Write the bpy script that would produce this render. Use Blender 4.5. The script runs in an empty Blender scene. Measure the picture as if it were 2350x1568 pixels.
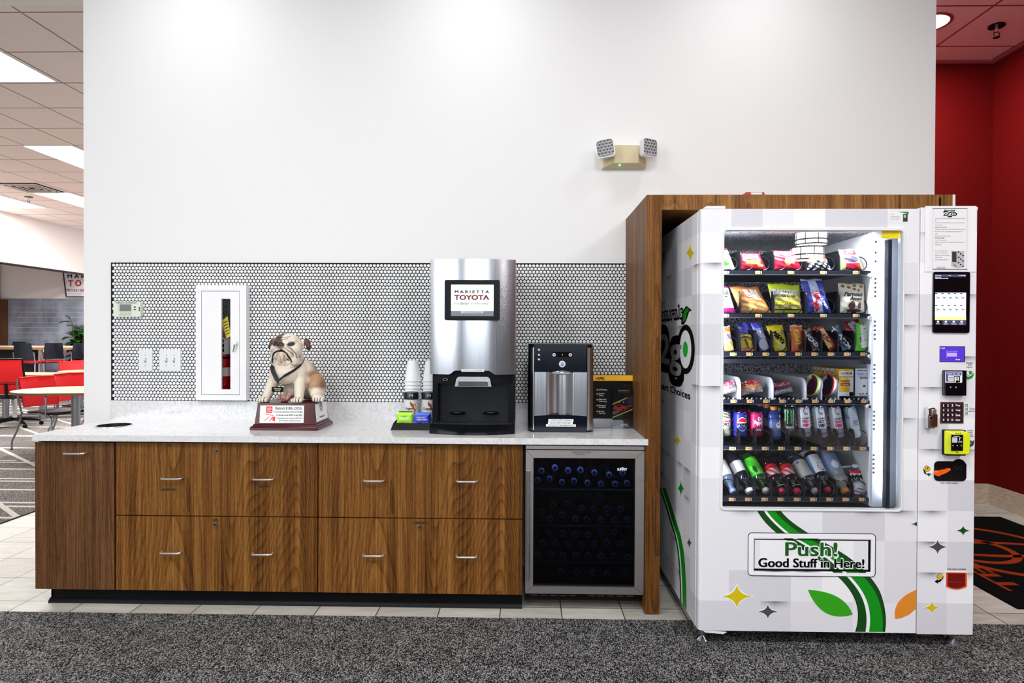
import bpy, bmesh, math, random
from mathutils import Vector, Matrix
random.seed(7)
PI = math.pi
scn = bpy.context.scene
COL = scn.collection

# ------------------------------------------------------------------ camera
F = 1445.0; H = 1.355; YAW, PITCH, ROLL = 0.0202, 0.0090, 0.004
_f = Vector((-math.sin(YAW)*math.cos(PITCH), math.cos(YAW)*math.cos(PITCH), -math.sin(PITCH)))
_r = Vector((math.cos(YAW), math.sin(YAW), 0)); _u = _r.cross(_f)
CR = _r*math.cos(ROLL)+_u*math.sin(ROLL); CU = -_r*math.sin(ROLL)+_u*math.cos(ROLL); CF = _f
CO = Vector((0, 0, H))
cd = bpy.data.cameras.new('camera'); cam = bpy.data.objects.new('camera', cd); COL.objects.link(cam)
cam.matrix_world = Matrix(((CR.x, CU.x, -CF.x, CO.x), (CR.y, CU.y, -CF.y, CO.y), (CR.z, CU.z, -CF.z, CO.z), (0, 0, 0, 1)))
cd.sensor_fit = 'HORIZONTAL'; cd.sensor_width = 36.0; cd.lens = 36.0*F/2350.0; cd.clip_start = 0.05; cd.clip_end = 200
scn.camera = cam
# ------------------------------------------------------------------ view + world
vs = scn.view_settings
vs.view_transform = 'Standard'; vs.look = 'None'; vs.gamma = 1.0; vs.use_curve_mapping = False
vs.exposure = 0.30
scn.cycles.max_bounces = 7; scn.cycles.diffuse_bounces = 4; scn.cycles.glossy_bounces = 3
scn.cycles.transmission_bounces = 4; scn.cycles.transparent_max_bounces = 10
scn.cycles.caustics_reflective = False; scn.cycles.caustics_refractive = False
scn.cycles.sample_clamp_indirect = 6.0
wd = bpy.data.worlds.new('sky'); scn.world = wd; wd.use_nodes = True
wd.node_tree.nodes['Background'].inputs[0].default_value = (0.86, 0.93, 1.0, 1)
wd.node_tree.nodes['Background'].inputs[1].default_value = 1.2

def area(name, loc, rot, sx, sy, power, col=(1, 1, 1)):
    l = bpy.data.lights.new(name, 'AREA'); l.shape = 'RECTANGLE'; l.size = sx; l.size_y = sy
    l.energy = power; l.color = col
    o = bpy.data.objects.new(name, l); COL.objects.link(o); o.location = loc; o.rotation_euler = rot
    return o
# daylight entering through the glazed storefront behind the camera
area('daylight_window', (-6.5, -4.9, 2.15), (math.radians(104), 0, 0), 5.0, 2.0, 130, (0.93, 0.97, 1.0))  # lamp aimed upward and strengthened to brighten the lounge ceiling
area('daylight_window', (-0.1, -4.9, 2.15), (math.radians(86), 0, 0), 4.0, 2.0, 50, (0.93, 0.97, 1.0))
# ceiling fixtures of the near room (their diffusers are built further down)
CEIL = 3.594
NEAR_FIX = [(-2.2, 0.6), (0.3, 0.6), (2.7, 0.3), (-4.4, -0.6), (-1.0, -2.2), (2.4, -2.2)]
for (x, y) in NEAR_FIX:
    area('troffer_light', (x, y, CEIL-0.03), (0, 0, 0), 0.58, 1.18, 40, (0.97, 0.985, 1.0))
WASH = [(-1.95, 3.02), (-0.3, 3.02), (1.35, 3.02)]
for (x, y) in WASH:
    area('downlight', (x, y, CEIL-0.02), (math.radians(20), 0, 0), 0.2, 0.2, 5.0, (0.97, 0.985, 1.0))
FAR_FIX = [(-4.445, 4.91), (-5.67, 7.97), (-7.5, 10.41), (-8.77, 10.41), (-7.55, 7.98), (-5.67, 11.6)]
for (x, y) in FAR_FIX:
    area('troffer_light', (x, y, CEIL-0.03), (0, 0, 0), 0.58, 1.18, 22 if y < 6 else (90 if y < 8.0 and x > -6 else 120), (1.0, 0.985, 0.97))
area('downlight', (2.86, 4.56, CEIL-0.02), (0, 0, 0), 0.16, 0.16, 34, (1.0, 0.95, 0.9))

def unproj(x, y): return CF + CR*((x-1175)/F) - CU*((y-784)/F)
def atY(x, y, Y): d = unproj(x, y); return CO + d*(Y/d.y)
def atZ(x, y, Z): d = unproj(x, y); return CO + d*((Z-H)/d.z)
def atX(x, y, X): d = unproj(x, y); return CO + d*(X/d.x)

# ------------------------------------------------------------------ materials
def lin(c):
    c = c/255.0
    return c/12.92 if c <= 0.04045 else ((c+0.055)/1.055)**2.4
def S(r, g, b): return (lin(r), lin(g), lin(b), 1)
MATS = {}
def mat(name, rgb=(200, 200, 200), rough=0.5, metal=0.0, emit=0.0, coat=0.0, bump=None, spec=0.5, alpha=None):
    if name in MATS: return MATS[name]
    m = bpy.data.materials.new(name); m.use_nodes = True; nt = m.node_tree; b = nt.nodes['Principled BSDF']
    b.inputs['Base Color'].default_value = S(*rgb); b.inputs['Roughness'].default_value = rough
    b.inputs['Metallic'].default_value = metal; b.inputs['Coat Weight'].default_value = coat
    b.inputs['Specular IOR Level'].default_value = spec
    if emit: b.inputs['Emission Color'].default_value = S(*rgb); b.inputs['Emission Strength'].default_value = emit
    # a small procedural variation so no surface is perfectly even
    tc = nt.nodes.new('ShaderNodeTexCoord'); nz = nt.nodes.new('ShaderNodeTexNoise')
    nz.inputs['Scale'].default_value = bump[0] if bump else 9.0
    nt.links.new(tc.outputs['Object'], nz.inputs['Vector'])
    if bump:
        bp = nt.nodes.new('ShaderNodeBump'); bp.inputs['Strength'].default_value = bump[1]; bp.inputs['Distance'].default_value = bump[2] if len(bump) > 2 else 0.002
        nt.links.new(nz.outputs[0], bp.inputs['Height']); nt.links.new(bp.outputs[0], b.inputs['Normal'])
    else:
        mr = nt.nodes.new('ShaderNodeMapRange'); mr.inputs[3].default_value = max(0.0, rough-0.03); mr.inputs[4].default_value = min(1.0, rough+0.03)
        nt.links.new(nz.outputs[0], mr.inputs[0]); nt.links.new(mr.outputs[0], b.inputs['Roughness'])
    MATS[name] = m
    return m
class NT:
    """tiny helper for node graphs"""
    def __init__(s, name, rough=0.5, metal=0.0):
        s.m = bpy.data.materials.new(name); s.m.use_nodes = True; s.t = s.m.node_tree; s.b = s.t.nodes['Principled BSDF']
        s.b.inputs['Roughness'].default_value = rough; s.b.inputs['Metallic'].default_value = metal
        s.tc = s.t.nodes.new('ShaderNodeTexCoord'); MATS[name] = s.m
    def n(s, typ, **kw):
        nd = s.t.nodes.new(typ)
        for k, v in kw.items():
            if k.startswith('i_'): nd.inputs[int(k[2:])].default_value = v
            else: setattr(nd, k, v)
        return nd
    def l(s, a, b): s.t.links.new(a, b)
    def val(s, nd, i, v):
        if hasattr(v, 'links') or hasattr(v, 'is_output'): s.l(v, nd.inputs[i])
        else: nd.inputs[i].default_value = v
    def M(s, op, a, b=0.0, c=0.0):
        nd = s.t.nodes.new('ShaderNodeMath'); nd.operation = op
        s.val(nd, 0, a); s.val(nd, 1, b); s.val(nd, 2, c); return nd.outputs[0]
    def map(s, sc=(1, 1, 1), loc=(0, 0, 0), src=None):
        nd = s.n('ShaderNodeMapping'); nd.inputs['Scale'].default_value = sc; nd.inputs['Location'].default_value = loc
        s.l(src or s.tc.outputs['Object'], nd.inputs[0]); return nd.outputs[0]
    def noise(s, vec, scale=1.0, detail=2.0, rough=0.5, dist=0.0):
        nd = s.n('ShaderNodeTexNoise'); nd.inputs['Scale'].default_value = scale; nd.inputs['Detail'].default_value = detail
        nd.inputs['Roughness'].default_value = rough; nd.inputs['Distortion'].default_value = dist
        s.l(vec, nd.inputs['Vector']); return nd.outputs[0]
    def ramp(s, fac, stops, interp='LINEAR'):
        nd = s.n('ShaderNodeValToRGB'); cr = nd.color_ramp; cr.interpolation = interp
        while len(cr.elements) > len(stops): cr.elements.remove(cr.elements[-1])
        while len(cr.elements) < len(stops): cr.elements.new(1.0)
        for e, (p, c) in zip(cr.elements, stops): e.position = p; e.color = c if len(c) == 4 else S(*c)
        s.l(fac, nd.inputs[0]); return nd.outputs[0]
    def mix(s, fac, a, b):
        nd = s.n('ShaderNodeMix', data_type='RGBA'); s.val(nd, 0, fac); s.val(nd, 6, a); s.val(nd, 7, b); return nd.outputs[2]
    def sep(s, src=None):
        nd = s.n('ShaderNodeSeparateXYZ'); s.l(src or s.tc.outputs['Object'], nd.inputs[0]); return nd.outputs
    def comb(s, x, y, z):
        nd = s.n('ShaderNodeCombineXYZ'); s.val(nd, 0, x); s.val(nd, 1, y); s.val(nd, 2, z); return nd.outputs[0]
    def bump(s, h, strength=0.3, dist=0.003):
        nd = s.n('ShaderNodeBump'); nd.inputs['Strength'].default_value = strength; nd.inputs['Distance'].default_value = dist
        s.l(h, nd.inputs['Height']); s.l(nd.outputs[0], s.b.inputs['Normal'])
    def col(s, c): s.l(c, s.b.inputs['Base Color'])

def walnut(name, dark, mid, light, off=(0, 0, 0), flat=False):
    w = NT(name, 0.45)
    big = w.noise(w.map((2.4, 2.4, 0.28), off), 1.0, 1.5, 0.45, 0.1)
    rings = w.M('FRACT', w.M('MULTIPLY', big, 84.0))
    line = w.M('POWER', rings, 3.5)                      # thin dark late-wood lines, cathedral shaped
    streak = w.noise(w.map((120, 120, 1.6), off), 1.0, 4.0, 0.7)
    soft = w.noise(w.map((22, 22, 0.5), off), 1.0, 2.0, 0.5)
    pore = w.noise(w.map((420, 420, 26), off), 1.0, 2.0, 0.6)
    a = w.M('ADD', w.M('MULTIPLY', streak, 0.46), w.M('MULTIPLY', soft, 0.34))
    a = w.M('ADD', a, w.M('MULTIPLY', pore, 0.24))
    a = w.M('SUBTRACT', a, w.M('MULTIPLY', line, 0.085))
    c = w.ramp(a, [(0.36, dark), (0.50, mid), (0.64, light)])
    w.col(c); w.bump(pore, 0.12, 0.001); w.b.inputs['Specular IOR Level'].default_value = 0.12
    return w.m
WOOD = walnut('walnut_laminate', (52, 28, 10), (108, 68, 28), (152, 106, 52))
WOOD2 = walnut('walnut_laminate_surround', (60, 34, 14), (108, 68, 30), (146, 102, 54), (3.1, 1.7, 0))
WOOD3 = walnut('walnut_laminate_left_door', (50, 30, 18), (90, 58, 34), (126, 88, 54), (7.3, 0.4, 2))

def quartz():
    w = NT('white_quartz', 0.16); w.b.inputs['Coat Weight'].default_value = 0.3
    n1 = w.noise(w.map((1, 1, 1)), 8.0, 6.0, 0.62, 1.1)
    v = w.M('ABSOLUTE', w.M('SUBTRACT', n1, 0.5))
    vein = w.M('SUBTRACT', 1.0, w.M('MINIMUM', w.M('MULTIPLY', v, 60.0), 1.0))
    mask = w.M('GREATER_THAN', w.noise(w.map(), 9.0, 2.0), 0.52)
    fac = w.M('MULTIPLY', w.M('MULTIPLY', vein, mask), 0.36)
    sp = w.noise(w.map(), 60.0, 3.0)
    base = w.ramp(sp, [(0.3, (214, 214, 215)), (0.6, (229, 229, 230))])
    w.col(w.mix(fac, base, S(150, 148, 148))); return w.m
QUARTZ = quartz()

def ceiling_mat(name, base, line, x0, y0, st):
    w = NT(name, 0.9); x, y, z = w.sep()
    def ln(v, o):
        q = w.M('FRACT', w.M('DIVIDE', w.M('SUBTRACT', v, o-60*st), st))
        return w.M('LESS_THAN', q, 0.028)
    g = w.M('MAXIMUM', ln(x, x0), ln(y, y0))
    n = w.noise(w.map(), 120.0, 2.0)
    b = w.ramp(n, [(0.3, tuple(max(0, c-9) for c in base)), (0.7, base)])
    w.col(w.mix(g, b, S(*line))); w.bump(n, 0.1, 0.002); return w.m
CEILM = ceiling_mat('acoustic_ceiling_tile', (252, 244, 240), (160, 146, 138), -3.523, 4.325, 0.6085)
CEILR = ceiling_mat('bounce_tinted_ceiling_tile', (255, 186, 190), (160, 50, 56), 3.145, 4.32, 0.6)  # pink base paints in the red light bounced off the alcove walls

def floor_tile():
    w = NT('ceramic_floor_tile', 0.5); w.b.inputs['Specular IOR Level'].default_value = 0.2; x, y, z = w.sep()
    fx = w.M('DIVIDE', w.M('SUBTRACT', x, 0.183-60*0.3002), 0.3002); fy = w.M('DIVIDE', w.M('SUBTRACT', y, 3.129-60*0.2962), 0.2962)
    g = w.M('MAXIMUM', w.M('LESS_THAN', w.M('FRACT', fx), 0.017), w.M('LESS_THAN', w.M('FRACT', fy), 0.017))
    cid = w.comb(w.M('FLOOR', fx), w.M('FLOOR', fy), 0.0)
    wn = w.n('ShaderNodeTexWhiteNoise'); w.l(cid, wn.inputs[0])
    n = w.noise(w.map((3, 12, 3)), 2.0, 5.0, 0.65)
    a = w.M('ADD', w.M('MULTIPLY', n, 0.8), w.M('MULTIPLY', wn.outputs[0], 0.2))
    c = w.ramp(a, [(0.3, (166, 162, 153)), (0.7, (202, 198, 190))])
    w.col(w.mix(g, c, S(58, 54, 50))); return w.m
FTILE = floor_tile()

def carpet(name, lo, hi, planks):
    w = NT(name, 0.95); w.b.inputs['Specular IOR Level'].default_value = 0.1
    a = w.noise(w.map((1, 0.5, 1)), 260.0 if not planks else 150.0, 2.0, 0.75)
    b = w.noise(w.map((1.0, 0.7, 1)), 14.0, 3.0, 0.6)
    f = w.M('ADD', w.M('MULTIPLY', a, 0.90), w.M('MULTIPLY', b, 0.10))
    c = w.ramp(f, [(0.465, lo), (0.515, tuple((p+q)//2-30 for p, q in zip(lo, hi))), (0.575, hi)])
    if planks:
        x, y, z = w.sep()
        q = w.M('FRACT', w.M('DIVIDE', y, 0.41)); l1 = w.M('LESS_THAN', q, 0.10)
        q3 = w.M('FRACT', w.M('DIVIDE', w.M('ADD', y, 0.17), 0.83)); l3 = w.M('LESS_THAN', q3, 0.05)
        sk = w.M('ADD', w.M('MULTIPLY', x, 0.8), w.M('MULTIPLY', y, 1.0)); q2 = w.M('FRACT', w.M('DIVIDE', sk, 0.77)); l2 = w.M('LESS_THAN', q2, 0.07)
        fl = w.M('FLOOR', w.M('DIVIDE', x, 0.9)); fl2 = w.M('FLOOR', w.M('DIVIDE', y, 0.41))
        wn = w.n('ShaderNodeTexWhiteNoise'); w.l(w.comb(fl, fl2, 0.0), wn.inputs[0])
        on = w.M('GREATER_THAN', wn.outputs[0], 0.38); on2 = w.M('LESS_THAN', wn.outputs[0], 0.62)
        k = w.M('MAXIMUM', w.M('MULTIPLY', l1, on), w.M('MAXIMUM', w.M('MULTIPLY', l2, on2), l3))
        k = w.M('MULTIPLY', k, w.M('ADD', 0.35, a))
        dk = w.M('MULTIPLY', w.M('LESS_THAN', wn.outputs[0], 0.22), 0.5)
        c = w.mix(dk, c, S(84, 80, 80)); c = w.mix(k, c, S(204, 198, 188))
    w.col(c); w.bump(a, 0.9, 0.006); return w.m
CARP = carpet('charcoal_loop_carpet', (12, 12, 13), (168, 167, 166), False)
CARP2 = carpet('striped_plank_carpet', (66, 62, 62), (158, 152, 148), True)

def brushed(name, col, rough, vert=True):
    w = NT(name, rough, 1.0)
    n = w.noise(w.map((400, 400, 3) if vert else (3, 400, 400)), 1.0, 2.0)
    w.col(w.ramp(n, [(0.2, tuple(int(c*0.95) for c in col)), (0.8, col)]))
    w.l(w.ramp(n, [(0.2, (rough-0.02,)*3+(1,)), (0.8, (rough+0.04,)*3+(1,))]), w.b.inputs['Roughness'])
    return w.m
STEEL = brushed('brushed_steel', (206, 209, 216), 0.22)
STEELD = brushed('fridge_brushed_steel', (196, 190, 186), 0.38, False)
def speckle():
    w = NT('embossed_aluminium', 0.4, 0.15); n = w.noise(w.map(), 130.0, 3.0, 0.7)
    w.col(w.ramp(n, [(0.44, (70, 72, 88)), (0.50, (190, 192, 202)), (0.55, (250, 251, 254))])); w.bump(n, 0.8, 0.004); return w.m
SPECK = speckle()
def slate():
    w = NT('grey_stone_wall_tile', 0.3); x, y, z = w.sep()
    g = w.M('LESS_THAN', w.M('FRACT', w.M('DIVIDE', z, 0.115)), 0.07)
    gx = w.M('LESS_THAN', w.M('FRACT', w.M('DIVIDE', x, 0.6)), 0.012)
    n = w.noise(w.map((1.2, 1, 0.8)), 2.2, 5.0, 0.6)
    c = w.ramp(n, [(0.3, (110, 108, 122)), (0.55, (150, 156, 172)), (0.75, (186, 194, 208))])
    w.col(w.mix(w.M('MAXIMUM', g, w.M('MULTIPLY', gx, 0.5)), c, S(176, 186, 198))); return w.m
SLATE = slate()
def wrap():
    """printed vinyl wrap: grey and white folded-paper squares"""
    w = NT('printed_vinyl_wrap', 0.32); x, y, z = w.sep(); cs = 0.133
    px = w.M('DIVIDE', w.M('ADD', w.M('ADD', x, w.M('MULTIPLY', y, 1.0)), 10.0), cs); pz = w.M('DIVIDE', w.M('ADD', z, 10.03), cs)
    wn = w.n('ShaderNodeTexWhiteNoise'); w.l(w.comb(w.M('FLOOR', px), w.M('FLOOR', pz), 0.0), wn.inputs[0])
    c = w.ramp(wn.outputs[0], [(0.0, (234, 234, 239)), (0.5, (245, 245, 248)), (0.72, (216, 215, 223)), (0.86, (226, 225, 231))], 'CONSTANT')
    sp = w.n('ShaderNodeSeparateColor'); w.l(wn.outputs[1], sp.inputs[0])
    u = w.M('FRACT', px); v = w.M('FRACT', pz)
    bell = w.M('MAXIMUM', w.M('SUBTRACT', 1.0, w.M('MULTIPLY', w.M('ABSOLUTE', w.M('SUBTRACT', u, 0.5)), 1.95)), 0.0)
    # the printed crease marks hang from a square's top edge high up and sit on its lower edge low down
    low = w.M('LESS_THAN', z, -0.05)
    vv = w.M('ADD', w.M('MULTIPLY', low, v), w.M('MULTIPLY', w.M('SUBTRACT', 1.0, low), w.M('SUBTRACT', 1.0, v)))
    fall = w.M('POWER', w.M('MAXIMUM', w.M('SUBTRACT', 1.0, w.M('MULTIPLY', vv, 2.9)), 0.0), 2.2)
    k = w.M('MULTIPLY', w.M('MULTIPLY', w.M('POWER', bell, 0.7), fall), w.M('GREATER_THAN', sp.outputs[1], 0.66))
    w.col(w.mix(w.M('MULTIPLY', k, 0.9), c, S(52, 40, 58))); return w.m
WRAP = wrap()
def pane(name, tint, refl=1.0, rough=0.0):
    """thin clear sheet: see-through plus a mirror reflection that grows at grazing angles"""
    m = bpy.data.materials.new(name); m.use_nodes = True; t = m.node_tree; t.nodes.clear()
    o = t.nodes.new('ShaderNodeOutputMaterial'); mx = t.nodes.new('ShaderNodeMixShader'); tr = t.nodes.new('ShaderNodeBsdfTransparent')
    gl = t.nodes.new('ShaderNodeBsdfGlossy'); fr = t.nodes.new('ShaderNodeFresnel'); mu = t.nodes.new('ShaderNodeMath'); mu.operation = 'MULTIPLY'
    fr.inputs[0].default_value = 1.5; mu.inputs[1].default_value = refl; gl.inputs['Roughness'].default_value = rough
    tr.inputs[0].default_value = tint
    t.links.new(fr.outputs[0], mu.inputs[0]); t.links.new(mu.outputs[0], mx.inputs[0]); t.links.new(tr.outputs[0], mx.inputs[1]); t.links.new(gl.outputs[0], mx.inputs[2]); t.links.new(mx.outputs[0], o.inputs[0])
    MATS[name] = m; return m
GLASS = pane('window_glass', (0.94, 0.96, 0.98, 1), 1.0)
GLASSD = pane('dark_tinted_glass', (0.26, 0.28, 0.36, 1), 0.45)
CPANE = pane('cabinet_glass', (0.95, 0.95, 0.95, 1), 0.10)
CLEAR = pane('clear_acrylic', (0.93, 0.95, 0.97, 1), 1.2, 0.03)

WHITEW = mat('white_wall_paint', (240, 240, 240), 0.6, bump=(220, 0.06, 0.001))
WHITE = mat('white_enamel', (238, 238, 240), 0.3)
WPLAS = mat('white_plastic', (232, 233, 234), 0.35)
BLACK = mat('black_plastic', (11, 12, 15), 0.32, spec=.16)
BLACKG = mat('gloss_black_plastic', (5, 7, 13), 0.14, spec=.3)
BLACKM = mat('matt_black', (5, 5, 6), 0.7, spec=.08)
INK = mat('black_ink', (6, 6, 6), 0.6, spec=.1)
DKSEAM = mat('dark_seam', (16, 16, 18), 0.8)
CHROME = mat('chrome', (225, 226, 228), 0.12, 1.0)
GREYM = mat('grey_metal_paint', (128, 130, 136), 0.35, 0.6)
RED = mat('red_mesh_fabric', (226, 8, 16), 0.65, bump=(300, 0.2))
REDP = mat('red_wall_paint', (98, 0, 1), 0.75, spec=0.15)
MAROON = mat('maroon_panel', (92, 16, 40), 0.5)
LWOOD = None
def lightwood():
    w = NT('maple_table_top', 0.35); n = w.noise(w.map((1.5, 14, 5)), 2.0, 3.0)
    w.col(w.ramp(n, [(0.3, (172, 120, 88)), (0.7, (206, 158, 124))])); return w.m
LWOOD = lightwood()

# ------------------------------------------------------------------ text cache
_TC = {}
def text_mesh(s, bold=0.0, shear=0.0):
    k = (s, bold, shear)
    if k in _TC: return _TC[k]
    c = bpy.data.curves.new('lettering', 'FONT'); c.body = s; c.size = 1.0; c.resolution_u = 3; c.offset = bold; c.shear = shear
    c.fill_mode = 'FRONT'
    o = bpy.data.objects.new('lettering', c); COL.objects.link(o)
    me = bpy.data.meshes.new_from_object(o)
    v = [(p.co.x, p.co.y) for p in me.vertices]; f = [tuple(p.vertices) for p in me.polygons]
    bpy.data.objects.remove(o); bpy.data.curves.remove(c); bpy.data.meshes.remove(me)
    if not v: v = [(0, 0), (1, 1)]
    xs = [p[0] for p in v]; ys = [p[1] for p in v]
    _TC[k] = (v, f, min(xs), max(xs), min(ys), max(ys))
    return _TC[k]

# ------------------------------------------------------------------ mesh builder
def rr(x0, x1, z0, z1, r, n=5):
    r = min(r, (x1-x0)/2-1e-5, (z1-z0)/2-1e-5); p = []
    for cx, cz, a0 in ((x1-r, z1-r, 0), (x0+r, z1-r, 90), (x0+r, z0+r, 180), (x1-r, z0+r, 270)):
        for i in range(n+1):
            a = math.radians(a0+90*i/n); p.append((cx+r*math.cos(a), cz+r*math.sin(a)))
    return p
class MB:
    def __init__(s): s.v = []; s.f = []; s.mi = []; s.mats = []
    def m(s, mt):
        if mt not in s.mats: s.mats.append(mt)
        return s.mats.index(mt)
    def add(s, vs, fs, mt):
        b = len(s.v); s.v += [tuple(p) for p in vs]; i = s.m(mt)
        for f in fs: s.f.append(tuple(b+j for j in f)); s.mi.append(i)
        return s
    def box(s, x0, x1, y0, y1, z0, z1, mt):
        v = [(x, y, z) for x in (x0, x1) for y in (y0, y1) for z in (z0, z1)]
        return s.add(v, [(0, 1, 3, 2), (4, 6, 7, 5), (0, 4, 5, 1), (2, 3, 7, 6), (0, 2, 6, 4), (1, 5, 7, 3)], mt)
    def obox(s, c, ax, ay, az, mt):
        c = Vector(c); v = [c+ax*i+ay*j+az*k for i in (-1, 1) for j in (-1, 1) for k in (-1, 1)]
        return s.add(v, [(0, 1, 3, 2), (4, 6, 7, 5), (0, 4, 5, 1), (2, 3, 7, 6), (0, 2, 6, 4), (1, 5, 7, 3)], mt)
    def prism(s, pts, y0, y1, mt, ax='xz', side=None):
        """2-D outline extruded: ax 'xz' along y, 'xy' along z, 'yz' along x"""
        def w(p, d): return (p[0], d, p[1]) if ax == 'xz' else ((p[0], p[1], d) if ax == 'xy' else (d, p[0], p[1]))
        n = len(pts); v = [w(p, y0) for p in pts]+[w(p, y1) for p in pts]
        s.add(v, [tuple(range(n)), tuple(range(2*n-1, n-1, -1))], mt)
        s.add(v, [(i, (i+1) % n, n+(i+1) % n, n+i) for i in range(n)], side or mt)
        return s
    def ring(s, po, pi, y0, y1, mt, ax='xz'):
        def w(p, d): return (p[0], d, p[1]) if ax == 'xz' else ((p[0], p[1], d) if ax == 'xy' else (d, p[0], p[1]))
        n = len(po); v = [w(p, y0) for p in po]+[w(p, y0) for p in pi]+[w(p, y1) for p in po]+[w(p, y1) for p in pi]
        f = []
        for i in range(n):
            j = (i+1) % n
            f += [(i, j, n+j, n+i), (2*n+i, 3*n+i, 3*n+j, 2*n+j), (i, 2*n+i, 2*n+j, j), (n+i, n+j, 3*n+j, 3*n+i)]
        return s.add(v, f, mt)
    def frame(s, X0, X1, Z0, Z1, x0, x1, z0, z1, y0, y1, mt, r=0.0, ri=0.0):
        return s.ring(rr(X0, X1, Z0, Z1, max(r, 1e-4)), rr(x0, x1, z0, z1, max(ri, 1e-4)), y0, y1, mt)
    def cyl(s, p0, p1, r0, r1=None, n=16, mt=None, caps=True):
        r1 = r0 if r1 is None else r1; p0 = Vector(p0); p1 = Vector(p1); d = (p1-p0).normalized()
        a = d.orthogonal().normalized(); b = d.cross(a)
        v = [p0+(a*math.cos(2*PI*i/n)+b*math.sin(2*PI*i/n))*r0 for i in range(n)]+[p1+(a*math.cos(2*PI*i/n)+b*math.sin(2*PI*i/n))*r1 for i in range(n)]
        f = [(i, (i+1) % n, n+(i+1) % n, n+i) for i in range(n)]
        if caps: f += [tuple(range(n-1, -1, -1)), tuple(range(n, 2*n))]
        return s.add(v, f, mt)
    def tube(s, pts, r, n=8, mt=None, closed=False):
        P = [Vector(p) for p in pts]; N = len(P); v = []; up = None
        for i, p in enumerate(P):
            d = (P[(i+1) % N]-P[i-1]) if closed else (P[min(i+1, N-1)]-P[max(i-1, 0)])
            d.normalize()
            a = d.orthogonal().normalized() if up is None else (up-d*up.dot(d)).normalized()
            up = a; b = d.cross(a); rad = r[i] if isinstance(r, (list, tuple)) else r
            v += [p+(a*math.cos(2*PI*k/n)+b*math.sin(2*PI*k/n))*rad for k in range(n)]
        f = []
        for i in range(N if closed else N-1):
            j = (i+1) % N
            f += [(i*n+k, i*n+(k+1) % n, j*n+(k+1) % n, j*n+k) for k in range(n)]
        if not closed: f += [tuple(range(n-1, -1, -1)), tuple((N-1)*n+k for k in range(n))]
        return s.add(v, f, mt)
    def surf(s, fn, nu, nv, paint, wrapu=False):
        b = len(s.v)
        for j in range(nv+1):
            for i in range(nu if wrapu else nu+1): s.v.append(tuple(fn(i/nu, j/nv)))
        w = nu if wrapu else nu+1
        for j in range(nv):
            for i in range(nu):
                i2 = (i+1) % w
                s.f.append((b+j*w+i, b+j*w+i2, b+(j+1)*w+i2, b+(j+1)*w+i))
                mt = paint((i+.5)/nu, (j+.5)/nv) if callable(paint) and not isinstance(paint, bpy.types.Material) else paint
                s.mi.append(s.m(mt))
        return s
    def lathe(s, prof, n, paint, M=None):
        """profile [(r,z)] around z; paint material or fn(theta01, z01)"""
        M = M or Matrix.Identity(4); L = len(prof)
        def fn(u, v):
            r, z = prof[min(L-1, int(round(v*(L-1))))]; a = 2*PI*u
            return M @ Vector((r*math.sin(a), -r*math.cos(a), z))
        return s.surf(fn, n, L-1, paint, True)
    def ell(s, c, r, mt, n=16, m=10, M=None):
        c = Vector(c)
        def fn(u, v):
            a = 2*PI*u; t = PI*v
            q = Vector((r[0]*math.sin(t)*math.cos(a), r[1]*math.sin(t)*math.sin(a), -r[2]*math.cos(t)))
            return c+(M @ q if M else q)
        return s.surf(fn, n, m, mt, True)
    def text(s, body, x0, z0, x1, z1, y, mt, bold=0.0, shear=0.0, fn=None, flip=False):
        """lettering stretched into the rectangle x0..x1, z0..z1 on plane y (or through fn(x,z))"""
        v, f, a, b, c, d = text_mesh(body, 0.0, shear)
        sx = (x1-x0)/(b-a); sz = (z1-z0)/max(d-c, 1e-6)
        g = min(sx, sz*1.2); r = bold*.75     # heavier strokes: the same lettering laid down a few times, slightly apart
        offs = [(0, 0)] if r < .006 else ([(-r*.7, 0), (r*.7, 0)] if r < .02 else ([(-r, -r*.4), (r, -r*.4), (-r, r*.4), (r, r*.4), (0, 0)] if r < .05 else [(r*math.cos(k*PI/5), r*math.sin(k*PI/5)) for k in range(10)]+[(0, 0)]))
        for k, (ox, oz) in enumerate(offs):
            pts = [(x0+(p[0]-a)*sx+ox*g, z0+(p[1]-c)*sz+oz*g) for p in v]
            q = [fn(p[0], p[1]) if fn else (p[0], y, p[1]) for p in pts]
            s.add([(p[0]-.45*3e-5*k, p[1]-.8*3e-5*k, p[2]+.3*3e-5*k) for p in q], f, mt)
        return s
    # pixel-rectangle variants on a plane of constant y
    def prect(s, x0, y0, x1, y1, Y, mt, t=0.0008, r=0.0):
        a = atY(x0, y1, Y); b = atY(x1, y0, Y)
        if r: return s.prism(rr(a.x, b.x, a.z, b.z, r), Y-t, Y, mt)
        return s.box(a.x, b.x, Y-t, Y, a.z, b.z, mt)
    def ppoly(s, pts, Y, mt, t=0.0006):
        return s.prism([(p.x, p.z) for p in (atY(x, y, Y) for x, y in pts)], Y-t, Y, mt)
    def ptext(s, body, x0, y0, x1, y1, Y, mt, bold=0.0, shear=0.0):
        a = atY(x0, y1, Y); b = atY(x1, y0, Y)
        return s.text(body, a.x, a.z, b.x, b.z, Y, mt, bold, shear)
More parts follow.
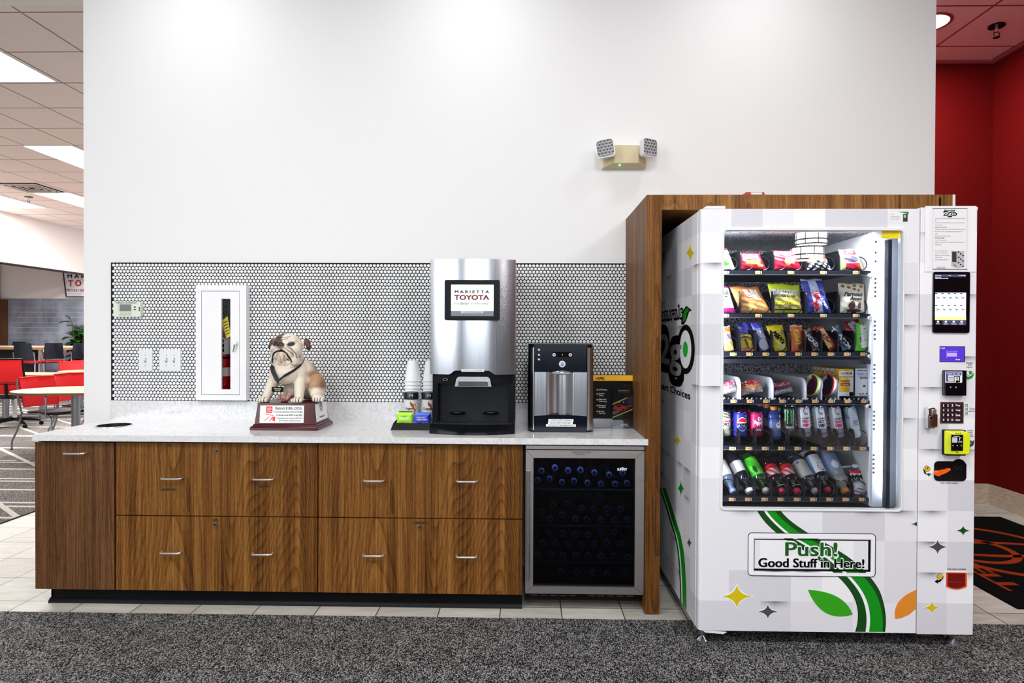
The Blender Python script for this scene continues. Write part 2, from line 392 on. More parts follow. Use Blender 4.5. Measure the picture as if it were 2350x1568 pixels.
    def build(s, name, parent=None, w=True, smooth=35, bevel=0.0, segs=2, label=None, col_attr=None):
        me = bpy.data.meshes.new(name)
        off = Vector(parent.matrix_basis.translation) if (parent is not None and w) else Vector((0, 0, 0))
        if parent is not None and w and parent.parent is not None: off = off+Vector(parent.parent.matrix_basis.translation)
        me.from_pydata([(p[0]-off.x, p[1]-off.y, p[2]-off.z) for p in s.v], [], s.f)
        for mt in s.mats: me.materials.append(mt)
        me.polygons.foreach_set('material_index', s.mi)
        bm = bmesh.new(); bm.from_mesh(me); bmesh.ops.recalc_face_normals(bm, faces=bm.faces); bm.to_mesh(me); bm.free()
        if smooth:
            me.polygons.foreach_set('use_smooth', [True]*len(me.polygons)); me.set_sharp_from_angle(angle=math.radians(smooth))
        me.update()
        o = bpy.data.objects.new(name, me); COL.objects.link(o)
        if parent is not None: o.parent = parent
        if bevel:
            bv = o.modifiers.new('bevel', 'BEVEL'); bv.width = bevel; bv.segments = segs; bv.limit_method = 'ANGLE'; bv.angle_limit = math.radians(40)
        if label: o['label'] = label
        return o
def tag(o, label, cat, group=None, kind=None):
    o['label'] = label; o['category'] = cat
    if group: o['group'] = group
    if kind: o['kind'] = kind
    return o
def struct(o): o['kind'] = 'structure'; return o
def thing(name, label, cat, loc=(0, 0, 0), group=None, rz=0.0):
    o = bpy.data.objects.new(name, None); COL.objects.link(o); o.location = loc; o.rotation_euler = (0, 0, rz); o.empty_display_size = 0.05
    return tag(o, label, cat, group)
def dup(root, loc=None, rz=None, label=None, group=None, M=None):
    r = root.copy(); COL.objects.link(r)
    if loc is not None: r.location = loc
    if rz is not None: r.rotation_euler = (0, 0, rz)
    if M is not None: r.matrix_basis = M
    if label: r['label'] = label
    if group: r['group'] = group
    for ch in KIDS.get(root.name, []):
        c = ch.copy(); COL.objects.link(c); c.parent = r
        for g in KIDS.get(ch.name, []):
            d = g.copy(); COL.objects.link(d); d.parent = c
    return r
KIDS = {}
def reg(root):
    for o in bpy.data.objects:
        if o.parent is not None: KIDS.setdefault(o.parent.name, [])
    for k in list(KIDS): KIDS[k] = [o for o in bpy.data.objects if o.parent is not None and o.parent.name == k]

# ================================================================== THE SETTING
WY = 3.70           # face of the white feature wall
b = MB(); b.box(-14, 9, -5.2, 16, -0.12, 0, FTILE); struct(b.build('floor'))
b = MB(); b.box(-14, 3.69, -5.0, 2.997, 0, 0.006, CARP); o = b.build('floor_front'); struct(o)
b = MB(); b.box(-14, -3.73, 2.997, 15.9, 0, 0.006, CARP2); struct(b.build('floor_lounge'))
b = MB(); b.box(-14, -3.73, 2.99, 3.0, 0, 0.0075, DKSEAM); b.box(-3.735, -3.725, 2.99, 15.9, 0, 0.0075, DKSEAM); struct(b.build('trim_1'))
b = MB(); b.box(-14, 2.43, -5.2, 16, CEIL, CEIL+0.1, CEILM); struct(b.build('ceiling'))
b = MB(); b.box(2.43, 9, -5.2, 16, CEIL, CEIL+0.1, CEILR); struct(b.build('ceiling_right'))
# white feature wall with a recess behind the extinguisher cabinet
EX0, EX1, EZ0, EZ1 = -1.855, -1.655, 1.0, 1.62
wl = atY(192, 500, WY).x; wr = atY(2146, 300, WY).x
b = MB()
b.box(wl, EX0, WY, WY+.16, 0, 3.40, WHITEW); b.box(EX1, wr, WY, WY+.16, 0, 3.40, WHITEW)
b.box(EX0, EX1, WY, WY+.16, 0, EZ0, WHITEW); b.box(EX0, EX1, WY, WY+.16, EZ1, 3.40, WHITEW); b.box(EX0, EX1, WY+.15, WY+.16, EZ0, EZ1, BLACKM)
struct(b.build('wall_back'))
b = MB(); b.box(-13.9, wr, 3.60, WY+.16, 3.388, CEIL, mat('grey_soffit_paint', (246, 246, 242), 0.6)); struct(b.build('trim_2'))
# lounge on the left
GREYP = mat('warm_white_paint', (246, 240, 238), 0.6)
b = MB(); b.box(-9.75, -9.55, -5, 15.8, 2.665, CEIL, GREYP); struct(b.build('wall_left'))
b = MB(); b.box(-9.76, -9.54, -5, 15.8, 2.650, 2.668, mat('dark_bronze_trim', (40, 30, 26), 0.5)); struct(b.build('trim_3'))
b = MB(); b.box(-14, -2.6, 14, 14.2, 2.15, CEIL, GREYP); b.box(-14, -2.6, 13.98, 14.2, 0, 2.15, SLATE); struct(b.build('wall_far'))
b = MB(); b.box(-11.98, -11.66, 13.86, 13.98, 0, 2.12, walnut('dark_brown_column_wood', (60, 38, 24), (92, 62, 42), (118, 84, 58), (1, 5, 2))); b.box(-11.98, -11.84, 13.86, 13.98, 2.12, 2.9, mat('grey_column_metal', (92, 94, 98), .4)); struct(b.build('trim_4'))
b = MB(); b.box(-14.1, -14, -5.2, 16, 0, CEIL, GREYP); struct(b.build('wall_outer_left'))
# camera side: wall with a glazed storefront
def front_wall():
    b = MB(); y0, y1 = -5.2, -5.02
    wins = [(-9.2, -3.8), (-2.2, 1.95)]
    xs = [-14, wins[0][0], wins[0][1], wins[1][0], wins[1][1], 9]
    b.box(xs[0], xs[1], y0, y1, 0, CEIL, WHITEW); b.box(xs[2], xs[3], y0, y1, 0, CEIL, mat('blue_grey_paint', (70, 76, 92), 0.6)); b.box(xs[4], xs[5], y0, y1, 0, CEIL, mat('blue_grey_paint', (70, 76, 92), 0.6))
    for a, c in wins: b.box(a, c, y0, y1, 3.25, CEIL, WHITEW); b.box(a, c, y0, y1, 0, 1.35, mat('dark_window_sill_panel', (62, 66, 78), 0.5))
    struct(b.build('wall_front'))
    for i, (a, c) in enumerate(wins):
        f = MB(); n = 4
        for k in range(n+1):
            x = a+(c-a)*k/n; f.box(x-.03, x+.03, y0+.02, y1-.02, 1.35, 3.25, BLACK)
        f.box(a, c, y0+.02, y1-.02, 1.35, 1.41, BLACK); f.box(a, c, y0+.02, y1-.02, 3.19, 3.25, BLACK); f.box(a, c, y0+.02, y1-.02, 2.3, 2.36, BLACK)
        o = struct(f.build('window_%d' % (i+1)))
front_wall()
# red entrance alcove on the right
b = MB(); b.box(wr-0.35, 3.81, 5.20, 5.35, 0.0, CEIL, REDP); struct(b.build('wall_alcove'))
b = MB(); b.box(3.79, 3.95, -0.5, 5.2, 0.0, CEIL, REDP); struct(b.build('wall_right'))
b = MB(); b.box(8.9, 9.0, -5.2, 5.2, 0.0, CEIL, GREYP); b.box(3.95, 8.9, 5.1, 5.2, 0.0, CEIL, GREYP); struct(b.build('wall_outer_right'))
def wainscot():
    w = NT('beige_base_tile', 0.4); x, y, z = w.sep()
    g = w.M('MAXIMUM', w.M('LESS_THAN', w.M('FRACT', w.M('DIVIDE', w.M('ADD', x, 9.86), 0.3)), 0.016), w.M('LESS_THAN', w.M('FRACT', w.M('DIVIDE', w.M('ADD', y, 9.1), 0.6)), 0.008))
    w.col(w.mix(g, w.ramp(w.noise(w.map((6, 6, 20)), 3.0, 4.0), [(0.3, (176, 158, 138)), (0.7, (204, 190, 172))]), S(60, 48, 40))); return w.m
BT = wainscot()
b = MB(); b.box(wr, 3.79, 5.185, 5.20, 0, 0.165, BT); struct(b.build('baseboard_alcove'))
b = MB(); b.box(3.775, 3.79, -0.5, 5.2, 0, 0.165, BT); struct(b.build('baseboard_right'))
b = MB(); b.box(wr, 3.7899, 5.165, 5.1999, CEIL-.02, CEIL, mat('red_ceiling_trim', (170, 70, 78), .6)); b.box(3.76, 3.79, 3.0, 5.1649, CEIL-.02, CEIL, mat('red_ceiling_trim', (170, 70, 78), .6)); struct(b.build('trim_5'))

# ceiling light fixtures
DIFF = mat('lit_diffuser', (255, 252, 246), 0.5, emit=4.0)
def troffer(x, y, label, group):
    t = thing('ceiling_light', label, 'ceiling light', (x, y, CEIL), group)
    b = MB(); b.frame(x-.305, x+.305, y-.608, y+.608, x-.288, x+.288, y-.59, y+.59, CEIL-.012, CEIL+.01, WHITE)
    # frame() works in x/z, so rebuild it lying flat
    b = MB(); b.ring(rr(x-.305, x+.305, y-.608, y+.608, 1e-4), rr(x-.29, x+.29, y-.593, y+.593, 1e-4), CEIL-.010, CEIL+.004, WHITE, 'xy'); b.build('frame', t)
    b = MB(); b.box(x-.29, x+.29, y-.593, y+.593, CEIL-.006, CEIL+.02, DIFF); b.build('diffuser', t, label='glowing white diffuser')
names = ['lit rectangular ceiling panel over the lounge, nearest the white wall top', 'lit rectangular ceiling panel cut by the white wall edge, halfway up the lounge ceiling',
         'lit rectangular ceiling panel just beyond the square air vent', 'lit rectangular ceiling panel left of the air vent at the picture edge', 'lit rectangular ceiling panel barely showing at the far left edge, above the vent', 'lit ceiling panel hidden beyond the white wall over the lounge']
for (x, y), nm in zip(FAR_FIX[:5], names): troffer(x, y, nm, 'lounge ceiling lights')
for i, (x, y) in enumerate(NEAR_FIX): troffer(x, y, 'lit ceiling panel above the near carpet out of view, %s' % ('first row', 'first row middle', 'first row right', 'over the left aisle', 'back row left', 'back row right')[i], 'near room ceiling lights')
t = thing('recessed_downlight', 'round glowing downlight in the red alcove ceiling beside the wall', 'ceiling light', (2.86, 4.56, CEIL))
b = MB(); b.cyl((2.86, 4.56, CEIL-.004), (2.86, 4.56, CEIL+.02), .132, n=28, mt=DIFF); b.build('lens', t)
b = MB(); n = 28; b.ring([(2.86+.15*math.cos(2*PI*i/n), 4.56+.15*math.sin(2*PI*i/n)) for i in range(n)], [(2.86+.13*math.cos(2*PI*i/n), 4.56+.13*math.sin(2*PI*i/n)) for i in range(n)], CEIL-.008, CEIL+.004, mat('red_trim_ring', (150, 60, 66), .4), 'xy'); b.build('trim_ring', t)
for i, (x, y) in enumerate(WASH):
    t = thing('recessed_downlight', 'round ceiling downlight washing the white wall, out of view, %s' % ('above the bulldog side', 'above the coffee machine', 'above the vending machine')[i], 'ceiling light', (x, y, CEIL))
    b = MB(); b.cyl((x, y, CEIL-.006), (x, y, CEIL+.01), .11, n=24, mt=DIFF); b.build('lens', t)
def sprinkler(x, y, label, s=1.0):
    t = thing('fire_sprinkler', label, 'fire sprinkler', (x, y, CEIL))
    b = MB(); b.cyl((x, y, CEIL-.012), (x, y, CEIL), .045*s, n=20, mt=BLACK); b.build('escutcheon', t)
    b = MB(); b.cyl((x, y, CEIL-.05), (x, y, CEIL-.01), .012*s, n=10, mt=CHROME)
    for sx in (-1, 1): b.tube([(x+sx*.012*s, y, CEIL-.045), (x+sx*.02*s, y, CEIL-.065), (x+sx*.006*s, y, CEIL-.085)], .003*s, 6, BLACK)
    b.cyl((x, y, CEIL-.088), (x, y, CEIL-.085), .02*s, n=12, mt=BLACK); b.build('sprinkler_head', t)
sprinkler(3.37, 4.60, 'dark ceiling sprinkler head in the red alcove ceiling', 1.15)
sprinkler(-8.11, 10.14, 'small dark sprinkler head in the lounge ceiling below the vent', 1.3)
t = thing('air_vent', 'square louvred air vent in the lounge ceiling grid', 'air vent', (-7.55, 9.5, CEIL))
b = MB(); b.box(-7.84, -7.26, 9.22, 9.79, CEIL-.004, CEIL+.01, BLACKM); b.build('backing', t)
for k in range(4):
    r0 = .285-k*.07; q = MB(); q.ring(rr(-7.55-r0, -7.55+r0, 9.505-r0, 9.505+r0, 1e-4), rr(-7.55-r0+.016, -7.55+r0-.016, 9.505-r0+.016, 9.505+r0-.016, 1e-4), CEIL-.022+k*.003, CEIL-.016+k*.003, GREYP, 'xy'); q.build('louvre', t)

# ------------------------------------------------------------------ penny tile backsplash
ta = atY(258, 605, WY); tb = atY(1440, 605, WY); tz0 = atY(700, 921, WY).z; tz1 = atY(700, 605, WY).z
TX0, TX1 = ta.x, 0.66
def backsplash():
    GR = mat('dark_grout', (22, 23, 24), 0.9); TL = mat('white_glazed_penny_tile', (236, 237, 238), 0.16)
    b = MB(); y = WY
    cab = (EX0, EX1, EZ0, EZ1)
    b.box(TX0, EX0, y-.006, y, tz0, tz1, GR); b.box(EX1, TX1, y-.006, y, tz0, tz1, GR); b.box(EX0, EX1, y-.006, y, EZ1, tz1, GR); b.box(EX0, EX1, y-.006, y, tz0, EZ0, GR)
    p = 0.02130; rh = p*0.8660; R = p*0.432; n = 12
    ca = [(math.cos(2*PI*k/n), math.sin(2*PI*k/n)) for k in range(n)]; j = 0; z = tz1-R-.003
    V = []; Fc = []
    while z > tz0+R*0.4:
        x = TX0+R+.003+(p/2 if j % 2 else 0)
        while x < TX1-R*0.5:
            if not (EX0 < x < EX1 and EZ0 < z < EZ1):
                o = len(V)
                V += [(x+c*R, y-.006, z+s_*R) for c, s_ in ca]+[(x+c*R*.93, y-.0092, z+s_*R*.93) for c, s_ in ca]+[(x+c*R*.6, y-.0098, z+s_*R*.6) for c, s_ in ca]
                for k in range(n):
                    k2 = (k+1) % n; Fc += [(o+k, o+k2, o+n+k2, o+n+k), (o+n+k, o+n+k2, o+2*n+k2, o+2*n+k)]
                Fc.append(tuple(o+2*n+k for k in range(n)))
            x += p
        z -= rh; j += 1
    b.add(V, Fc, TL)
    b.box(TX0-.003, TX0, y-.0095, y, tz0, tz1+.003, GR); b.box(TX0, TX1, y-.0095, y, tz1, tz1+.003, GR)
    o = b.build('tile_backsplash', smooth=60)
    tag(o, 'white penny round mosaic backsplash with dark grout on the white wall', 'backsplash')
backsplash()

# ------------------------------------------------------------------ counter and base cabinets
CZ = 0.857; CT = 0.030; CYF = 3.056; CX0, CX1 = -2.43, 0.600; UY = 3.682
def countertop():
    t = thing('countertop', 'long white veined quartz countertop over the wooden cabinets', 'countertop', (-.9, 3.37, CZ-CT))
    hc = atZ(262.5, 976.5, CZ); hr = 0.088; b = MB(); N = 40
    ho = Vector((hc.x, hc.y)); global HOLE; HOLE = (ho.x, ho.y, hr)
    circ = [(ho.x+hr*math.cos(2*PI*i/N), ho.y+hr*math.sin(2*PI*i/N)) for i in range(N)]
    q = .13; sq = []
    for i in range(N):
        a = 2*PI*i/N; c, s_ = math.cos(a), math.sin(a); k = q/max(abs(c), abs(s_)); sq.append((ho.x+c*k, ho.y+s_*k))
    # ring spans exactly the square; slab pieces fill the rest
    b.ring(sq, circ, CZ-CT, CZ, QUARTZ, 'xy')
    x0, x1, y0, y1 = ho.x-q, ho.x+q, ho.y-q, ho.y+q
    b.box(CX0, CX1, CYF, y0, CZ-CT, CZ, QUARTZ); b.box(CX0, CX1, y1, WY, CZ-CT, CZ, QUARTZ)
    b.box(CX0, x0, y0, y1, CZ-CT, CZ, QUARTZ); b.box(x1, CX1, y0, y1, CZ-CT, CZ, QUARTZ)
    b.build('slab', t)
    b = MB(); b.box(atY(253, 940, UY).x, CX1, UY, WY, CZ, tz0-.001, QUARTZ); b.build('upstand', t)
    b = MB(); ring = lambda r, n=N: [(ho.x+r*math.cos(2*PI*i/n), ho.y+r*math.sin(2*PI*i/n)) for i in range(n)]
    b.ring(ring(hr+.004), ring(hr-.004), CZ-.0, CZ+.002, CHROME, 'xy'); b.ring(ring(hr-.002), ring(hr-.004), CZ-.033, CZ+.001, CHROME, 'xy')
    b.build('waste_ring', t, label='polished steel ring lining the round waste hole')
countertop()
ZB, ZT, FY = 0.081, 0.818, 3.085
def pull(parent, xc, zc, w=.098):
    b = MB(); y = FY; pts = [(xc-w/2, y, zc), (xc-w/2, y-.020, zc), (xc-w/2+.008, y-.028, zc), (xc+w/2-.008, y-.028, zc), (xc+w/2, y-.020, zc), (xc+w/2, y, zc)]
    b.tube(pts, .0046, 8, mat('satin_nickel', (236, 236, 238), .36, .85)); b.build('handle', parent)
def cabinet(x0, x1, name, label, cat, doors, wood):
    t = thing(name, label, cat, ((x0+x1)/2, 3.38, 0))
    b = MB(); b.box(x0+.001, x1-.001, FY+.02, 3.66, ZB, .822, BLACKM); b.build('body', t)
    for (nm, a0, a1, z0, z1, hs, lock, txt) in doors:
        b = MB(); b.box(a0, a1, FY, FY+.0195, z0, z1, wood); d = b.build(nm, t, bevel=.0008, segs=1)
        for (hx, hz) in hs:
            p = atY(hx, hz, FY-.028); q = MB(); w = .098 if nm != 'door' else .102; pull(d, p.x, p.z, w)
        if lock:
            p = atY(lock[0], lock[1], FY); q = MB(); q.cyl((p.x, FY-.004, p.z), (p.x, FY, p.z), .0095, n=18, mt=CHROME); q.cyl((p.x, FY-.005, p.z), (p.x, FY-.003, p.z), .0065, n=14, mt=BLACK); q.box(p.x-.001, p.x+.001, FY-.0056, FY-.0045, p.z-.004, p.z+.004, CHROME); q.build('lock', d)
        for (s_, ax, ay, bx, by) in txt:
            q = MB(); q.prect(ax-2, ay-1, bx+2, by+1, FY-.0004, mat('clear_label_tape', (92, 62, 34), .3), t=.0004); q.ptext(s_, ax, ay, bx, by, FY-.0010, INK, .01); q.build('label_sticker', d)
    return t
X = lambda px, py=1190: atY(px, py, FY).x
def zz(py, px=700): return atY(px, py, FY).z
cabinet(X(80.5), X(262), 'waste_cabinet', 'narrow walnut pull-out cabinet at the left end below the round waste hole', 'cabinet',
        [('door', X(80.5), X(262), ZB, ZT-.002, [(166, 1042)], None, [])], WOOD3)
zs = zz(1187.5)
cabinet(X(266), X(728.2), 'drawer_cabinet', 'walnut two-drawer cabinet second from the left, below the bulldog trophy', 'cabinet',
        [('drawer', X(266), X(728.2), zs+.0025, ZT, [(389.5, 1100), (601, 1101.5)], (497, 1035), [('TEAS', 381, 1020, 392, 1024), ('CLEANEST TEAM', 371, 1122, 401, 1126), ('CLEAR REFRESHERS', 590, 1022, 626, 1025), ('CONDIMENTS', 592, 1115, 618, 1119)]),
         ('drawer', X(266), X(728.2), ZB, zs-.0025, [(387.5, 1271), (599, 1274)], (495, 1204), [('CUPS', 490, 1192, 499, 1196)])], WOOD)
cabinet(X(730.5), X(1199), 'drawer_cabinet', 'walnut two-drawer cabinet next to the glass door beverage fridge', 'cabinet',
        [('drawer', X(730.5), X(1199), zs+.0025, ZT, [(856, 1105), (1070.5, 1106.5)], (964, 1040), [('CREAMERS', 951, 1025, 973, 1029)]),
         ('drawer', X(730.5), X(1199), ZB, zs-.0025, [(855, 1277), (1070, 1280)], (963, 1210), [('COFFEE DRAWER', 951, 1198, 981, 1202)])], WOOD)
b = MB(); kx0 = atZ(116, 1382, 0).x; BASEV = mat('black_vinyl_base', (6, 7, 11), 0.4, spec=.12)
b.box(kx0, X(1199), 3.128, 3.145, 0, ZB, BASEV); b.box(kx0, kx0+.01, 3.128, 3.66, 0, ZB, BASEV); b.prism([(3.112, 0), (3.130, 0), (3.130, .022), (3.118, .012)], kx0-.006, X(1199), BASEV, 'yz')
tag(b.build('toe_kick'), 'black vinyl toe kick under the walnut cabinets', 'toe kick')

# ------------------------------------------------------------------ wooden surround
SX0, SX1, SXR = 0.588, 0.660, 2.045; SYF = 3.062; SZT = atY(1600, 447, SYF).z; SZB = atY(1600, 481.5, SYF).z
def surround():
    t = thing('wooden_surround', 'tall walnut portal surround framing the vending machine', 'surround', ((SX0+SXR)/2, 3.38, 0))
    b = MB(); b.box(SX0, SX1, SYF, WY, 0.008, SZT-.0005, WOOD2); b.build('left_panel', t)
    b = MB(); b.box(SX1, SXR, SYF, WY, SZB, SZT, walnut('walnut_laminate_header', (80, 50, 26), (126, 86, 44), (160, 116, 66), (2.2, 6.7, 0))); b.build('header_panel', t)
    b = MB(); b.box(SXR-.07, SXR, SYF+.001, WY, 0.008, SZB, WOOD2); b.build('right_panel', t)
    b = MB(); b.box(SXR, SXR+.012, SYF-.001, WY, 0.008, SZT, WHITE); b.build('edge_strip', t, label='white edge strip at the right end')
    b = MB(); b.box(SX1, SXR-.07, WY-.02, WY-.001, 0, SZB, BLACKM); b.box(SX1, SX1+.004, SYF+.02, WY-.02, 0, SZB, BLACKM); b.build('inner_lining', t, label='black inner lining of the recess')
    p = atY(2157, 453, SYF); q = atY(2157, 474, SYF); b = MB(); b.prism(rr(p.x-.004, p.x+.004, q.z, p.z, .004), SYF-.003, SYF, BLACK); b.build('cable_clip', t)
surround()
p = atY(1727, 442, 3.12); t = thing('alarm_sounder', 'small red and white device lying on top of the wooden surround', 'alarm device', (p.x, 3.12, SZT))
b = MB(); b.prism(rr(p.x-.048, p.x+.048, SZT+.0005, SZT+.019, .009), 3.09, 3.16, mat('red_plastic', (190, 20, 24), .35)); b.build('case', t)
b = MB(); b.prism(rr(p.x-.020, p.x+.034, SZT+.006, SZT+.016, .004), 3.084, 3.092, WPLAS); b.build('white_inset', t)

# ================================================================== WALL DEVICES
# thermostat
def thermostat():
    Y = WY-.006; Yf = WY-.034; c = atY(291, 709.5, Yf)
    t = thing('thermostat', 'pale green-white thermostat with a small grey display at the left end of the penny tiles', 'thermostat', (c.x, Y, c.z))
    cr = mat('cream_green_plastic', (222, 228, 214), .4)
    a = atY(260, 727, Yf); d = atY(322.5, 692, Yf)
    b = MB(); b.prism(rr(a.x, d.x, a.z, d.z, .011), Yf, Y, cr); b.build('housing', t, bevel=.004)
    b = MB(); b.prect(271, 697, 303, 717, Yf, mat('screen_surround_plastic', (206, 212, 186), .4), .0012); b.prect(275, 699, 301, 714, Yf-.001, mat('grey_lcd', (86, 90, 92), .25), .001)
    b.build('display', t)
    b = MB()
    for x0 in (276, 285, 294): b = MB(); b.prect(x0, 718, x0+6.5, 720.5, Yf, mat('grey_green_button', (188, 194, 170), .4), .002, .0012); b.build('button', t)
    b = MB(); b.ppoly([(306.5, 706), (312.5, 706), (309.5, 702.5)], Yf, INK, .0012); b.build('arrow_button', t); b = MB(); b.ppoly([(306.5, 709), (312.5, 709), (309.5, 712.8)], Yf, INK, .0012); b.build('arrow_button', t)
    b = MB(); b.prect(318.5, 705, 321, 709, Yf, INK); b.build('slide_switch', t); b = MB(); b.prect(318.5, 710.5, 321, 714, Yf, INK); b.build('slide_switch', t)
    b = MB(); b.ptext('THERMOSTAT FOR SHOWROOM', 265.5, 693.5, 313, 696.8, Yf-.0006, INK, .02); b.build('lettering', t); b = MB(); b.ptext('FAN  SYSTEM  HOLD', 273, 721.8, 302, 724.2, Yf-.0006, INK); b.build('lettering', t)
thermostat()
def switch(x0, x1, y0, y1, n, label):
    Yf = WY-.015; a = atY(x0, y1, Yf); d = atY(x1, y0, Yf)
    t = thing('switch_plate', label, 'light switch', ((a.x+d.x)/2, WY, (a.z+d.z)/2))
    b = MB(); b.prism(rr(a.x, d.x, a.z, d.z, .003), Yf, WY-.006, mat('white_switch_plate', (226, 229, 231), .35)); b.build('plate', t, bevel=.002)
    cz = (a.z+d.z)/2
    for k in range(n):
        cx = a.x+(d.x-a.x)*((k+.5)/n if n == 1 else (.33+.36*k))
        b = MB(); b.box(cx-.0055, cx+.0055, Yf-.0006, Yf, cz-.014, cz+.014, mat('switch_slot', (120, 122, 120), .5)); b.build('slot', t)
        b = MB(); b.obox((cx, Yf-.005, cz+.003), Vector((.004, 0, 0)), Vector((0, -.009, .006))*.9, Vector((0, .003, .005)), WPLAS); b.build('toggle', t, bevel=.001)
        for s_ in (-1, 1):
            b = MB(); b.cyl((cx, Yf-.001, cz+s_*.031), (cx, Yf+.001, cz+s_*.031), .003, n=10, mt=GREYM); b.build('screw', t)
switch(318.5, 349, 803, 851.5, 1, 'single white toggle switch plate on the penny tiles, left of the double plate')
switch(366, 414, 803, 851.5, 2, 'double white toggle switch plate between the single switch and the extinguisher cabinet')

# extinguisher cabinet
def ext_cabinet():
    Yf = 3.648; L = lambda x, y: atY(x, y, Yf)
    o0 = L(449, 919); o1 = L(565, 655)
    t = thing('extinguisher_cabinet', 'white metal fire extinguisher cabinet with a narrow glass slot', 'cabinet', ((o0.x+o1.x)/2, WY, o0.z))
    p0 = L(462, 906.5); p1 = L(550, 668); w0 = L(508, 894); w1 = L(528.5, 686)
    b = MB(); b.box(o0.x, p0.x, Yf, WY-.004, o0.z, o1.z, WHITE); b.box(p1.x, o1.x, Yf, WY-.004, o0.z, o1.z, WHITE)
    b.box(p0.x, p1.x, Yf, WY-.004, o0.z, p0.z, WHITE); b.box(p0.x, p1.x, Yf, WY-.004, p1.z, o1.z, WHITE); b.build('case', t, smooth=0)
    g = .0025; b = MB(); y0 = Yf+.001
    X0, X1, Z0, Z1 = p0.x+g, p1.x-g, p0.z+g, p1.z-g
    b.box(X0, w0.x, y0, y0+.012, Z0, Z1, WHITE); b.box(w1.x, X1, y0, y0+.012, Z0, Z1, WHITE); b.box(w0.x, w1.x, y0, y0+.012, Z0, w0.z, WHITE); b.box(w0.x, w1.x, y0, y0+.012, w1.z, Z1, WHITE)
    d = b.build('door', t, smooth=0)
    b = MB(); b.box(p0.x, p1.x, Yf+.010, Yf+.0125, p0.z, p1.z, DKSEAM); q = MB()
    q.box(X0-g, X0, y0+.003, y0+.013, p0.z, p1.z, DKSEAM); q.box(X1, X1+g, y0+.003, y0+.013, p0.z, p1.z, DKSEAM); q.box(X0, X1, y0+.003, y0+.013, p0.z, Z0, DKSEAM); q.box(X0, X1, y0+.003, y0+.013, Z1, p1.z, DKSEAM); q.build('door_seal', t)
    b = MB(); b.box(w0.x, w1.x, y0+.005, y0+.007, w0.z, w1.z, CPANE); b.build('window_pane', d)
    b = MB(); c = L(542, 788); e = L(537.5, 808); b.cyl((c.x, Yf-.014, c.z), (c.x, Yf, c.z), .0075, n=14, mt=CHROME); b.tube([(c.x, Yf-.012, c.z), (c.x-.002, Yf-.015, c.z-.012), (e.x, Yf-.013, e.z)], [.006, .005, .0032], 8, CHROME); b.build('latch', d, label='chrome turn latch')
    b = MB(); b.box(EX0+.001, EX0+.004, WY, WY+.148, EZ0, EZ1, BLACKM); b.box(EX1-.004, EX1-.001, WY, WY+.148, EZ0, EZ1, BLACKM); b.box(EX0+.004, EX1-.004, WY+.144, WY+.148, EZ0, EZ1, BLACKM); b.box(EX0+.004, EX1-.004, WY, WY+.144, EZ0+.001, EZ0+.004, BLACKM); b.build('liner', t)
    # extinguisher standing inside
    cx = atY(512, 800, 3.76).x; cy = 3.762; z0 = EZ0+.004
    e = thing('fire_extinguisher', 'red fire extinguisher with a yellow tag seen through the cabinet glass slot', 'fire extinguisher', (cx, cy, z0))
    rd = mat('extinguisher_red', (170, 6, 14), .25, coat=.3); Z = lambda py: atY(515, py, 3.70).z
    zt = Z(768)
    b = MB(); b.lathe([(.001, z0), (.055, z0), (.058, z0+.01), (.058, zt-.03), (.05, zt-.012), (.03, zt), (.02, zt+.012), (.001, zt+.013)], 28, rd, Matrix.Translation((cx, cy, 0))); b.build('cylinder', e)
    b = MB(); b.lathe([(.0586, Z(813)), (.0586, Z(777))], 28, mat('instruction_label', (205, 205, 205), .5), Matrix.Translation((cx, cy, 0)))
    b.lathe([(.0586, Z(864)), (.0586, Z(844))], 28, mat('pink_white_label', (222, 200, 204), .5), Matrix.Translation((cx, cy, 0)))
    b.lathe([(.0590, Z(824)), (.0590, Z(819))], 28, BLACK, Matrix.Translation((cx, cy, 0)))
    for k in range(9):
        x_ = cx-.002+(k % 3)*.013; zq = Z(808)+(k//3)*.028
        b.prism(rr(x_, x_+.009, zq, zq+.02, .004), cy-.0600, cy-.0580, INK)
    b.build('label', e)
    b = MB(); b.cyl((cx, cy, zt+.01), (cx, cy, zt+.05), .016, n=14, mt=mat('brass', (150, 110, 50), .3, 1.0)); b.obox((cx, cy-.01, zt+.055), Vector((.012, 0, 0)), Vector((0, .04, 0)), Vector((0, 0, .005)), BLACK); b.obox((cx, cy-.01, zt+.075), Vector((.012, 0, 0)), Vector((0, .045, .008)), Vector((0, 0, .004)), BLACK); b.build('valve', e)
    yt = 3.69; b = MB(); b.ppoly([(508, 737), (522, 726), (530, 772), (520, 777)], yt, mat('yellow_card', (250, 226, 20), .5), .0008)
    for k in range(5): b.ppoly([(512+k*1.6, 741+k*6.5), (522+k*1.2, 736+k*6.6), (522.3+k*1.2, 738+k*6.6), (512.3+k*1.6, 743+k*6.5)], yt-.001, INK, .0004)
    b.build('inspection_tag', e, label='yellow inspection tag')
ext_cabinet()

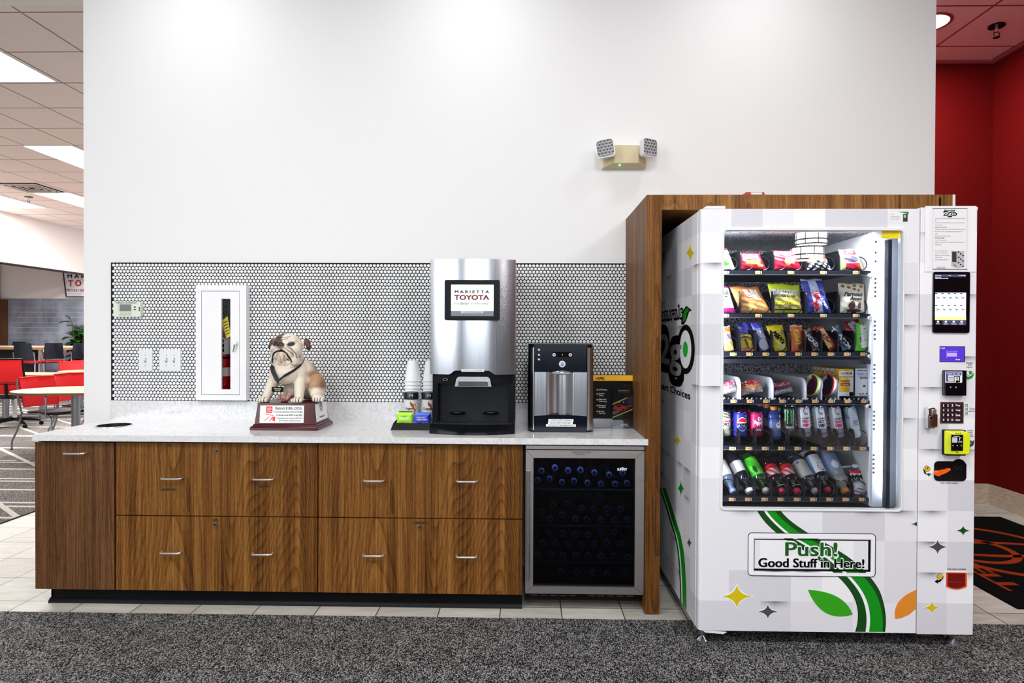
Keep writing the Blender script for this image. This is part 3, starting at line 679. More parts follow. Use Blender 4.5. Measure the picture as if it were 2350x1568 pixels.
# emergency light
def emergency():
    Yf = WY-.07; A = lambda x, y: atY(x, y, Yf)
    c = A(1436, 356); t = thing('emergency_light', 'beige twin-head emergency light on the white wall', 'emergency light', (c.x, WY, c.z))
    bg = mat('beige_plastic', (214, 200, 160), .45); bg2 = mat('beige_plastic_side', (226, 220, 192), .45)
    P = [A(1385, 381), A(1385, 361), A(1409, 333), A(1466, 333), A(1486, 361), A(1486, 381)]
    b = MB(); b.prism([(p.x, p.z) for p in P], WY-.03, WY, bg2)
    q0, q1 = A(1409.5, 374), A(1465.5, 333); zb = A(1400, 381.5).z
    v = [(P[0].x, WY-.03, zb), (P[5].x, WY-.03, zb), (q1.x, Yf, q0.z), (q0.x, Yf, q0.z), (P[0].x+.002, WY-.03, P[1].z), (P[5].x-.002, WY-.03, P[4].z), (q1.x, Yf, q1.z), (q0.x, Yf, q1.z), (P[2].x, WY-.03, P[2].z), (P[3].x, WY-.03, P[3].z)]
    b.add(v, [(0, 1, 2, 3), (3, 2, 6, 7), (0, 3, 7, 4), (1, 5, 6, 2), (7, 6, 9, 8), (4, 7, 8), (5, 9, 6)], bg); b.build('housing', t, smooth=20)
    g = A(1423, 378.5); b = MB(); b.ell((g.x, WY-.055, g.z+.001), (.003, .003, .003), mat('green_led', (70, 255, 150), .3, emit=14)); b.build('indicator_light', t, label='small lit green indicator')
    lens = mat('ribbed_reflector', (214, 216, 218), .25, .35, bump=(180, 1.0, .02))
    for cx, cy, rz_, ry_, w in ((1390, 342.5, .25, -8, .052), (1487, 341, -.5, 0, .052)):
        p = atY(cx, cy, WY-.10); M = Matrix.Translation(p) @ Matrix.Rotation(-rz_, 4, 'Z') @ Matrix.Rotation(math.radians(ry_), 4, 'Y')
        q = MB(); o = rr(-w, w, -w, w, .02); n = len(o)
        v = [M @ Vector((x, -.02, z)) for x, z in o]+[M @ Vector((x*.96, .012, z*.96)) for x, z in o]+[M @ Vector((x*.5, .045, z*.5)) for x, z in o]
        q.add(v, [(i, (i+1) % n, n+(i+1) % n, n+i) for i in range(n)]+[(n+i, n+(i+1) % n, 2*n+(i+1) % n, 2*n+i) for i in range(n)]+[tuple(2*n+i for i in range(n))], WPLAS)
        q.add([M @ Vector((x, -.02, z)) for x, z in o]+[M @ Vector((x*.9, -.021, z*.9)) for x, z in o], [(i, (i+1) % n, n+(i+1) % n, n+i) for i in range(n)], WPLAS)
        base = Vector((p.x*.9+c.x*.1, WY-.02, p.z-.01)); q.cyl(M @ Vector((0, .04, 0)), base, .014, n=12, mt=bg)
        hd = q.build('lamp_head', t)
        q = MB(); o2 = rr(-w*.88, w*.88, -w*.88, w*.88, .014); q.add([M @ Vector((x, -.019, z)) for x, z in o2], [tuple(range(len(o2)))], lens)
        for k in range(-2, 3):
            q.add([M @ Vector((x, -.0205, k*w*.33+dz)) for x, dz in ((-w*.85, -.0012), (w*.85, -.0012), (w*.85, .0012), (-w*.85, .0012))], [(0, 1, 2, 3)], mat('clear_rib', (225, 226, 228), .2))
            for j in range(-4, 5):
                if (j+k) % 2 == 0:
                    q.add([M @ Vector((j*w*.19+dx, -.0204, k*w*.33+dz)) for dx, dz in ((-.0035, .003), (.0035, .003), (.0035, .012), (-.0035, .012))], [(0, 1, 2, 3)], mat('dark_facet', (84, 86, 94), .2, .4))
        q.build('lens', hd)
emergency()

# ================================================================== ON THE COUNTER
def logo_emblem(b, cx, cz, w, y, mt, fn=None):
    """three overlapping ovals"""
    def oval(ox, oz, a, c, th):
        n = 28; po = [(cx+ox+a*math.cos(2*PI*i/n), cz+oz+c*math.sin(2*PI*i/n)) for i in range(n)]; pi_ = [(cx+ox+(a-th)*math.cos(2*PI*i/n), cz+oz+(c-th)*math.sin(2*PI*i/n)) for i in range(n)]
        v = po+pi_; v = [fn(*p) if fn else (p[0], y, p[1]) for p in v]
        b.add(v, [(i, (i+1) % n, n+(i+1) % n, n+i) for i in range(n)], mt)
    h = w*.32; oval(0, 0, w/2, h, w*.055); oval(0, h*.38, w*.30, h*.60-.0, w*.05); oval(0, 0, w*.14, h*.97, w*.045)

# ---- coffee machine
def coffee_machine():
    Yb = 3.60; a = atY(987.5, 596, 3.20); d = atY(1183.5, 596, 3.20); zt = a.z; x0, x1 = a.x, d.x; xc = (x0+x1)/2; hw = (x1-x0)/2
    t = thing('coffee_machine', 'tall brushed steel and black coffee machine with a small touch screen', 'coffee machine', (xc, 3.4, CZ))
    yf = lambda x: 3.158+.045*((x-xc)/hw)**2
    zb = atY(1085, 858, 3.17).z; zb2 = atY(1085, 852.5, 3.17).z; zbs = atY(1000, 859, 3.19).z
    def lower(x):  # scalloped lower edge of the door
        px = 1175+(x-xc)/hw*98+0; q = abs((x-xc)/hw)
        return zbs if q > .52 else (zb2+.004 if q < .40 else zb2+.004+(zbs-zb2-.004)*(q-.40)/.12)
    N = 48; b = MB(); xs = [x0+(x1-x0)*i/N for i in range(N+1)]
    rows = []
    for x in xs: rows.append([(x, yf(x), lower(x)), (x, yf(x), zt+.0), (x, yf(x)+.02, zt+.002)])
    V = [p for r in rows for p in r]; Fc = []
    for i in range(N):
        k = i*3; Fc += [(k, k+3, k+4, k+1), (k+1, k+4, k+5, k+2)]
    b.add(V, Fc, STEEL)
    V2 = [(x, yf(x)+.02, lower(x)) for x in xs]; b.add([(x, yf(x), lower(x)) for x in xs]+V2, [(i, i+1, N+2+i, N+1+i) for i in range(N)], STEEL)
    b.add([(x0, yf(x0), zbs), (x0, Yb, zbs), (x0, Yb, zt), (x0, yf(x0), zt), (x1, yf(x1), zbs), (x1, Yb, zbs), (x1, Yb, zt), (x1, yf(x1), zt)], [(0, 1, 2, 3), (4, 5, 6, 7)], STEEL)
    b.add([(x, yf(x)+.02, zt+.002) for x in xs]+[(x1, Yb, zt+.002), (x0, Yb, zt+.002)], [tuple(range(N+3))], mat('dark_top_cover', (60, 62, 66), .4))
    door = b.build('steel_door', t, smooth=30, label='curved brushed steel door')
    ys = yf(xc)-.010; A = lambda x, y: atY(x, y, ys)
    p, q = A(1020, 735), A(1147, 643); i0, i1 = A(1034.5, 725.5), A(1133, 653)
    b = MB(); b.frame(p.x, q.x, p.z, q.z, i0.x, i1.x, i0.z, i1.z, ys, ys+.026, BLACK, .008, .002); sc = b.build('screen_bezel', t)
    b = MB(); ym = ys+.006; SCR = mat('lit_white_screen', (252, 252, 252), .2, emit=.35); b.box(i0.x-.002, i1.x+.002, ym, ym+.002, i0.z-.002, i1.z+.002, SCR)
    K = mat('screen_black', (20, 20, 22), .4); R_ = mat('screen_dark_red', (122, 26, 30), .4); T = ym-.001
    b.ptext('M A R I E T T A', 1044, 666.5, 1122, 673, T, K, .06); b.ptext('TOYOTA', 1043, 677.5, 1122, 688, T, R_, .06)
    b.ptext("It's", 1043, 694, 1054, 699, T, K); b.ptext('Better', 1056, 693, 1077, 699.5, T, K, .02, .35); b.ptext('in Marietta!', 1080.5, 694, 1122, 699, T, K)
    b.prect(1035, 714, 1133, 725.5, T, mat('screen_grey_bar', (120, 128, 140), .3), .0004); b.prect(1058, 714.5, 1109, 719, T-.0005, mat('screen_button', (200, 204, 210), .3), .0003, .002); b.ptext('TOUCH FOR MORE DRINKS', 1063, 715.5, 1105, 718, T-.001, K)
    b.build('screen', sc)
    b = MB(); b.prect(1059, 847.5, 1111, 853.5, yf(xc)-.0005, WHITE, .0004); b.ptext('DO NOT PUT CUP LIDS HERE', 1062, 849, 1108, 852, yf(xc)-.0012, mat('dark_blue_ink', (50, 50, 90), .6)); b.build('label_sticker', t)
    # lower body
    bx0, bx1 = atY(993, 900, 3.22).x, atY(1181, 900, 3.22).x; BD = mat('charcoal_plastic_body', (30, 32, 36), .35, spec=.25)
    b = MB(); b.box(bx0, bx1, 3.30, Yb, CZ+.03, zbs+.004, BD); b.box(bx0, bx0+.028, 3.215, 3.30, CZ+.03, zbs, BLACK); b.box(bx1-.028, bx1, 3.215, 3.30, CZ+.03, zbs, BLACK)
    b.box(x0+.004, x1-.004, 3.22, Yb, zbs, zt, BD)
    b.build('body', t, bevel=.002)
    zc0 = atY(1085, 881, 3.2).z; b = MB(); M_ = 24
    for i in range(M_):
        pass
    po = [(bx0+.005, 3.30)]+[(bx0+.01+(bx1-bx0-.02)*i/M_, 3.195+.02*((i/M_-.5)*2)**2) for i in range(M_+1)]+[(bx1-.005, 3.30)]
    b.prism(po, zc0, zb2+.003, BLACK, 'xy'); b.build('dispense_head', t)
    b = MB(); c0, c1 = atY(1044, 887, 3.185), atY(1128, 865, 3.185)
    b.prism([(c0.x, c0.z), (c1.x, c0.z), (c1.x-.008, c1.z-.01), (c1.x-.02, c1.z), (c0.x+.02, c1.z), (c0.x+.008, c1.z-.01)], 3.178, 3.21, mat('polished_steel_cover', (240, 240, 242), .22, 1.0))
    e0, e1 = atY(1052, 886, 3.178), atY(1120, 875, 3.178); b.prism(rr(e0.x, e1.x, e0.z, e1.z, .006), 3.170, 3.179, CHROME); b.build('nozzle_cover', t, bevel=.003, label='chrome dispensing nozzle cover')
    b = MB(); p = atY(1022, 871, 3.197); b.prism(rr(p.x-.013, p.x+.013, p.z-.006, p.z+.006, .006), 3.190, 3.205, GREYM); b.prism(rr(p.x-.009, p.x+.009, p.z-.004, p.z+.004, .004), 3.1885, 3.190, BLACKM); b.build('lock', t)
    for px in (1050, 1127):
        p = atY(px, 948, 3.29); b = MB(); b.ell((p.x, 3.285, p.z), (.044, .03, .008), BLACKM, 20, 8); b.ell((p.x, 3.262, p.z+.004), (.022, .008, .004), mat('grey_rubber', (52, 54, 58), .5), 12, 6); b.build('cup_rest', t)
    zt1 = atY(1085, 974, 3.16).z; b = MB()
    po = [(bx0-.012, 3.32)]+[(bx0-.012+(bx1-bx0+.014)*i/M_, 3.135+.05*((i/M_-.5)*2)**2) for i in range(M_+1)]+[(bx1+.002, 3.32)]
    b.prism(po, CZ+.002, zt1, BLACKG, 'xy'); tr = b.build('drip_tray', t, bevel=.003)
    b = MB()
    for k in range(30):
        x = bx0+.02+(bx1-bx0-.04)*k/29; b.box(x-.0035, x+.0035, 3.17, 3.28, zt1, zt1+.003, mat('grille_grey', (44, 46, 50), .4))
    b.build('drip_grille', tr)
coffee_machine()

# ---- water dispenser
def water_dispenser():
    yf = 3.26; A = lambda x, y: atY(x, y, yf); p, q = A(1211.5, 993), A(1363.5, 790.5); x0, x1, zt = p.x, q.x, q.z; W = x1-x0
    t = thing('water_dispenser', 'black and steel countertop water dispenser with three paper notes on its base', 'water dispenser', ((x0+x1)/2, 3.42, CZ))
    pl = [(x0, 3.55), (x0, 3.30), (x0+.012, 3.268), (x0+.022, 3.262), (x0+.026, 3.31), (x1-.026, 3.31), (x1-.022, 3.262), (x1-.012, 3.268), (x1, 3.30), (x1, 3.55)]
    b = MB(); b.prism([(x, y+.006) for x, y in pl], CZ+.001, zt, BLACKG, 'xy'); b.build('housing', t, bevel=.003)
    f0, f1 = A(1225, 975), A(1348, 795); Y = 3.256
    b = MB(); 
    for a, c in ((x0+.012, f0.x), (f1.x, x1-.003)):
        zc = A(1225, 987).z; zd = A(1225, 797.5).z
        if a == x0+.012: b.surf(lambda u, v: (a+(c-a)*u, 3.272-.018*math.sin(u*PI/2), zc+(zd-zc)*v), 8, 1, STEEL)
        else: b.surf(lambda u, v: (a+(c-a)*u, 3.272-.018*math.cos(u*PI/2), zc+(zd-zc)*v), 8, 1, STEEL)
    b.build('side_trim', t, label='steel side trims')
    b = MB(); b.prect(1227, 795, 1346, 854, Y, mat('navy_gloss_panel', (5, 12, 26), .15, spec=.3), .004); pn = b.build('control_panel', t)
    b = MB(); T = Y-.0048; Wh = mat('pale_grey_print', (205, 212, 220), .5)
    b.prect(1268, 808, 1313, 820, T, BLACKM, .0005, .006)
    for cx in (1271.5, 1308.5): c = A(cx, 814.5); b.cyl((c.x, T-.002, c.z), (c.x, T, c.z), .0085, n=16, mt=Wh); b.cyl((c.x, T-.0024, c.z), (c.x, T-.002, c.z), .0038, n=10, mt=mat('blue_dot', (40, 60, 90), .5))
    c = A(1290, 835.5); b.cyl((c.x, T-.002, c.z), (c.x, T, c.z), .017, n=24, mt=Wh); b.prism([(c.x, c.z+.012), (c.x+.007, c.z-.002), (c.x+.005, c.z-.009), (c.x-.005, c.z-.009), (c.x-.007, c.z-.002)], T-.0026, T-.002, mat('blue_dot', (40, 60, 90), .5)); b.prism([(c.x, c.z+.007), (c.x+.0035, c.z-.002), (c.x, c.z-.0065), (c.x-.0035, c.z-.002)], T-.003, T-.0026, Wh)
    c = A(1290.5, 814.5); b.cyl((c.x, T-.001, c.z), (c.x, T, c.z), .002, n=8, mt=mat('amber_dot', (250, 210, 120), .3, emit=1.5))
    for k, yy in enumerate((803, 814.5, 825)): c = A(1236.5, yy); b.prism([(c.x-.006, c.z), (c.x-.001, c.z+.006), (c.x+.004, c.z+.003), (c.x+.007, c.z-.001), (c.x+.002, c.z-.006)], T-.0004, T, Wh)
    b.build('buttons', pn)
    # steel recess: two flat cheeks and a hollow between
    z0, z1 = A(1280, 955).z, A(1280, 854).z; xa, xb, xc_, xd = A(1226.5, 900).x, A(1254, 900).x, A(1318, 900).x, A(1346.5, 900).x
    def fn(u, v):
        x = xa+(xd-xa)*u
        if x < xb or x > xc_: y = Y-.002
        else:
            s_ = (x-xb)/(xc_-xb); y = Y-.002+.034*math.sin(PI*s_)**1.3
        return (x, y, z0+(z1-z0)*v)
    b = MB(); b.surf(fn, 64, 2, STEEL); b.build('steel_recess', t, smooth=60)
    b = MB(); c = A(1290, 855); b.ell((c.x, Y+.012, c.z), (.062, .028, .012), CHROME, 24, 8); b.build('nozzle_lip', t)
    b = MB(); g = mat('dark_grey_mark', (84, 74, 76), .5); c0 = A(1275, 904); 
    for (ax, ay, bx, by) in ((1275, 894, 1282, 903), (1277, 899, 1283, 905), (1285, 899, 1288, 905), (1289, 897, 1294, 905)): b.ppoly([(ax, by), (ax+2, ay), (bx, ay+1), (bx, by)], Y+.055, g, .0006)
    b.build('lettering', t)
    b = MB(); zl = A(1280, 954.5).z; zk = A(1280, 991).z
    N = 20; o = [(xa+(xd-xa)*i/N, zl+.006*math.sin(PI*i/N)) for i in range(N+1)][::-1]+[(xa, CZ+.004), (xd, CZ+.004)]
    b.prism(o, Y-.004, Y+.004, mat('navy_gloss_panel', (5, 12, 26), .15, spec=.3), 'xz'); b.prism([(x0+.004, 3.30), (x0+.02, 3.262), (x1-.02, 3.262), (x1-.004, 3.30)], CZ+.001, CZ+.008, BLACK, 'xy'); b.build('base_panel', t)
    for (s_, ax, ay, bx, by) in (('THIS IS NOT A DRAIN', 1258.5, 962.5, 1316, 967.6), ('DO NOT DUMP COFFEE HERE', 1257.5, 968.4, 1314.5, 973.5), ('FAVOR DE NO TIRAR BEBIDAS AQUI', 1253, 974.2, 1321.5, 979.2)):
        b = MB(); b.prect(ax, ay, bx, by, Y-.0045, WHITE, .0004); b.ptext(s_, ax+5, ay+1.1, bx-5, by-1.1, Y-.0052, INK, .02); b.build('paper_note', t)
water_dispenser()

# ---- brochure holder
def brochures():
    Y = 3.44; A = lambda x, y: atY(x, y, Y); p, q = A(1362.5, 982), A(1455, 861.5)
    t = thing('brochure_stand', 'black brochure stand with a yellow top band beside the water dispenser', 'brochure stand', ((p.x+q.x)/2, Y, CZ))
    b = MB(); k = mat('black_card', (8, 6, 8), .35, spec=.15); z1 = A(1400, 961).z
    b.box(p.x-.02, q.x, Y, Y+.003, z1, q.z, k); 
    y_ = mat('yellow_print', (250, 184, 8), .4); b.prect(1362.5-8, 861.5, 1453.5, 874, Y-.0002, y_, .0006)
    b.ptext('XPEL', 1370, 865.5, 1388, 872, Y-.0012, INK, .05, .25); b.prect(1366, 868.3, 1371, 869.5, Y-.001, INK)
    for s_, ax, ay, bx, by in (('Self-Healing', 1374, 893, 1393, 897), ('Superior', 1374, 902, 1388, 905.6), ('Clarity', 1374, 906.5, 1385, 910), ('Edge-Seal', 1374, 915, 1391, 919), ('Technology', 1374, 920, 1393, 923.5), ('Maximum', 1374, 929, 1390, 932.5), ('Durability', 1374, 933.5, 1390, 937), ('10-Year', 1374, 942.5, 1387, 946), ('Warranty', 1374, 947, 1389.5, 951)):
        b.ptext(s_, ax, ay, bx, by, Y-.0008, WHITE)
    for yy in (895, 904.5, 917.5, 931, 944.5): b.prect(1369.2, yy-1.6, 1372, yy+1.6, Y-.0004, y_, .0006, .0015)
    b.build('backing_card', t, smooth=0)
    b = MB(); b.box(p.x, q.x, Y+.004, Y+.006, CZ+.001, z1+.01, CLEAR); b.box(p.x, q.x, 3.42, 3.50, CZ+.001, CZ+.003, CLEAR)
    c0, c1 = atY(1405, 982, 3.405), atY(1453, 882, 3.405); b.box(c0.x, c1.x, 3.404, 3.406, CZ+.001, c1.z, CLEAR); b.box(c0.x, c0.x+.0015, 3.406, Y, CZ+.001, c1.z-.03, CLEAR); b.box(c1.x-.0015, c1.x, 3.406, Y, CZ+.001, c1.z-.03, CLEAR)
    b.build('acrylic_holder', t)
    Yb = 3.41; l = thing('brochure', 'black brochure showing a red car between yellow slashes in the stand', 'brochure', ((c0.x+c1.x)/2, Yb, CZ+.005))
    b = MB(); b.prect(1405.5, 893, 1452.5, 979, Yb+.002, k, .002); T = Yb-.0004; yl = mat('yellow_slash', (240, 222, 40), .4)
    b.ptext('ULTIMATE', 1418, 895, 1435, 898, T, WHITE); b.ptext('PLUS', 1436, 895, 1444, 898, T, y_); b.ptext('PAINT PROTECTION FILM', 1418, 899.2, 1444, 900.6, T, mat('mid_grey_print', (150, 150, 150), .5))
    b.ppoly([(1405.5, 927), (1439, 912), (1439, 914.5), (1405.5, 929.7)], T, yl); b.ppoly([(1405.5, 957.5), (1452.5, 938), (1452.5, 940.3), (1405.5, 960)], T, yl)
    b.ppoly([(1406, 944), (1428, 941), (1420, 947), (1406, 953)], T, mat('grey_brown_print', (110, 100, 90), .5), .0003)
    b.ppoly([(1441, 912), (1452.5, 908), (1452.5, 930), (1438, 926)], T, mat('night_blue_print', (26, 30, 74), .5), .0003)
    rc = mat('red_car_print', (214, 16, 20), .3)
    b.ppoly([(1407, 940), (1408, 934), (1413, 930), (1424, 929), (1431, 931), (1441, 934), (1440, 938), (1432, 942), (1420, 943)], T, rc, .0004)
    b.ppoly([(1413, 933), (1420, 930.5), (1426, 932), (1424, 934.5)], T-.0005, INK, .0003)
    for cx, cy in ((1411, 941), (1431, 940)): b.ppoly([(cx+2.2*math.cos(a*PI/5), cy+2.2*math.sin(a*PI/5)) for a in range(10)], T-.0005, INK, .0003)
    b.ppoly([(1438, 931), (1452.5, 927), (1452.5, 933), (1440, 934)], T, mat('purple_car_print', (130, 40, 110), .4), .0003)
    for cx in (1420, 1430, 1440): b.prect(cx, 921, cx+2, 925, T, mat('white_figure_print', (200, 206, 214), .5), .0003)
    b.ptext('XPEL', 1425, 973, 1442, 978.5, T, WHITE, .05, .25); b.prect(1422, 975, 1426, 976, T, WHITE); b.build('cover', l, smooth=0)
brochures()

# ---- condiment corner
def corner_items():
    A = atY
    # tray
    p0 = atZ(893, 990, CZ); x0, x1 = p0.x, A(1000, 985, 3.3).x; y0, y1 = 3.285, 3.50; h = .052
    t = thing('condiment_tray', 'black plastic tray holding tea packets left of the coffee machine', 'tray', ((x0+x1)/2, 3.4, CZ))
    b = MB(); f = .012
    b.add([(x0, y0, CZ+.001), (x1, y0, CZ+.001), (x1, y1, CZ+.001), (x0, y1, CZ+.001), (x0+f, y0+f, CZ+.036), (x1, y0+f, CZ+.036), (x1, y1-f, CZ+h), (x0+f, y1-f, CZ+h)], [(0, 1, 2, 3), (0, 1, 5, 4), (1, 2, 6, 5), (2, 3, 7, 6), (3, 0, 4, 7)], BLACK)
    b.add([(x0+f, y0+f, CZ+.036), (x1, y0+f, CZ+.036), (x1, y1-f, CZ+h), (x0+f, y1-f, CZ+h), (x0+f+.004, y0+f+.006, CZ+.012), (x1-.004, y0+f+.006, CZ+.012), (x1-.004, y1-f-.006, CZ+.012), (x0+f+.004, y1-f-.006, CZ+.012)], [(0, 1, 5, 4), (1, 2, 6, 5), (2, 3, 7, 6), (3, 0, 4, 7), (4, 5, 6, 7)], BLACKM)
    b.build('tray_body', t, smooth=0)
    def packet(x0p, y0p, x1p, y1p, Y, name, label, col, lines, edge):
        a = A(x0p, y1p, Y); c = A(x1p, y0p, Y); t = thing(name, label, 'tea packet', ((a.x+c.x)/2, Y, a.z), 'tea packets in the black tray')
        w, hh = c.x-a.x, c.z-a.z
        def fn(u, v): return (a.x+w*u+.002*math.sin(v*7), Y-.010*math.sin(PI*u)**.5*math.sin(PI*v)**.5+.014*v, a.z+hh*v)
        b = MB(); b.surf(fn, 12, 10, lambda u, v: col if .12 < v < .88 else edge); b.surf(lambda u, v: (lambda q: (q[0], q[1]+.012, q[2]))(fn(u, v)), 4, 4, col)
        for s_, u0, v0, u1, v1, m in lines: b.text(s_, u0, v0, u1, v1, 0, m, .02, fn=lambda u, v: (lambda q: (q[0], q[1]-.0012, q[2]))(fn(u, v)))
        b.build('wrapper', t)
    gr = mat('lime_packet', (150, 214, 30), .35); dg = mat('dark_green_print', (14, 50, 30), .4); lg = mat('bright_lime', (190, 240, 60), .35)
    for k, (dx, dy, Yk) in enumerate(((4, -5, 3.345), (2, -2.5, 3.333), (0, 0, 3.320))):
        packet(910+dx, 950+dy, 944+dx, 971+dy, Yk, 'green_tea_packet', ('lime green tea packet at the back of the green row in the tray', 'lime green tea packet in the middle of the green row', 'front lime green tea packet in the black tray')[k], gr,
               [('GREEN TEA', .2, .4, .85, .58, WHITE), ('CLASSICS', .3, .66, .7, .76, dg)] if k == 2 else [], dg if k == 0 else lg)
    bl = mat('royal_blue_packet', (40, 62, 200), .35); pk = mat('pale_blue_edge', (90, 130, 240), .35)
    for k, (dx, dy, Yk) in enumerate(((5, -4, 3.345), (2, -2, 3.333), (0, 0, 3.320))):
        packet(949+dx, 952+dy, 983+dx, 971+dy, Yk, 'black_tea_packet', ('royal blue tea packet at the back of the blue row in the tray', 'royal blue tea packet in the middle of the blue row', 'front royal blue tea packet beside the green packets')[k], bl,
               [('English Teatime', .25, .3, .95, .5, WHITE), ('BIGELOW', .3, .6, .75, .74, mat('gold_print', (230, 200, 90), .4))] if k == 2 else [], pk)
    # canisters
    for cx, nm, label, txt, xw in ((943.5, 'sugar_canister', 'white sugar canister with dark lid standing in front of the left cup stack', 'Sugar', (929, 949)), (984.5, 'creamer_canister', 'white creamer canister with dark lid, partly behind the coffee machine', 'Creamer', (970, 993))):
        Y = 3.44; c = A(cx, 930, Y); zt = A(cx, 901.5, Y-.04).z; R = .0375; z0 = CZ+.012
        t = thing(nm, label, 'canister', (c.x, Y, z0)); M = Matrix.Translation((c.x, Y, 0))
        Wc = mat('white_can_paper', (226, 224, 224), .4); Br = mat('orange_brown_print', (188, 84, 30), .4)
        bz = A(cx, 917, Y-.04).z
        b = MB()
        def paint(u, v):
            return Wc
        b.lathe([(.001, z0), (R, z0)]+[(R, z0+(bz-z0)*k/6) for k in range(1, 7)], 32, Wc, M)
        def cf(x, z, c=c, R=R, Y=Y): a = (x-c.x)/R; a = max(-1.4, min(1.4, a)); return (c.x+(R+.0006)*math.sin(a), Y-(R+.0006)*math.cos(a), z)
        a0, a1 = A(xw[0], 942, Y-.04), A(xw[1], 935, Y-.04); b.text(txt, a0.x, a0.z, a1.x, a1.z, 0, INK, .03, .2, fn=cf)
        p = [A(cx+6+dx, dy, Y-.04) for dx, dy in ((-9, 922), (-5, 925), (-1, 930), (3, 926), (6, 932), (7, 940), (3, 948), (5, 952), (0, 953), (1, 944), (-3, 936), (-8, 930))]
        b.add([cf(q.x, q.z) for q in p], [tuple(range(len(p)))], Br)
        b.build('paper_can', t)
        b = MB(); dk = mat('navy_lid', (24, 28, 40), .3); b.lathe([(R+.001, bz-.002), (R+.004, bz), (R+.004, zt-.006), (R+.002, zt), (R-.01, zt+.002), (.001, zt+.002)], 32, dk, M)
        m0, m1 = A(cx-4, 911, Y-.042), A(cx+4, 905, Y-.042); b.text('M', m0.x, m0.z, m1.x, m1.z, Y-R-.006, mat('silver_print', (170, 176, 186), .3), .03); b.build('lid', t)
    # nested paper cups, two stacks
    cup = mat('white_paper_cup', (244, 245, 247), .45)
    def cupmesh():
        b = MB(); r0, r1, h = .045, .030, .115
        b.lathe([(.001, h), (r1, h), (r0, .004), (r0+.003, .003), (r0+.003, 0), (r0, 0), (r0-.001, .004), (r1-.001, h-.004), (.001, h-.004)], 28, cup); return b
    proto = None
    for cx, Y, ytop, side in ((947.5, 3.53, 828, 'left stack behind the sugar canister'), (989, 3.53, 828, 'right stack beside the coffee machine')):
        c = A(cx, 900, Y); zt = A(cx, ytop, Y).z; n = 13; step = (zt-CZ-.115)/(n-1)
        ords = ['lowest', 'second lowest', 'third from the bottom', 'fourth from the bottom', 'fifth from the bottom', 'sixth from the bottom', 'middle', 'sixth from the top', 'fifth from the top', 'fourth from the top', 'third from the top', 'second from the top', 'topmost']
        for k in range(n):
            lb = 'upside-down white paper cup, %s of the %s' % (ords[k], side)
            if proto is None: proto = cupmesh().build('paper_cup', None); o = proto; tag(o, lb, 'cup')
            else: o = proto.copy(); COL.objects.link(o); o['label'] = lb
            sc = 1.0-.018*k*0
            o.location = (c.x, Y, CZ+.0005+step*k); o['group'] = 'nested paper cups'
corner_items()

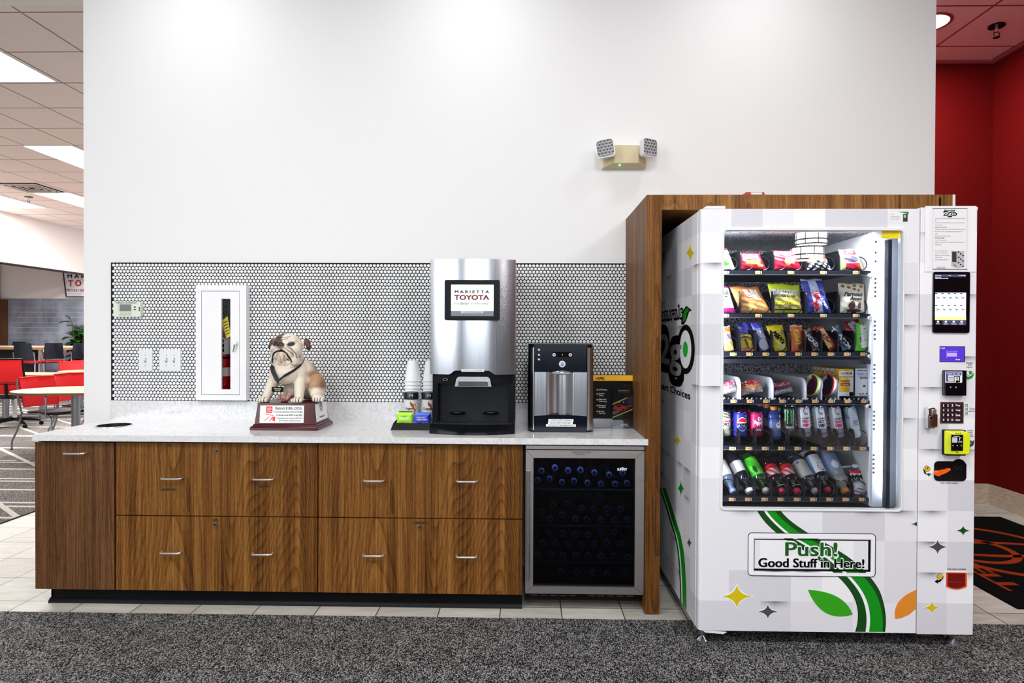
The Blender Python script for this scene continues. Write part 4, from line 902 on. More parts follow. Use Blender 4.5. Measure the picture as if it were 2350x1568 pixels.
# ---- bulldog trophy
def trophy():
    WD = mat('mahogany_lacquer', (70, 5, 12), .18, spec=.35)
    f0 = atZ(574, 987.5, CZ); f1 = atZ(728, 989.5, CZ); yF = (f0.y+f1.y)/2; bx0, bx1 = f0.x, f1.x; yB = yF+.262
    t = thing('bulldog_trophy', 'seated white and brown bulldog statue on a mahogany trophy base', 'trophy', ((bx0+bx1)/2, yF+.13, CZ))
    def tier(b, i0, z0, i1, z1):
        v = [(bx0+i0, yF+i0, z0), (bx1-i0, yF+i0, z0), (bx1-i0, yB-i0, z0), (bx0+i0, yB-i0, z0), (bx0+i1, yF+i1, z1), (bx1-i1, yF+i1, z1), (bx1-i1, yB-i1, z1), (bx0+i1, yB-i1, z1)]
        b.add(v, [(0, 1, 2, 3), (4, 5, 6, 7), (0, 1, 5, 4), (1, 2, 6, 5), (2, 3, 7, 6), (3, 0, 4, 7)], WD)
    b = MB(); tier(b, 0, CZ+.001, 0, CZ+.014); tier(b, 0, CZ+.014, .008, CZ+.021); tier(b, .010, CZ+.021, .014, CZ+.031)
    ztop = atY(650, 925, yF+.03).z; tier(b, .018, CZ+.031, .030, ztop); b.build('wooden_base', t, bevel=.0015)
    # plaques follow the sloping faces
    sl = .012/(ztop-CZ-.031)
    def front(x, z): return (x, yF+.018+(z-CZ-.031)*sl-.0015, z)
    Wp = mat('white_plaque', (235, 236, 238), .2); Rp = mat('plaque_red', (228, 24, 34), .3)
    def P(x, y, o=0): p = atY(x, y, yF+.024); q = front(p.x, p.z); return (q[0], q[1]-o, q[2])
    def rect(b, x0, y0, x1, y1, m, o): b.add([P(x0, y1, o), P(x1, y1, o), P(x1, y0, o), P(x0, y0, o)], [(0, 1, 2, 3)], m)
    def tx(b, s_, x0, y0, x1, y1, m=INK, bold=.02):
        a = atY(x0, y1, yF+.024); c = atY(x1, y0, yF+.024); b.text(s_, a.x, a.z, c.x, c.z, 0, m, bold, fn=lambda x, z: (lambda q: (q[0], q[1]-.0012, q[2]))(front(x, z)))
    b = MB(); rect(b, 596.8, 931, 697.5, 970.5, Wp, 0); rect(b, 610.5, 933, 625.3, 948, Rp, .0006)
    p = atY(618, 939, yF+.024); logo_emblem(b, p.x, p.z, .022, 0, WHITE, fn=lambda x, z: (lambda q: (q[0], q[1]-.0012, q[2]))(front(x, z))); tx(b, 'TOYOTA', 612, 943.5, 624, 946, WHITE)
    tx(b, 'District 8 BIG DOG', 631, 934, 692.5, 940.5); tx(b, "It's not the size of the DOG in the fight", 628.5, 943.5, 694.5, 948); tx(b, "It's the size of the FIGHT in the DOG!", 634.5, 950.3, 694.3, 954.8)
    tx(b, 'Congratulations on winning the BIG DOG', 635.5, 958.3, 694.5, 962); tx(b, '#1% of objective fight this month!', 641, 964, 690.5, 967.6)
    for pts in (((602, 949.5), (614, 950), (626, 953), (632, 956), (626, 954.5), (614, 951.5)), ((607, 965), (618, 956), (620, 956.5), (608, 966)), ((619, 967), (625, 957), (628, 957), (621, 967)), ((626, 965), (627, 956.5), (632.5, 957), (632, 967.5))):
        b.add([P(x, y, .0008) for x, y in pts], [tuple(range(len(pts)))], Rp)
    b.build('front_plaque', t, smooth=0)
    xs = bx1-.018
    def sideP(y, z): return (xs-(z-CZ-.031)*sl+.0015, y, z)
    b = MB(); ya, yb_ = yF+.035, yB-.035; za, zb_ = CZ+.040, ztop-.010
    b.add([sideP(ya, za), sideP(yb_, za), sideP(yb_, zb_), sideP(ya, zb_)], [(0, 1, 2, 3)], Wp)
    ym = (ya+yb_)/2; fs = lambda y, z: (lambda q: (q[0]+.0006, q[1], q[2]))(sideP(y, z))
    logo_emblem(b, ym, zb_-.018, .05, 0, INK, fn=fs); b.text('TOYOTA', ym-.022, zb_-.044, ym+.022, zb_-.036, 0, INK, fn=fs); b.text('ToyotaCare', ym-.042, za+.012, ym+.042, za+.026, 0, INK, .03, fn=fs)
    b.build('side_plaque', t, smooth=0)
    # ---------------- the dog: ellipsoids and capsules fused by a voxel remesh
    ox = atY(665, 900, yF+.13).x; oy = yF+.13; oz = ztop
    g = MB(); MM = WHITE
    def E_(c, r, rot=None): g.ell(c, r, MM, 20, 12, rot)
    def cap(p, q, r0, r1):
        p, q = Vector(p), Vector(q); n = 7
        for i in range(n+1):
            s_ = i/n; c = p.lerp(q, s_); r = r0+(r1-r0)*s_; g.ell(c, (r, r, r), MM, 14, 10)
    E_((.035, .055, .125), (.095, .105, .105)); E_((.075, .085, .085), (.085, .085, .085)); E_((-.005, .0, .165), (.092, .085, .085)); E_((-.005, -.025, .150), (.078, .065, .062))
    E_((-.068, -.005, .145), (.038, .048, .060)); E_((.062, -.005, .145), (.038, .048, .060))           # shoulders
    cap((-.072, -.015, .130), (-.098, -.045, .050), .034, .025); cap((-.098, -.045, .050), (-.106, -.055, .018), .025, .023)
    cap((.062, -.015, .130), (.070, -.050, .050), .036, .027); cap((.070, -.050, .050), (.073, -.062, .018), .027, .024)
    for px_, py_ in ((-.112, -.080), (.073, -.085)):
        E_((px_, py_, .016), (.031, .030, .0165))
        for k, dx in enumerate((-.022, -.008, .008, .022)): E_((px_+dx, py_-.020+abs(dx)*.35, .0125), (.0088, .016, .0120))
    E_((.135, .035, .075), (.048, .070, .070)); E_((.150, -.005, .040), (.035, .050, .034)); E_((.168, -.040, .018), (.033, .034, .017))
    for dx in (-.020, -.006, .009, .023): E_((.172+dx, -.066+abs(dx)*.3, .012), (.0085, .014, .0115))
    E_((-.012, -.045, .022), (.033, .022, .024)); E_((-.030, -.058, .022), (.016, .014, .016)); E_((-.012, -.064, .026), (.012, .010, .012)); E_((.005, -.062, .016), (.012, .010, .011)); E_((-.022, -.060, .010), (.012, .01, .009))
    E_((.020, .0, .050), (.055, .045, .035)); 
    E_((.0, .01, .225), (.072, .070, .055))                                                               # neck folds
    E_((-.008, -.010, .300), (.080, .074, .058)); E_((-.008, -.018, .325), (.066, .060, .042)); E_((-.040, -.040, .322), (.030, .030, .022)); E_((.026, -.040, .322), (.030, .030, .022))
    E_((.040, -.035, .275), (.040, .045, .045)); E_((-.055, -.035, .275), (.036, .045, .045))               # cheeks
    E_((-.012, -.078, .298), (.036, .030, .020)); E_((-.012, -.095, .303), (.019, .012, .013))               # nose
    Ry = lambda d: Matrix.Rotation(math.radians(d), 3, 'Y')
    E_((-.040, -.078, .268), (.024, .028, .042), Ry(20)); E_((.020, -.078, .268), (.026, .028, .044), Ry(-22))   # flews
    E_((-.060, -.062, .232), (.020, .026, .036), Ry(8)); E_((.048, -.062, .226), (.024, .028, .040), Ry(-14))
    E_((-.014, -.072, .240), (.028, .024, .034)); E_((-.022, -.062, .210), (.026, .022, .020)); E_((.006, -.062, .206), (.024, .022, .020)); E_((.040, -.052, .195), (.026, .026, .020)); E_((-.050, -.052, .198), (.020, .022, .018))
    E_((.094, -.008, .318), (.024, .014, .018), Ry(25)); E_((.106, -.016, .298), (.014, .010, .026), Ry(-12)); E_((-.088, -.010, .316), (.020, .014, .018), Ry(-30)); E_((-.098, -.016, .298), (.011, .010, .024), Ry(10))
    dog = g.build('dog_figure', None, smooth=0)
    rm = dog.modifiers.new('remesh', 'REMESH'); rm.mode = 'VOXEL'; rm.voxel_size = .0030; rm.adaptivity = 0
    sm = dog.modifiers.new('smooth', 'SMOOTH'); sm.iterations = 2; sm.factor = .5
    bpy.context.view_layer.update()
    me = bpy.data.meshes.new_from_object(dog.evaluated_get(bpy.context.evaluated_depsgraph_get())); bpy.data.objects.remove(dog)
    # coat colours by place on the animal
    wht, tan, dkb, nos, pnk, gry = S(236, 226, 210)[:3], S(168, 116, 66)[:3], S(78, 46, 30)[:3], S(12, 10, 12)[:3], S(206, 158, 144)[:3], S(120, 108, 106)[:3]
    def sst(a, b_, x): q = max(0, min(1, (x-a)/(b_-a))); return q*q*(3-2*q)
    def mixc(c, d, k): return tuple(c[i]*(1-k)+d[i]*k for i in range(3))
    def seg(x, z, pts):
        best = 9
        for (x0, z0), (x1, z1) in zip(pts, pts[1:]):
            dx, dz = x1-x0, z1-z0; k = max(0, min(1, ((x-x0)*dx+(z-z0)*dz)/(dx*dx+dz*dz))); best = min(best, math.hypot(x-x0-k*dx, z-z0-k*dz))
        return best
    mouth = [(-.063, .212), (-.058, .240), (-.044, .262), (-.026, .272), (-.010, .274), (.008, .270), (.022, .258), (.032, .238), (.040, .216)]
    folds = [([(-.012, .274), (-.012, .292)], .0024), ([(.012, .288), (.026, .278), (.044, .262), (.054, .240)], .0018), ([(.020, .296), (.040, .284), (.056, .262), (.066, .236)], .0016), ([(-.034, .290), (-.050, .276), (-.064, .256)], .0018), ([(-.040, .298), (-.060, .286), (-.074, .266)], .0014),
             ([(-.018, .245), (-.012, .225), (-.016, .205)], .0016), ([(.004, .250), (.002, .228), (.010, .206)], .0016), ([(.030, .205), (.050, .192), (.066, .200)], .0016), ([(-.044, .336), (-.012, .330), (.016, .338)], .0013), ([(-.050, .345), (-.014, .342), (.022, .348)], .0012)]
    ca = me.color_attributes.new('coat', 'FLOAT_COLOR', 'POINT'); cols = []
    for v in me.vertices:
        x, y, z = v.co; c = wht; n = v.normal
        j = .006*math.sin(61*x+17*z)+.005*math.sin(97*z+31*y)
        c = mixc(c, tan, sst(.045, .075, y+j)*(1 if z > .04 else .3)*.9)                       # back
        c = mixc(c, tan, sst(.098, .118, x+j)*sst(.055, .085, z+j)*.85)
        c = mixc(c, dkb, sst(.160, .180, x)*sst(.05, .08, z)*.5)
        if z > .235:
            c = mixc(c, dkb, sst(.004, -.006, x+.010*math.sin(z*60)+.004)*sst(.300, .312, z+j*.6+.25*abs(x+.04)*0)*.95)         # brown half of the crown
            c = mixc(c, tan, sst(-.075, -.084, x)*.8*(1 if z > .26 else 0))
            if x > .084 or x < -.084: c = dkb if z > .284 else mixc(dkb, (.01, .01, .01), .4)
        if .150 < z < .215 and x < -.066 and y > -.04: c = mixc(c, tan, .55)
        if .02 < z < .10 and -.05 < x < .045 and y > -.05: c = mixc(c, gry, .7)
        if z < .048 and -.050 < x < .026 and y < -.03: c = mixc(pnk, dkb, .75*sst(.004, .001, min(abs(x+.022+.3*(z-.02)), abs(x-.002), abs(z-.017)+.001))) 
        if y < -.02:
            if .19 < z < .36:
                d = seg(x, z, mouth); k = sst(.0068, .0036, d) if y < -.04 else 0; c = mixc(c, nos, k)
                for pts, w in folds: c = mixc(c, dkb, .75*sst(w*2.2, w*.7, seg(x, z, pts)) if y < -.03 else 0)
                e = math.hypot((x+.012)/.021, (z-.303)/.0145); c = mixc(c, nos, sst(1.12, .9, e) if y < -.07 else 0)
                if y < -.07 and abs(x+.012) < .030 and .284 < z < .296: c = mixc(c, pnk, .6*sst(.031, .02, abs(x+.012)))
                for ex in (-.048, .034): c = mixc(c, nos, sst(1.3, .8, math.hypot((x-ex)/.0165, (z-.309)/.0115)) if y < -.03 else 0)
                if z < .262 and abs(x+.012) < .022 and y < -.05: c = mixc(c, pnk, .38)
        if z < .030 and y < -.085 and (abs(x+.112) < .035 or abs(x-.073) < .035):
            cx_ = -.112 if x < 0 else .073; q = min(abs(x-cx_-s_) for s_ in (-.015, 0, .015)); c = mixc(c, nos, sst(.0030, .0012, q))
        if z < .026 and y < -.048 and x > .13: q = min(abs(x-.172-s_) for s_ in (-.013, .0015, .016)); c = mixc(c, nos, sst(.0030, .0012, q))
        cols += [c[0], c[1], c[2], 1.0]
    ca.data.foreach_set('color', cols)
    w = NT('painted_resin_coat', .42); at = w.n('ShaderNodeAttribute'); at.attribute_name = 'coat'
    nz = w.noise(w.map((1, 1, .35)), 420.0, 2.0); k = w.ramp(nz, [(.3, (205, 196, 184)), (.7, (255, 255, 255))])
    mx = w.n('ShaderNodeMix', data_type='RGBA'); mx.blend_type = 'MULTIPLY'; mx.inputs[0].default_value = .55; w.l(at.outputs[0], mx.inputs[6]); w.l(k, mx.inputs[7]); w.col(mx.outputs[2]); w.bump(nz, .35, .0015)
    me.materials.clear(); me.materials.append(w.m); me.name = 'dog_figure'
    for v in me.vertices:     # pressed-in folds and mouth
        x, y, z = v.co
        if y < -.03 and .19 < z < .36:
            d = seg(x, z, mouth); dd = .006*max(0, 1-d/.007)
            for pts, w_ in folds: dd = max(dd, .0032*max(0, 1-seg(x, z, pts)/(w_*2.4)))
            v.co.y += dd
        v.co += Vector((ox-t.location.x, oy-t.location.y, oz-t.location.z))
    me.polygons.foreach_set('use_smooth', [True]*len(me.polygons))
    o = bpy.data.objects.new('dog_figure', me); COL.objects.link(o); o.parent = t; o['label'] = 'white bulldog figure with brown patches'
    W_ = lambda x, y, z: (ox+x, oy+y, oz+z)
    for ex in (-.048, .034):
        b = MB(); b.ell(W_(ex, -.066, .310), (.0068, .0062, .0066), mat('glass_eye', (30, 16, 10), .08, coat=.5)); b.build('eye', t)
    # ribbon and name tag
    rb = mat('black_ribbon', (12, 12, 14), .6); b = MB()
    L1 = [(-.078, -.030, .205), (-.072, -.062, .192), (-.056, -.090, .165), (-.040, -.100, .140), (-.026, -.106, .118)]; L2 = [(.080, .0, .225), (.078, -.040, .200), (.060, -.078, .176), (.036, -.096, .158), (.006, -.104, .140), (-.016, -.108, .120)]
    for L, dw in ((L1, Vector((.010, 0, .004))), (L2, Vector((.003, 0, .009)))):
        v = []; 
        for p in L: q = Vector(W_(*p)); v += [q-dw, q+dw]
        b.add([tuple(q) for q in v], [(2*i, 2*i+1, 2*i+3, 2*i+2) for i in range(len(L)-1)], rb)
        b.add([(q[0], q[1]+.002, q[2]) for q in v], [(2*i, 2*i+1, 2*i+3, 2*i+2) for i in range(len(L)-1)], rb)
    b.add([W_(-.034, -.107, .122), W_(-.010, -.109, .126), W_(-.020, -.109, .100), W_(-.024, -.109, .100)], [(0, 1, 2, 3)], rb); b.build('ribbon', t)
    b = MB(); b.tube([W_(-.022, -.109, .102), W_(-.022, -.110, .094), W_(-.020, -.110, .086)], .0018, 6, mat('gold_hook', (190, 160, 80), .25, 1.0)); b.build('hook', t)
    b = MB(); c = W_(-.022, -.112, .072); b.prism(rr(c[0]-.031, c[0]+.031, c[2]-.013, c[2]+.013, .004), c[1]-.001, c[1]+.002, BLACK); gt = mat('gold_lettering', (226, 220, 150), .4)
    b.text('Marietta', c[0]-.018, c[2]+.000, c[0]+.018, c[2]+.008, c[1]-.0018, gt, .03); b.text('Toyota', c[0]-.014, c[2]-.010, c[0]+.014, c[2]-.003, c[1]-.0018, gt, .03); b.build('name_tag', t)
trophy()

# ------------------------------------------------------------------ beverage fridge
def fridge():
    Y = 3.074; A = lambda x, y: atY(x, y, Y); x0, x1 = A(1206, 1200).x, A(1478, 1200).x
    t = thing('beverage_fridge', 'steel framed glass door beverage fridge under the right end of the counter', 'fridge', ((x0+x1)/2, 3.35, 0))
    z0, z1 = A(1340, 1364).z, A(1340, 1034).z; g0, g1 = A(1223, 1346), A(1458, 1053)
    by0, by1 = 3.13, 3.62; zb0, zb1 = A(1340, 1388).z, CZ-CT-.004
    b = MB(); w = .018; b.box(x0, x0+w, by0, by1, zb0, zb1, BLACKM); b.box(x1-w+.012, x1+.012, by0, by1, zb0, zb1, BLACKM); b.box(x0+w, x1-w+.012, by1-.02, by1, zb0, zb1, BLACKM); b.box(x0+w, x1-w+.012, by0, by1-.02, zb1-.02, zb1, BLACKM); b.box(x0+w, x1-w+.012, by0, by1-.02, zb0, z0+.02, BLACKM); b.build('case', t, smooth=0)
    b = MB(); b.box(x0, x1, Y+.002, by0, A(1340, 1032).z, A(1340, 1024).z, STEELD); b.build('top_trim', t)
    b = MB(); b.prism([(x0, z0), (x1, z0), (g1.x, g0.z), (g0.x, g0.z)], Y, Y+.04, STEELD); b.prism([(x0, z1), (g0.x, g1.z), (g1.x, g1.z), (x1, z1)], Y, Y+.04, STEELD)
    b.prism([(x0, z0), (g0.x, g0.z), (g0.x, g1.z), (x0, z1)], Y, Y+.04, STEELD); b.prism([(x1, z0), (x1, z1), (g1.x, g1.z), (g1.x, g0.z)], Y, Y+.04, STEELD)
    d = b.build('door_frame', t, smooth=0, bevel=.0012, segs=1)
    b = MB()
    for (ax, az, cx_, cz_) in ((x0, z0, g0.x, g0.z), (x1, z0, g1.x, g0.z), (x0, z1, g0.x, g1.z), (x1, z1, g1.x, g1.z)):
        dx, dz = cx_-ax, cz_-az; L_ = math.hypot(dx, dz); nx, nz = -dz/L_*.0007, dx/L_*.0007
        b.prism([(ax+nx, az+nz), (ax-nx, az-nz), (cx_-nx, cz_-nz), (cx_+nx, cz_+nz)], Y-.0003, Y+.0005, DKSEAM)
    b.build('mitre_seam', d, smooth=0)
    b = MB(); b.box(g0.x-.002, g1.x+.002, Y+.012, Y+.016, g0.z-.002, g1.z+.002, GLASSD); b.build('glass', d, label='dark tinted door glass')
    b = MB(); hx = A(1212, 1200).x; h0, h1 = A(1212, 1326).z, A(1212, 1076).z; b.cyl((hx, Y-.045, h0), (hx, Y-.045, h1), .0085, n=14, mt=STEEL)
    for zq in (h0+.03, h1-.03): b.cyl((hx, Y-.045, zq), (hx, Y, zq), .006, n=10, mt=STEEL)
    b.build('handle', d)
    b = MB(); b.ptext('SUMMIT', 1417, 1075, 1439, 1080, Y+.0115, WHITE, .06); b.ppoly([(1424, 1074.5), (1428.5, 1072.6), (1433, 1074.5)], Y+.0115, WHITE); b.build('lettering', d, smooth=0); b = MB(); b.ptext('PLEASE FULLY CLOSE', 1313, 1037, 1356, 1040.5, Y-.0006, INK, .02); b.ptext('THANK YOU!', 1320, 1042.3, 1343, 1045, Y-.0006, INK, .02); b.build('lettering', d, smooth=0)
    b = MB(); b.box(x0, x1+.01, 3.125, 3.15, zb0, A(1340, 1366).z, BLACK)
    for k in list(range(5))+list(range(6, 11)):
        x = x0+.03+k*.047; b.box(x, x+.034, 3.1235, 3.125, A(1340, 1377.6, ).z, A(1340, 1376.6).z, GREYM)
    b.build('kick_grille', t)
    sh = []
    for py in (1124.5, 1207.5, 1291): 
        z = atY(1300, py, 3.16).z; sh.append(z); b = MB(); b.box(x0+w, x1-w+.012, 3.17, by1-.02, z-.004, z, BLACK); b.box(x0+w, x1-w+.012, 3.158, 3.170, z-.004, z+.003, mat('shelf_rail', (96, 100, 112), .3)); b.build('shelf', t)
    area('fridge_light', ((x0+x1)/2+.03, 3.138, z1-.045), (math.radians(16), 0, 0), .5, .02, .7, (.62, .74, 1.0))
    b = MB(); b.box((x0+x1)/2-.22, (x0+x1)/2+.28, 3.136, 3.144, z1-.040, z1-.036, mat('blue_fridge_lamp', (120, 160, 255), .4, emit=1.0)); b.build('interior_lamp', t)
    pts = [[(245, 280), (367, 252), (485, 277), (597, 272), (722, 296), (855, 317), (977, 298), (210, 365), (318, 352), (429, 383), (540, 372), (661, 390), (782, 397), (909, 398), (1018, 392)],
           [(659, 512), (762, 512), (350, 588), (480, 575), (608, 612), (718, 620), (836, 620), (961, 622), (245, 648), (432, 672), (321, 712), (551, 710), (653, 714), (783, 720), (902, 722), (1019, 722)],
           [(316, 830), (433, 845), (553, 855), (668, 853), (781, 827), (902, 830), (259, 930), (376, 927), (491, 935), (608, 940), (728, 932), (836, 918), (960, 933), (215, 1032), (325, 1030), (437, 1036), (551, 1040), (664, 1042), (780, 1048), (895, 1044), (1020, 1058)],
           [(417, 1187), (568, 1192), (702, 1195), (838, 1206), (990, 1214)]]
    cb = mat('pale_blue_cap', (150, 176, 226), .4); bb = mat('bottled_water_body', (14, 18, 30), .4, spec=.15); names = ['top', 'second', 'third', 'bottom']
    first = None
    M = Matrix.Rotation(-PI/2, 4, 'X')  # local z -> +y
    for si, L in enumerate(pts):
        for (cx, cy) in L:
            p = atY(1180+cx/3.919, 1010+cy/3.919, 3.17)
            lb = 'capped water bottle lying on the %s shelf behind the dark fridge glass' % names[si]; gp = 'bottles on the %s fridge shelf' % names[si]
            if first is None:
                first = thing('water_bottle', lb, 'bottle', (0, 0, 0), gp)
                b = MB(); b.lathe([(.001, 0), (.0125, 0), (.0155, .001), (.0155, .014), (.0100, .0145)], 18, cb, M); b.lathe([(.001, -.0005), (.0085, -.0004)], 18, mat('dark_cap_centre', (28, 34, 60), .5), M); b.build('cap', first)
                b = MB(); b.lathe([(.0115, .014), (.0115, .026), (.02, .040), (.030, .060), (.031, .075), (.031, .19), (.027, .2), (.001, .198)], 18, bb, M); b.build('bottle_body', first)
                reg(first); o = first
            else: o = dup(first, label=lb, group=gp)
            o.location = p
fridge()

# ================================================================== VENDING MACHINE
VY = 2.735                                 # front face plane
vL = atY(1608, 900, VY).x; vR = atY(2238.5, 900, VY).x; vZ0 = atY(1900, 1451, VY).z; vZ1 = atY(1900, 479.5, VY).z
XS = vL-.006                               # left side plane
XD = atY(2108, 900, VY).x                  # gap between door and control panel
GRN, DGRN = mat('print_green', (10, 146, 20), .35), mat('print_dark_green', (8, 74, 14), .35)
YEL, GRYP, ORG = mat('print_yellow', (214, 192, 12), .35), mat('print_charcoal', (74, 74, 78), .35), mat('print_orange', (228, 140, 40), .35)
LGR = mat('print_leaf_green', (50, 164, 22), .35); WP = mat('print_white', (246, 246, 250), .35)
def A(x, y, Y=VY): return atY(x, y, Y)
VM = thing('vending_machine', 'large white snack and drink vending machine with green ribbon graphics', 'vending machine', ((vL+vR)/2, 3.1, 0))
def star(b, cx, cy, rx, ry, mt, Y, outline=True, fn=None):
    def pts(k):
        P = []
        for q in range(4):
            a0 = q*PI/2; p0 = (math.cos(a0)*rx*k, math.sin(a0)*ry*k); p1 = (math.cos(a0+PI/2)*rx*k, math.sin(a0+PI/2)*ry*k)
            for i in range(6):
                s_ = i/6; m = (0.14*rx*k*(math.cos(a0)+math.cos(a0+PI/2)), 0.14*ry*k*(math.sin(a0)+math.sin(a0+PI/2)))
                P.append(((1-s_)**2*p0[0]+2*s_*(1-s_)*m[0]+s_*s_*p1[0], (1-s_)**2*p0[1]+2*s_*(1-s_)*m[1]+s_*s_*p1[1]))
        return P
    for k, mm, t in ((1.18, WP, .0004), (1.0, mt, .0008)):
        P = pts(k)
        if fn: b.add([fn(cx+p[0], cy+p[1], t) for p in P], [tuple(range(len(P)))], mm)
        else: b.ppoly([(cx+p[0], cy+p[1]) for p in P], Y, mm, t)
def cabinet_shell():
    g0, g1 = A(1651, 1171), A(2076, 523); YB = 3.58
    b = MB(); th = .03
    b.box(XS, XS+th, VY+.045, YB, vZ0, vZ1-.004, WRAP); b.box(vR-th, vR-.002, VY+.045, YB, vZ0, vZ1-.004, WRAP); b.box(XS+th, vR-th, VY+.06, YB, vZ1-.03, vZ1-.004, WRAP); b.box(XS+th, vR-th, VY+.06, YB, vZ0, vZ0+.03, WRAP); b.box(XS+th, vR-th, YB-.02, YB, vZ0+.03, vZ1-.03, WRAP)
    b.build('cabinet_body', VM, smooth=0)
    # door: wrapped face with the window opening
    w0, w1 = A(1655.5, 1168.5), A(2074, 526); ym = VY+.0
    rads = .022
    b = MB(); dx1 = XD-.002
    o_ = rr(vL, dx1, vZ0, vZ1, .012, 6)
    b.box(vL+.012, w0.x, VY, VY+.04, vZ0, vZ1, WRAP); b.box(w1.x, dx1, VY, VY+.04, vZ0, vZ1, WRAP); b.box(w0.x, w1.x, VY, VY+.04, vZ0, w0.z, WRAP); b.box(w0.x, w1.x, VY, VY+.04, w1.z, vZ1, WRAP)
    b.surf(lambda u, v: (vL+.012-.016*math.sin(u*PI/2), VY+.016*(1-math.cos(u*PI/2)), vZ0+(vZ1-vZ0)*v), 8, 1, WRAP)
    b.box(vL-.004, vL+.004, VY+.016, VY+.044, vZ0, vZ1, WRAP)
    door = b.build('door', VM, smooth=50)
    b = MB(); q0, q1 = A(1657.5, 1166.5), A(2072, 530); b.frame(g0.x, g1.x, g0.z, g1.z, q0.x, q1.x, q0.z, q1.z, VY-.006, VY+.03, WPLAS, .02, .014); b.build('window_frame', door, bevel=.002)
    b = MB(); b.box(q0.x-.002, q1.x+.002, VY+.010, VY+.014, q0.z-.002, q1.z+.002, GLASS); b.build('window_glass', door)
    # white inner wall, steel rail and LED strip on the right
    i0 = A(2009, 900, VY+.06).x; b = MB(); b.box(i0, q1.x+.03, VY+.080, VY+.095, q0.z-.01, q1.z+.01, mat('pale_blue_white_panel', (206, 212, 222), .4)); b.box(i0, i0+.012, VY+.0955, 3.5, q0.z-.01, q1.z+.01, WHITE)
    b.build('inner_side_panel', VM, smooth=0)
    b = MB(); r0, r1 = A(2033, 900, VY+.03).x, A(2041, 900, VY+.03).x; b.box(r0, r1, VY+.020, VY+.050, q0.z, A(2037, 548).z, mat('dark_steel_rail', (72, 78, 92), .3, .9)); b.build('door_rail', door)
    for k in range(11):
        pass
    b = MB(); L0 = A(2067, 900, VY+.03).x; b.box(L0, L0+.004, VY+.024, VY+.034, q0.z+.05, q1.z-.03, mat('lit_led_strip', (250, 252, 255), .4, emit=9.0)); b.build('led_strip', door, label='glowing vertical LED strip')
    area('vending_light', (q1.x-.012, VY+.060, (q0.z+q1.z)/2), (math.radians(90), 0, math.radians(62)), .02, 1.1, 2.2, (.93, .95, 1.0))
    area('vending_light', ((q0.x+i0)/2, VY+.055, q1.z+.012), (math.radians(28), 0, 0), .6, .03, 7, (.93, .95, 1.0))
    area('vending_light', (q0.x-.014, VY+.060, (q0.z+q1.z)/2), (math.radians(90), 0, math.radians(-62)), .02, 1.1, 4, (.93, .95, 1.0))  # added fill lamp hidden behind the left frame, where no strip runs
    # control panel door
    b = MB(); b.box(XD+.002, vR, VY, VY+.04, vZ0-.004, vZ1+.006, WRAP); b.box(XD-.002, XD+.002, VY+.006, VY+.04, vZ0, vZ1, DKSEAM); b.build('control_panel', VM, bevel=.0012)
    global CP; CP = [o for o in VM.children if o.name.startswith('control_panel')][0]
    # inside lining
    xi0, xi1 = q0.x-.03, i0; zi0, zi1 = q0.z-.012, q1.z+.01
    b = MB(); b.box(xi0, xi1+.02, 3.44, 3.45, zi0, zi1, SPECK); b.box(xi0-.004, xi0, VY+.05, 3.44, zi0, zi1, SPECK); b.box(xi0, xi1, VY+.07, 3.44, zi1, zi1+.004, SPECK); b.box(xi0, xi1, VY+.07, 3.44, zi0-.004, zi0, BLACK)
    b.build('inner_liner', VM, smooth=0, label='embossed aluminium inner liner')
    b = MB(); n = 0
    for py in [555, 580, 600]+[k for y0 in (640, 738, 838, 945, 1045) for k in range(y0, y0+50, 10)]:
        p = A(2006, py, VY+.079); b.box(i0+.003, i0+.010, VY+.0792, VY+.0798, p.z-.004, p.z+.004, DKSEAM); n += 1
    b.build('perforations', [o for o in VM.children if o.name.startswith('inner_side')][0])
    # hinge covers, feet
    b = MB(); h0, h1 = A(1614, 480.5, VY+.02), A(1662, 474.5, VY+.02); b.prism([(h0.x, h0.z), (h1.x, h0.z), (h1.x, h1.z), (h0.x+.012, h1.z), (h0.x, h1.z-.006)], VY+.005, VY+.07, WPLAS); b.build('hinge_cover', VM, bevel=.002)
    b = MB(); h0, h1 = A(2214, 481), A(2243.5, 474.5); b.prism([(h0.x, h0.z), (h1.x, h0.z-.004), (h1.x, h1.z-.002), (h1.x-.012, h1.z+.001), (h0.x, h1.z+.001)], VY-.001, VY+.07, WPLAS); b.build('hinge_cover', VM, bevel=.002)
    for px in (1612, 2187):
        p = atZ(px, 1476, 0.006); b = MB(); b.lathe([(.001, .007), (.028, .007), (.027, .013), (.010, .026), (.006, .03), (.006, vZ0+.004)], 20, GREYM if px > 2000 else CHROME, Matrix.Translation((p.x+(0.006 if px < 2000 else 0), 2.80, 0))); b.build('foot', VM)
    for px, c in ((1660, mat('brown_caster', (112, 96, 84), .6)), (2130, mat('brown_caster', (112, 96, 84), .6))):
        p = atZ(px, 1462, 0.01); b = MB(); b.cyl((p.x-.02, 2.87, .034), (p.x+.02, 2.87, .034), .027, n=18, mt=c); b.box(p.x-.024, p.x+.024, 2.85, 2.89, .045, vZ0, GREYM); b.build('caster', VM)
    b = MB(); p = A(1612, 1456); b.prism([(p.x-.004, vZ0+.004), (A(1668, 1452).x, vZ0-.008), (A(1660, 1452).x, vZ0-.016), (p.x+.012, vZ0-.010)], VY+.002, VY+.012, WPLAS); b.build('kick_bracket', VM)
    return door, q0, q1, xi0, xi1
DOOR, Q0, Q1, XI0, XI1 = cabinet_shell()

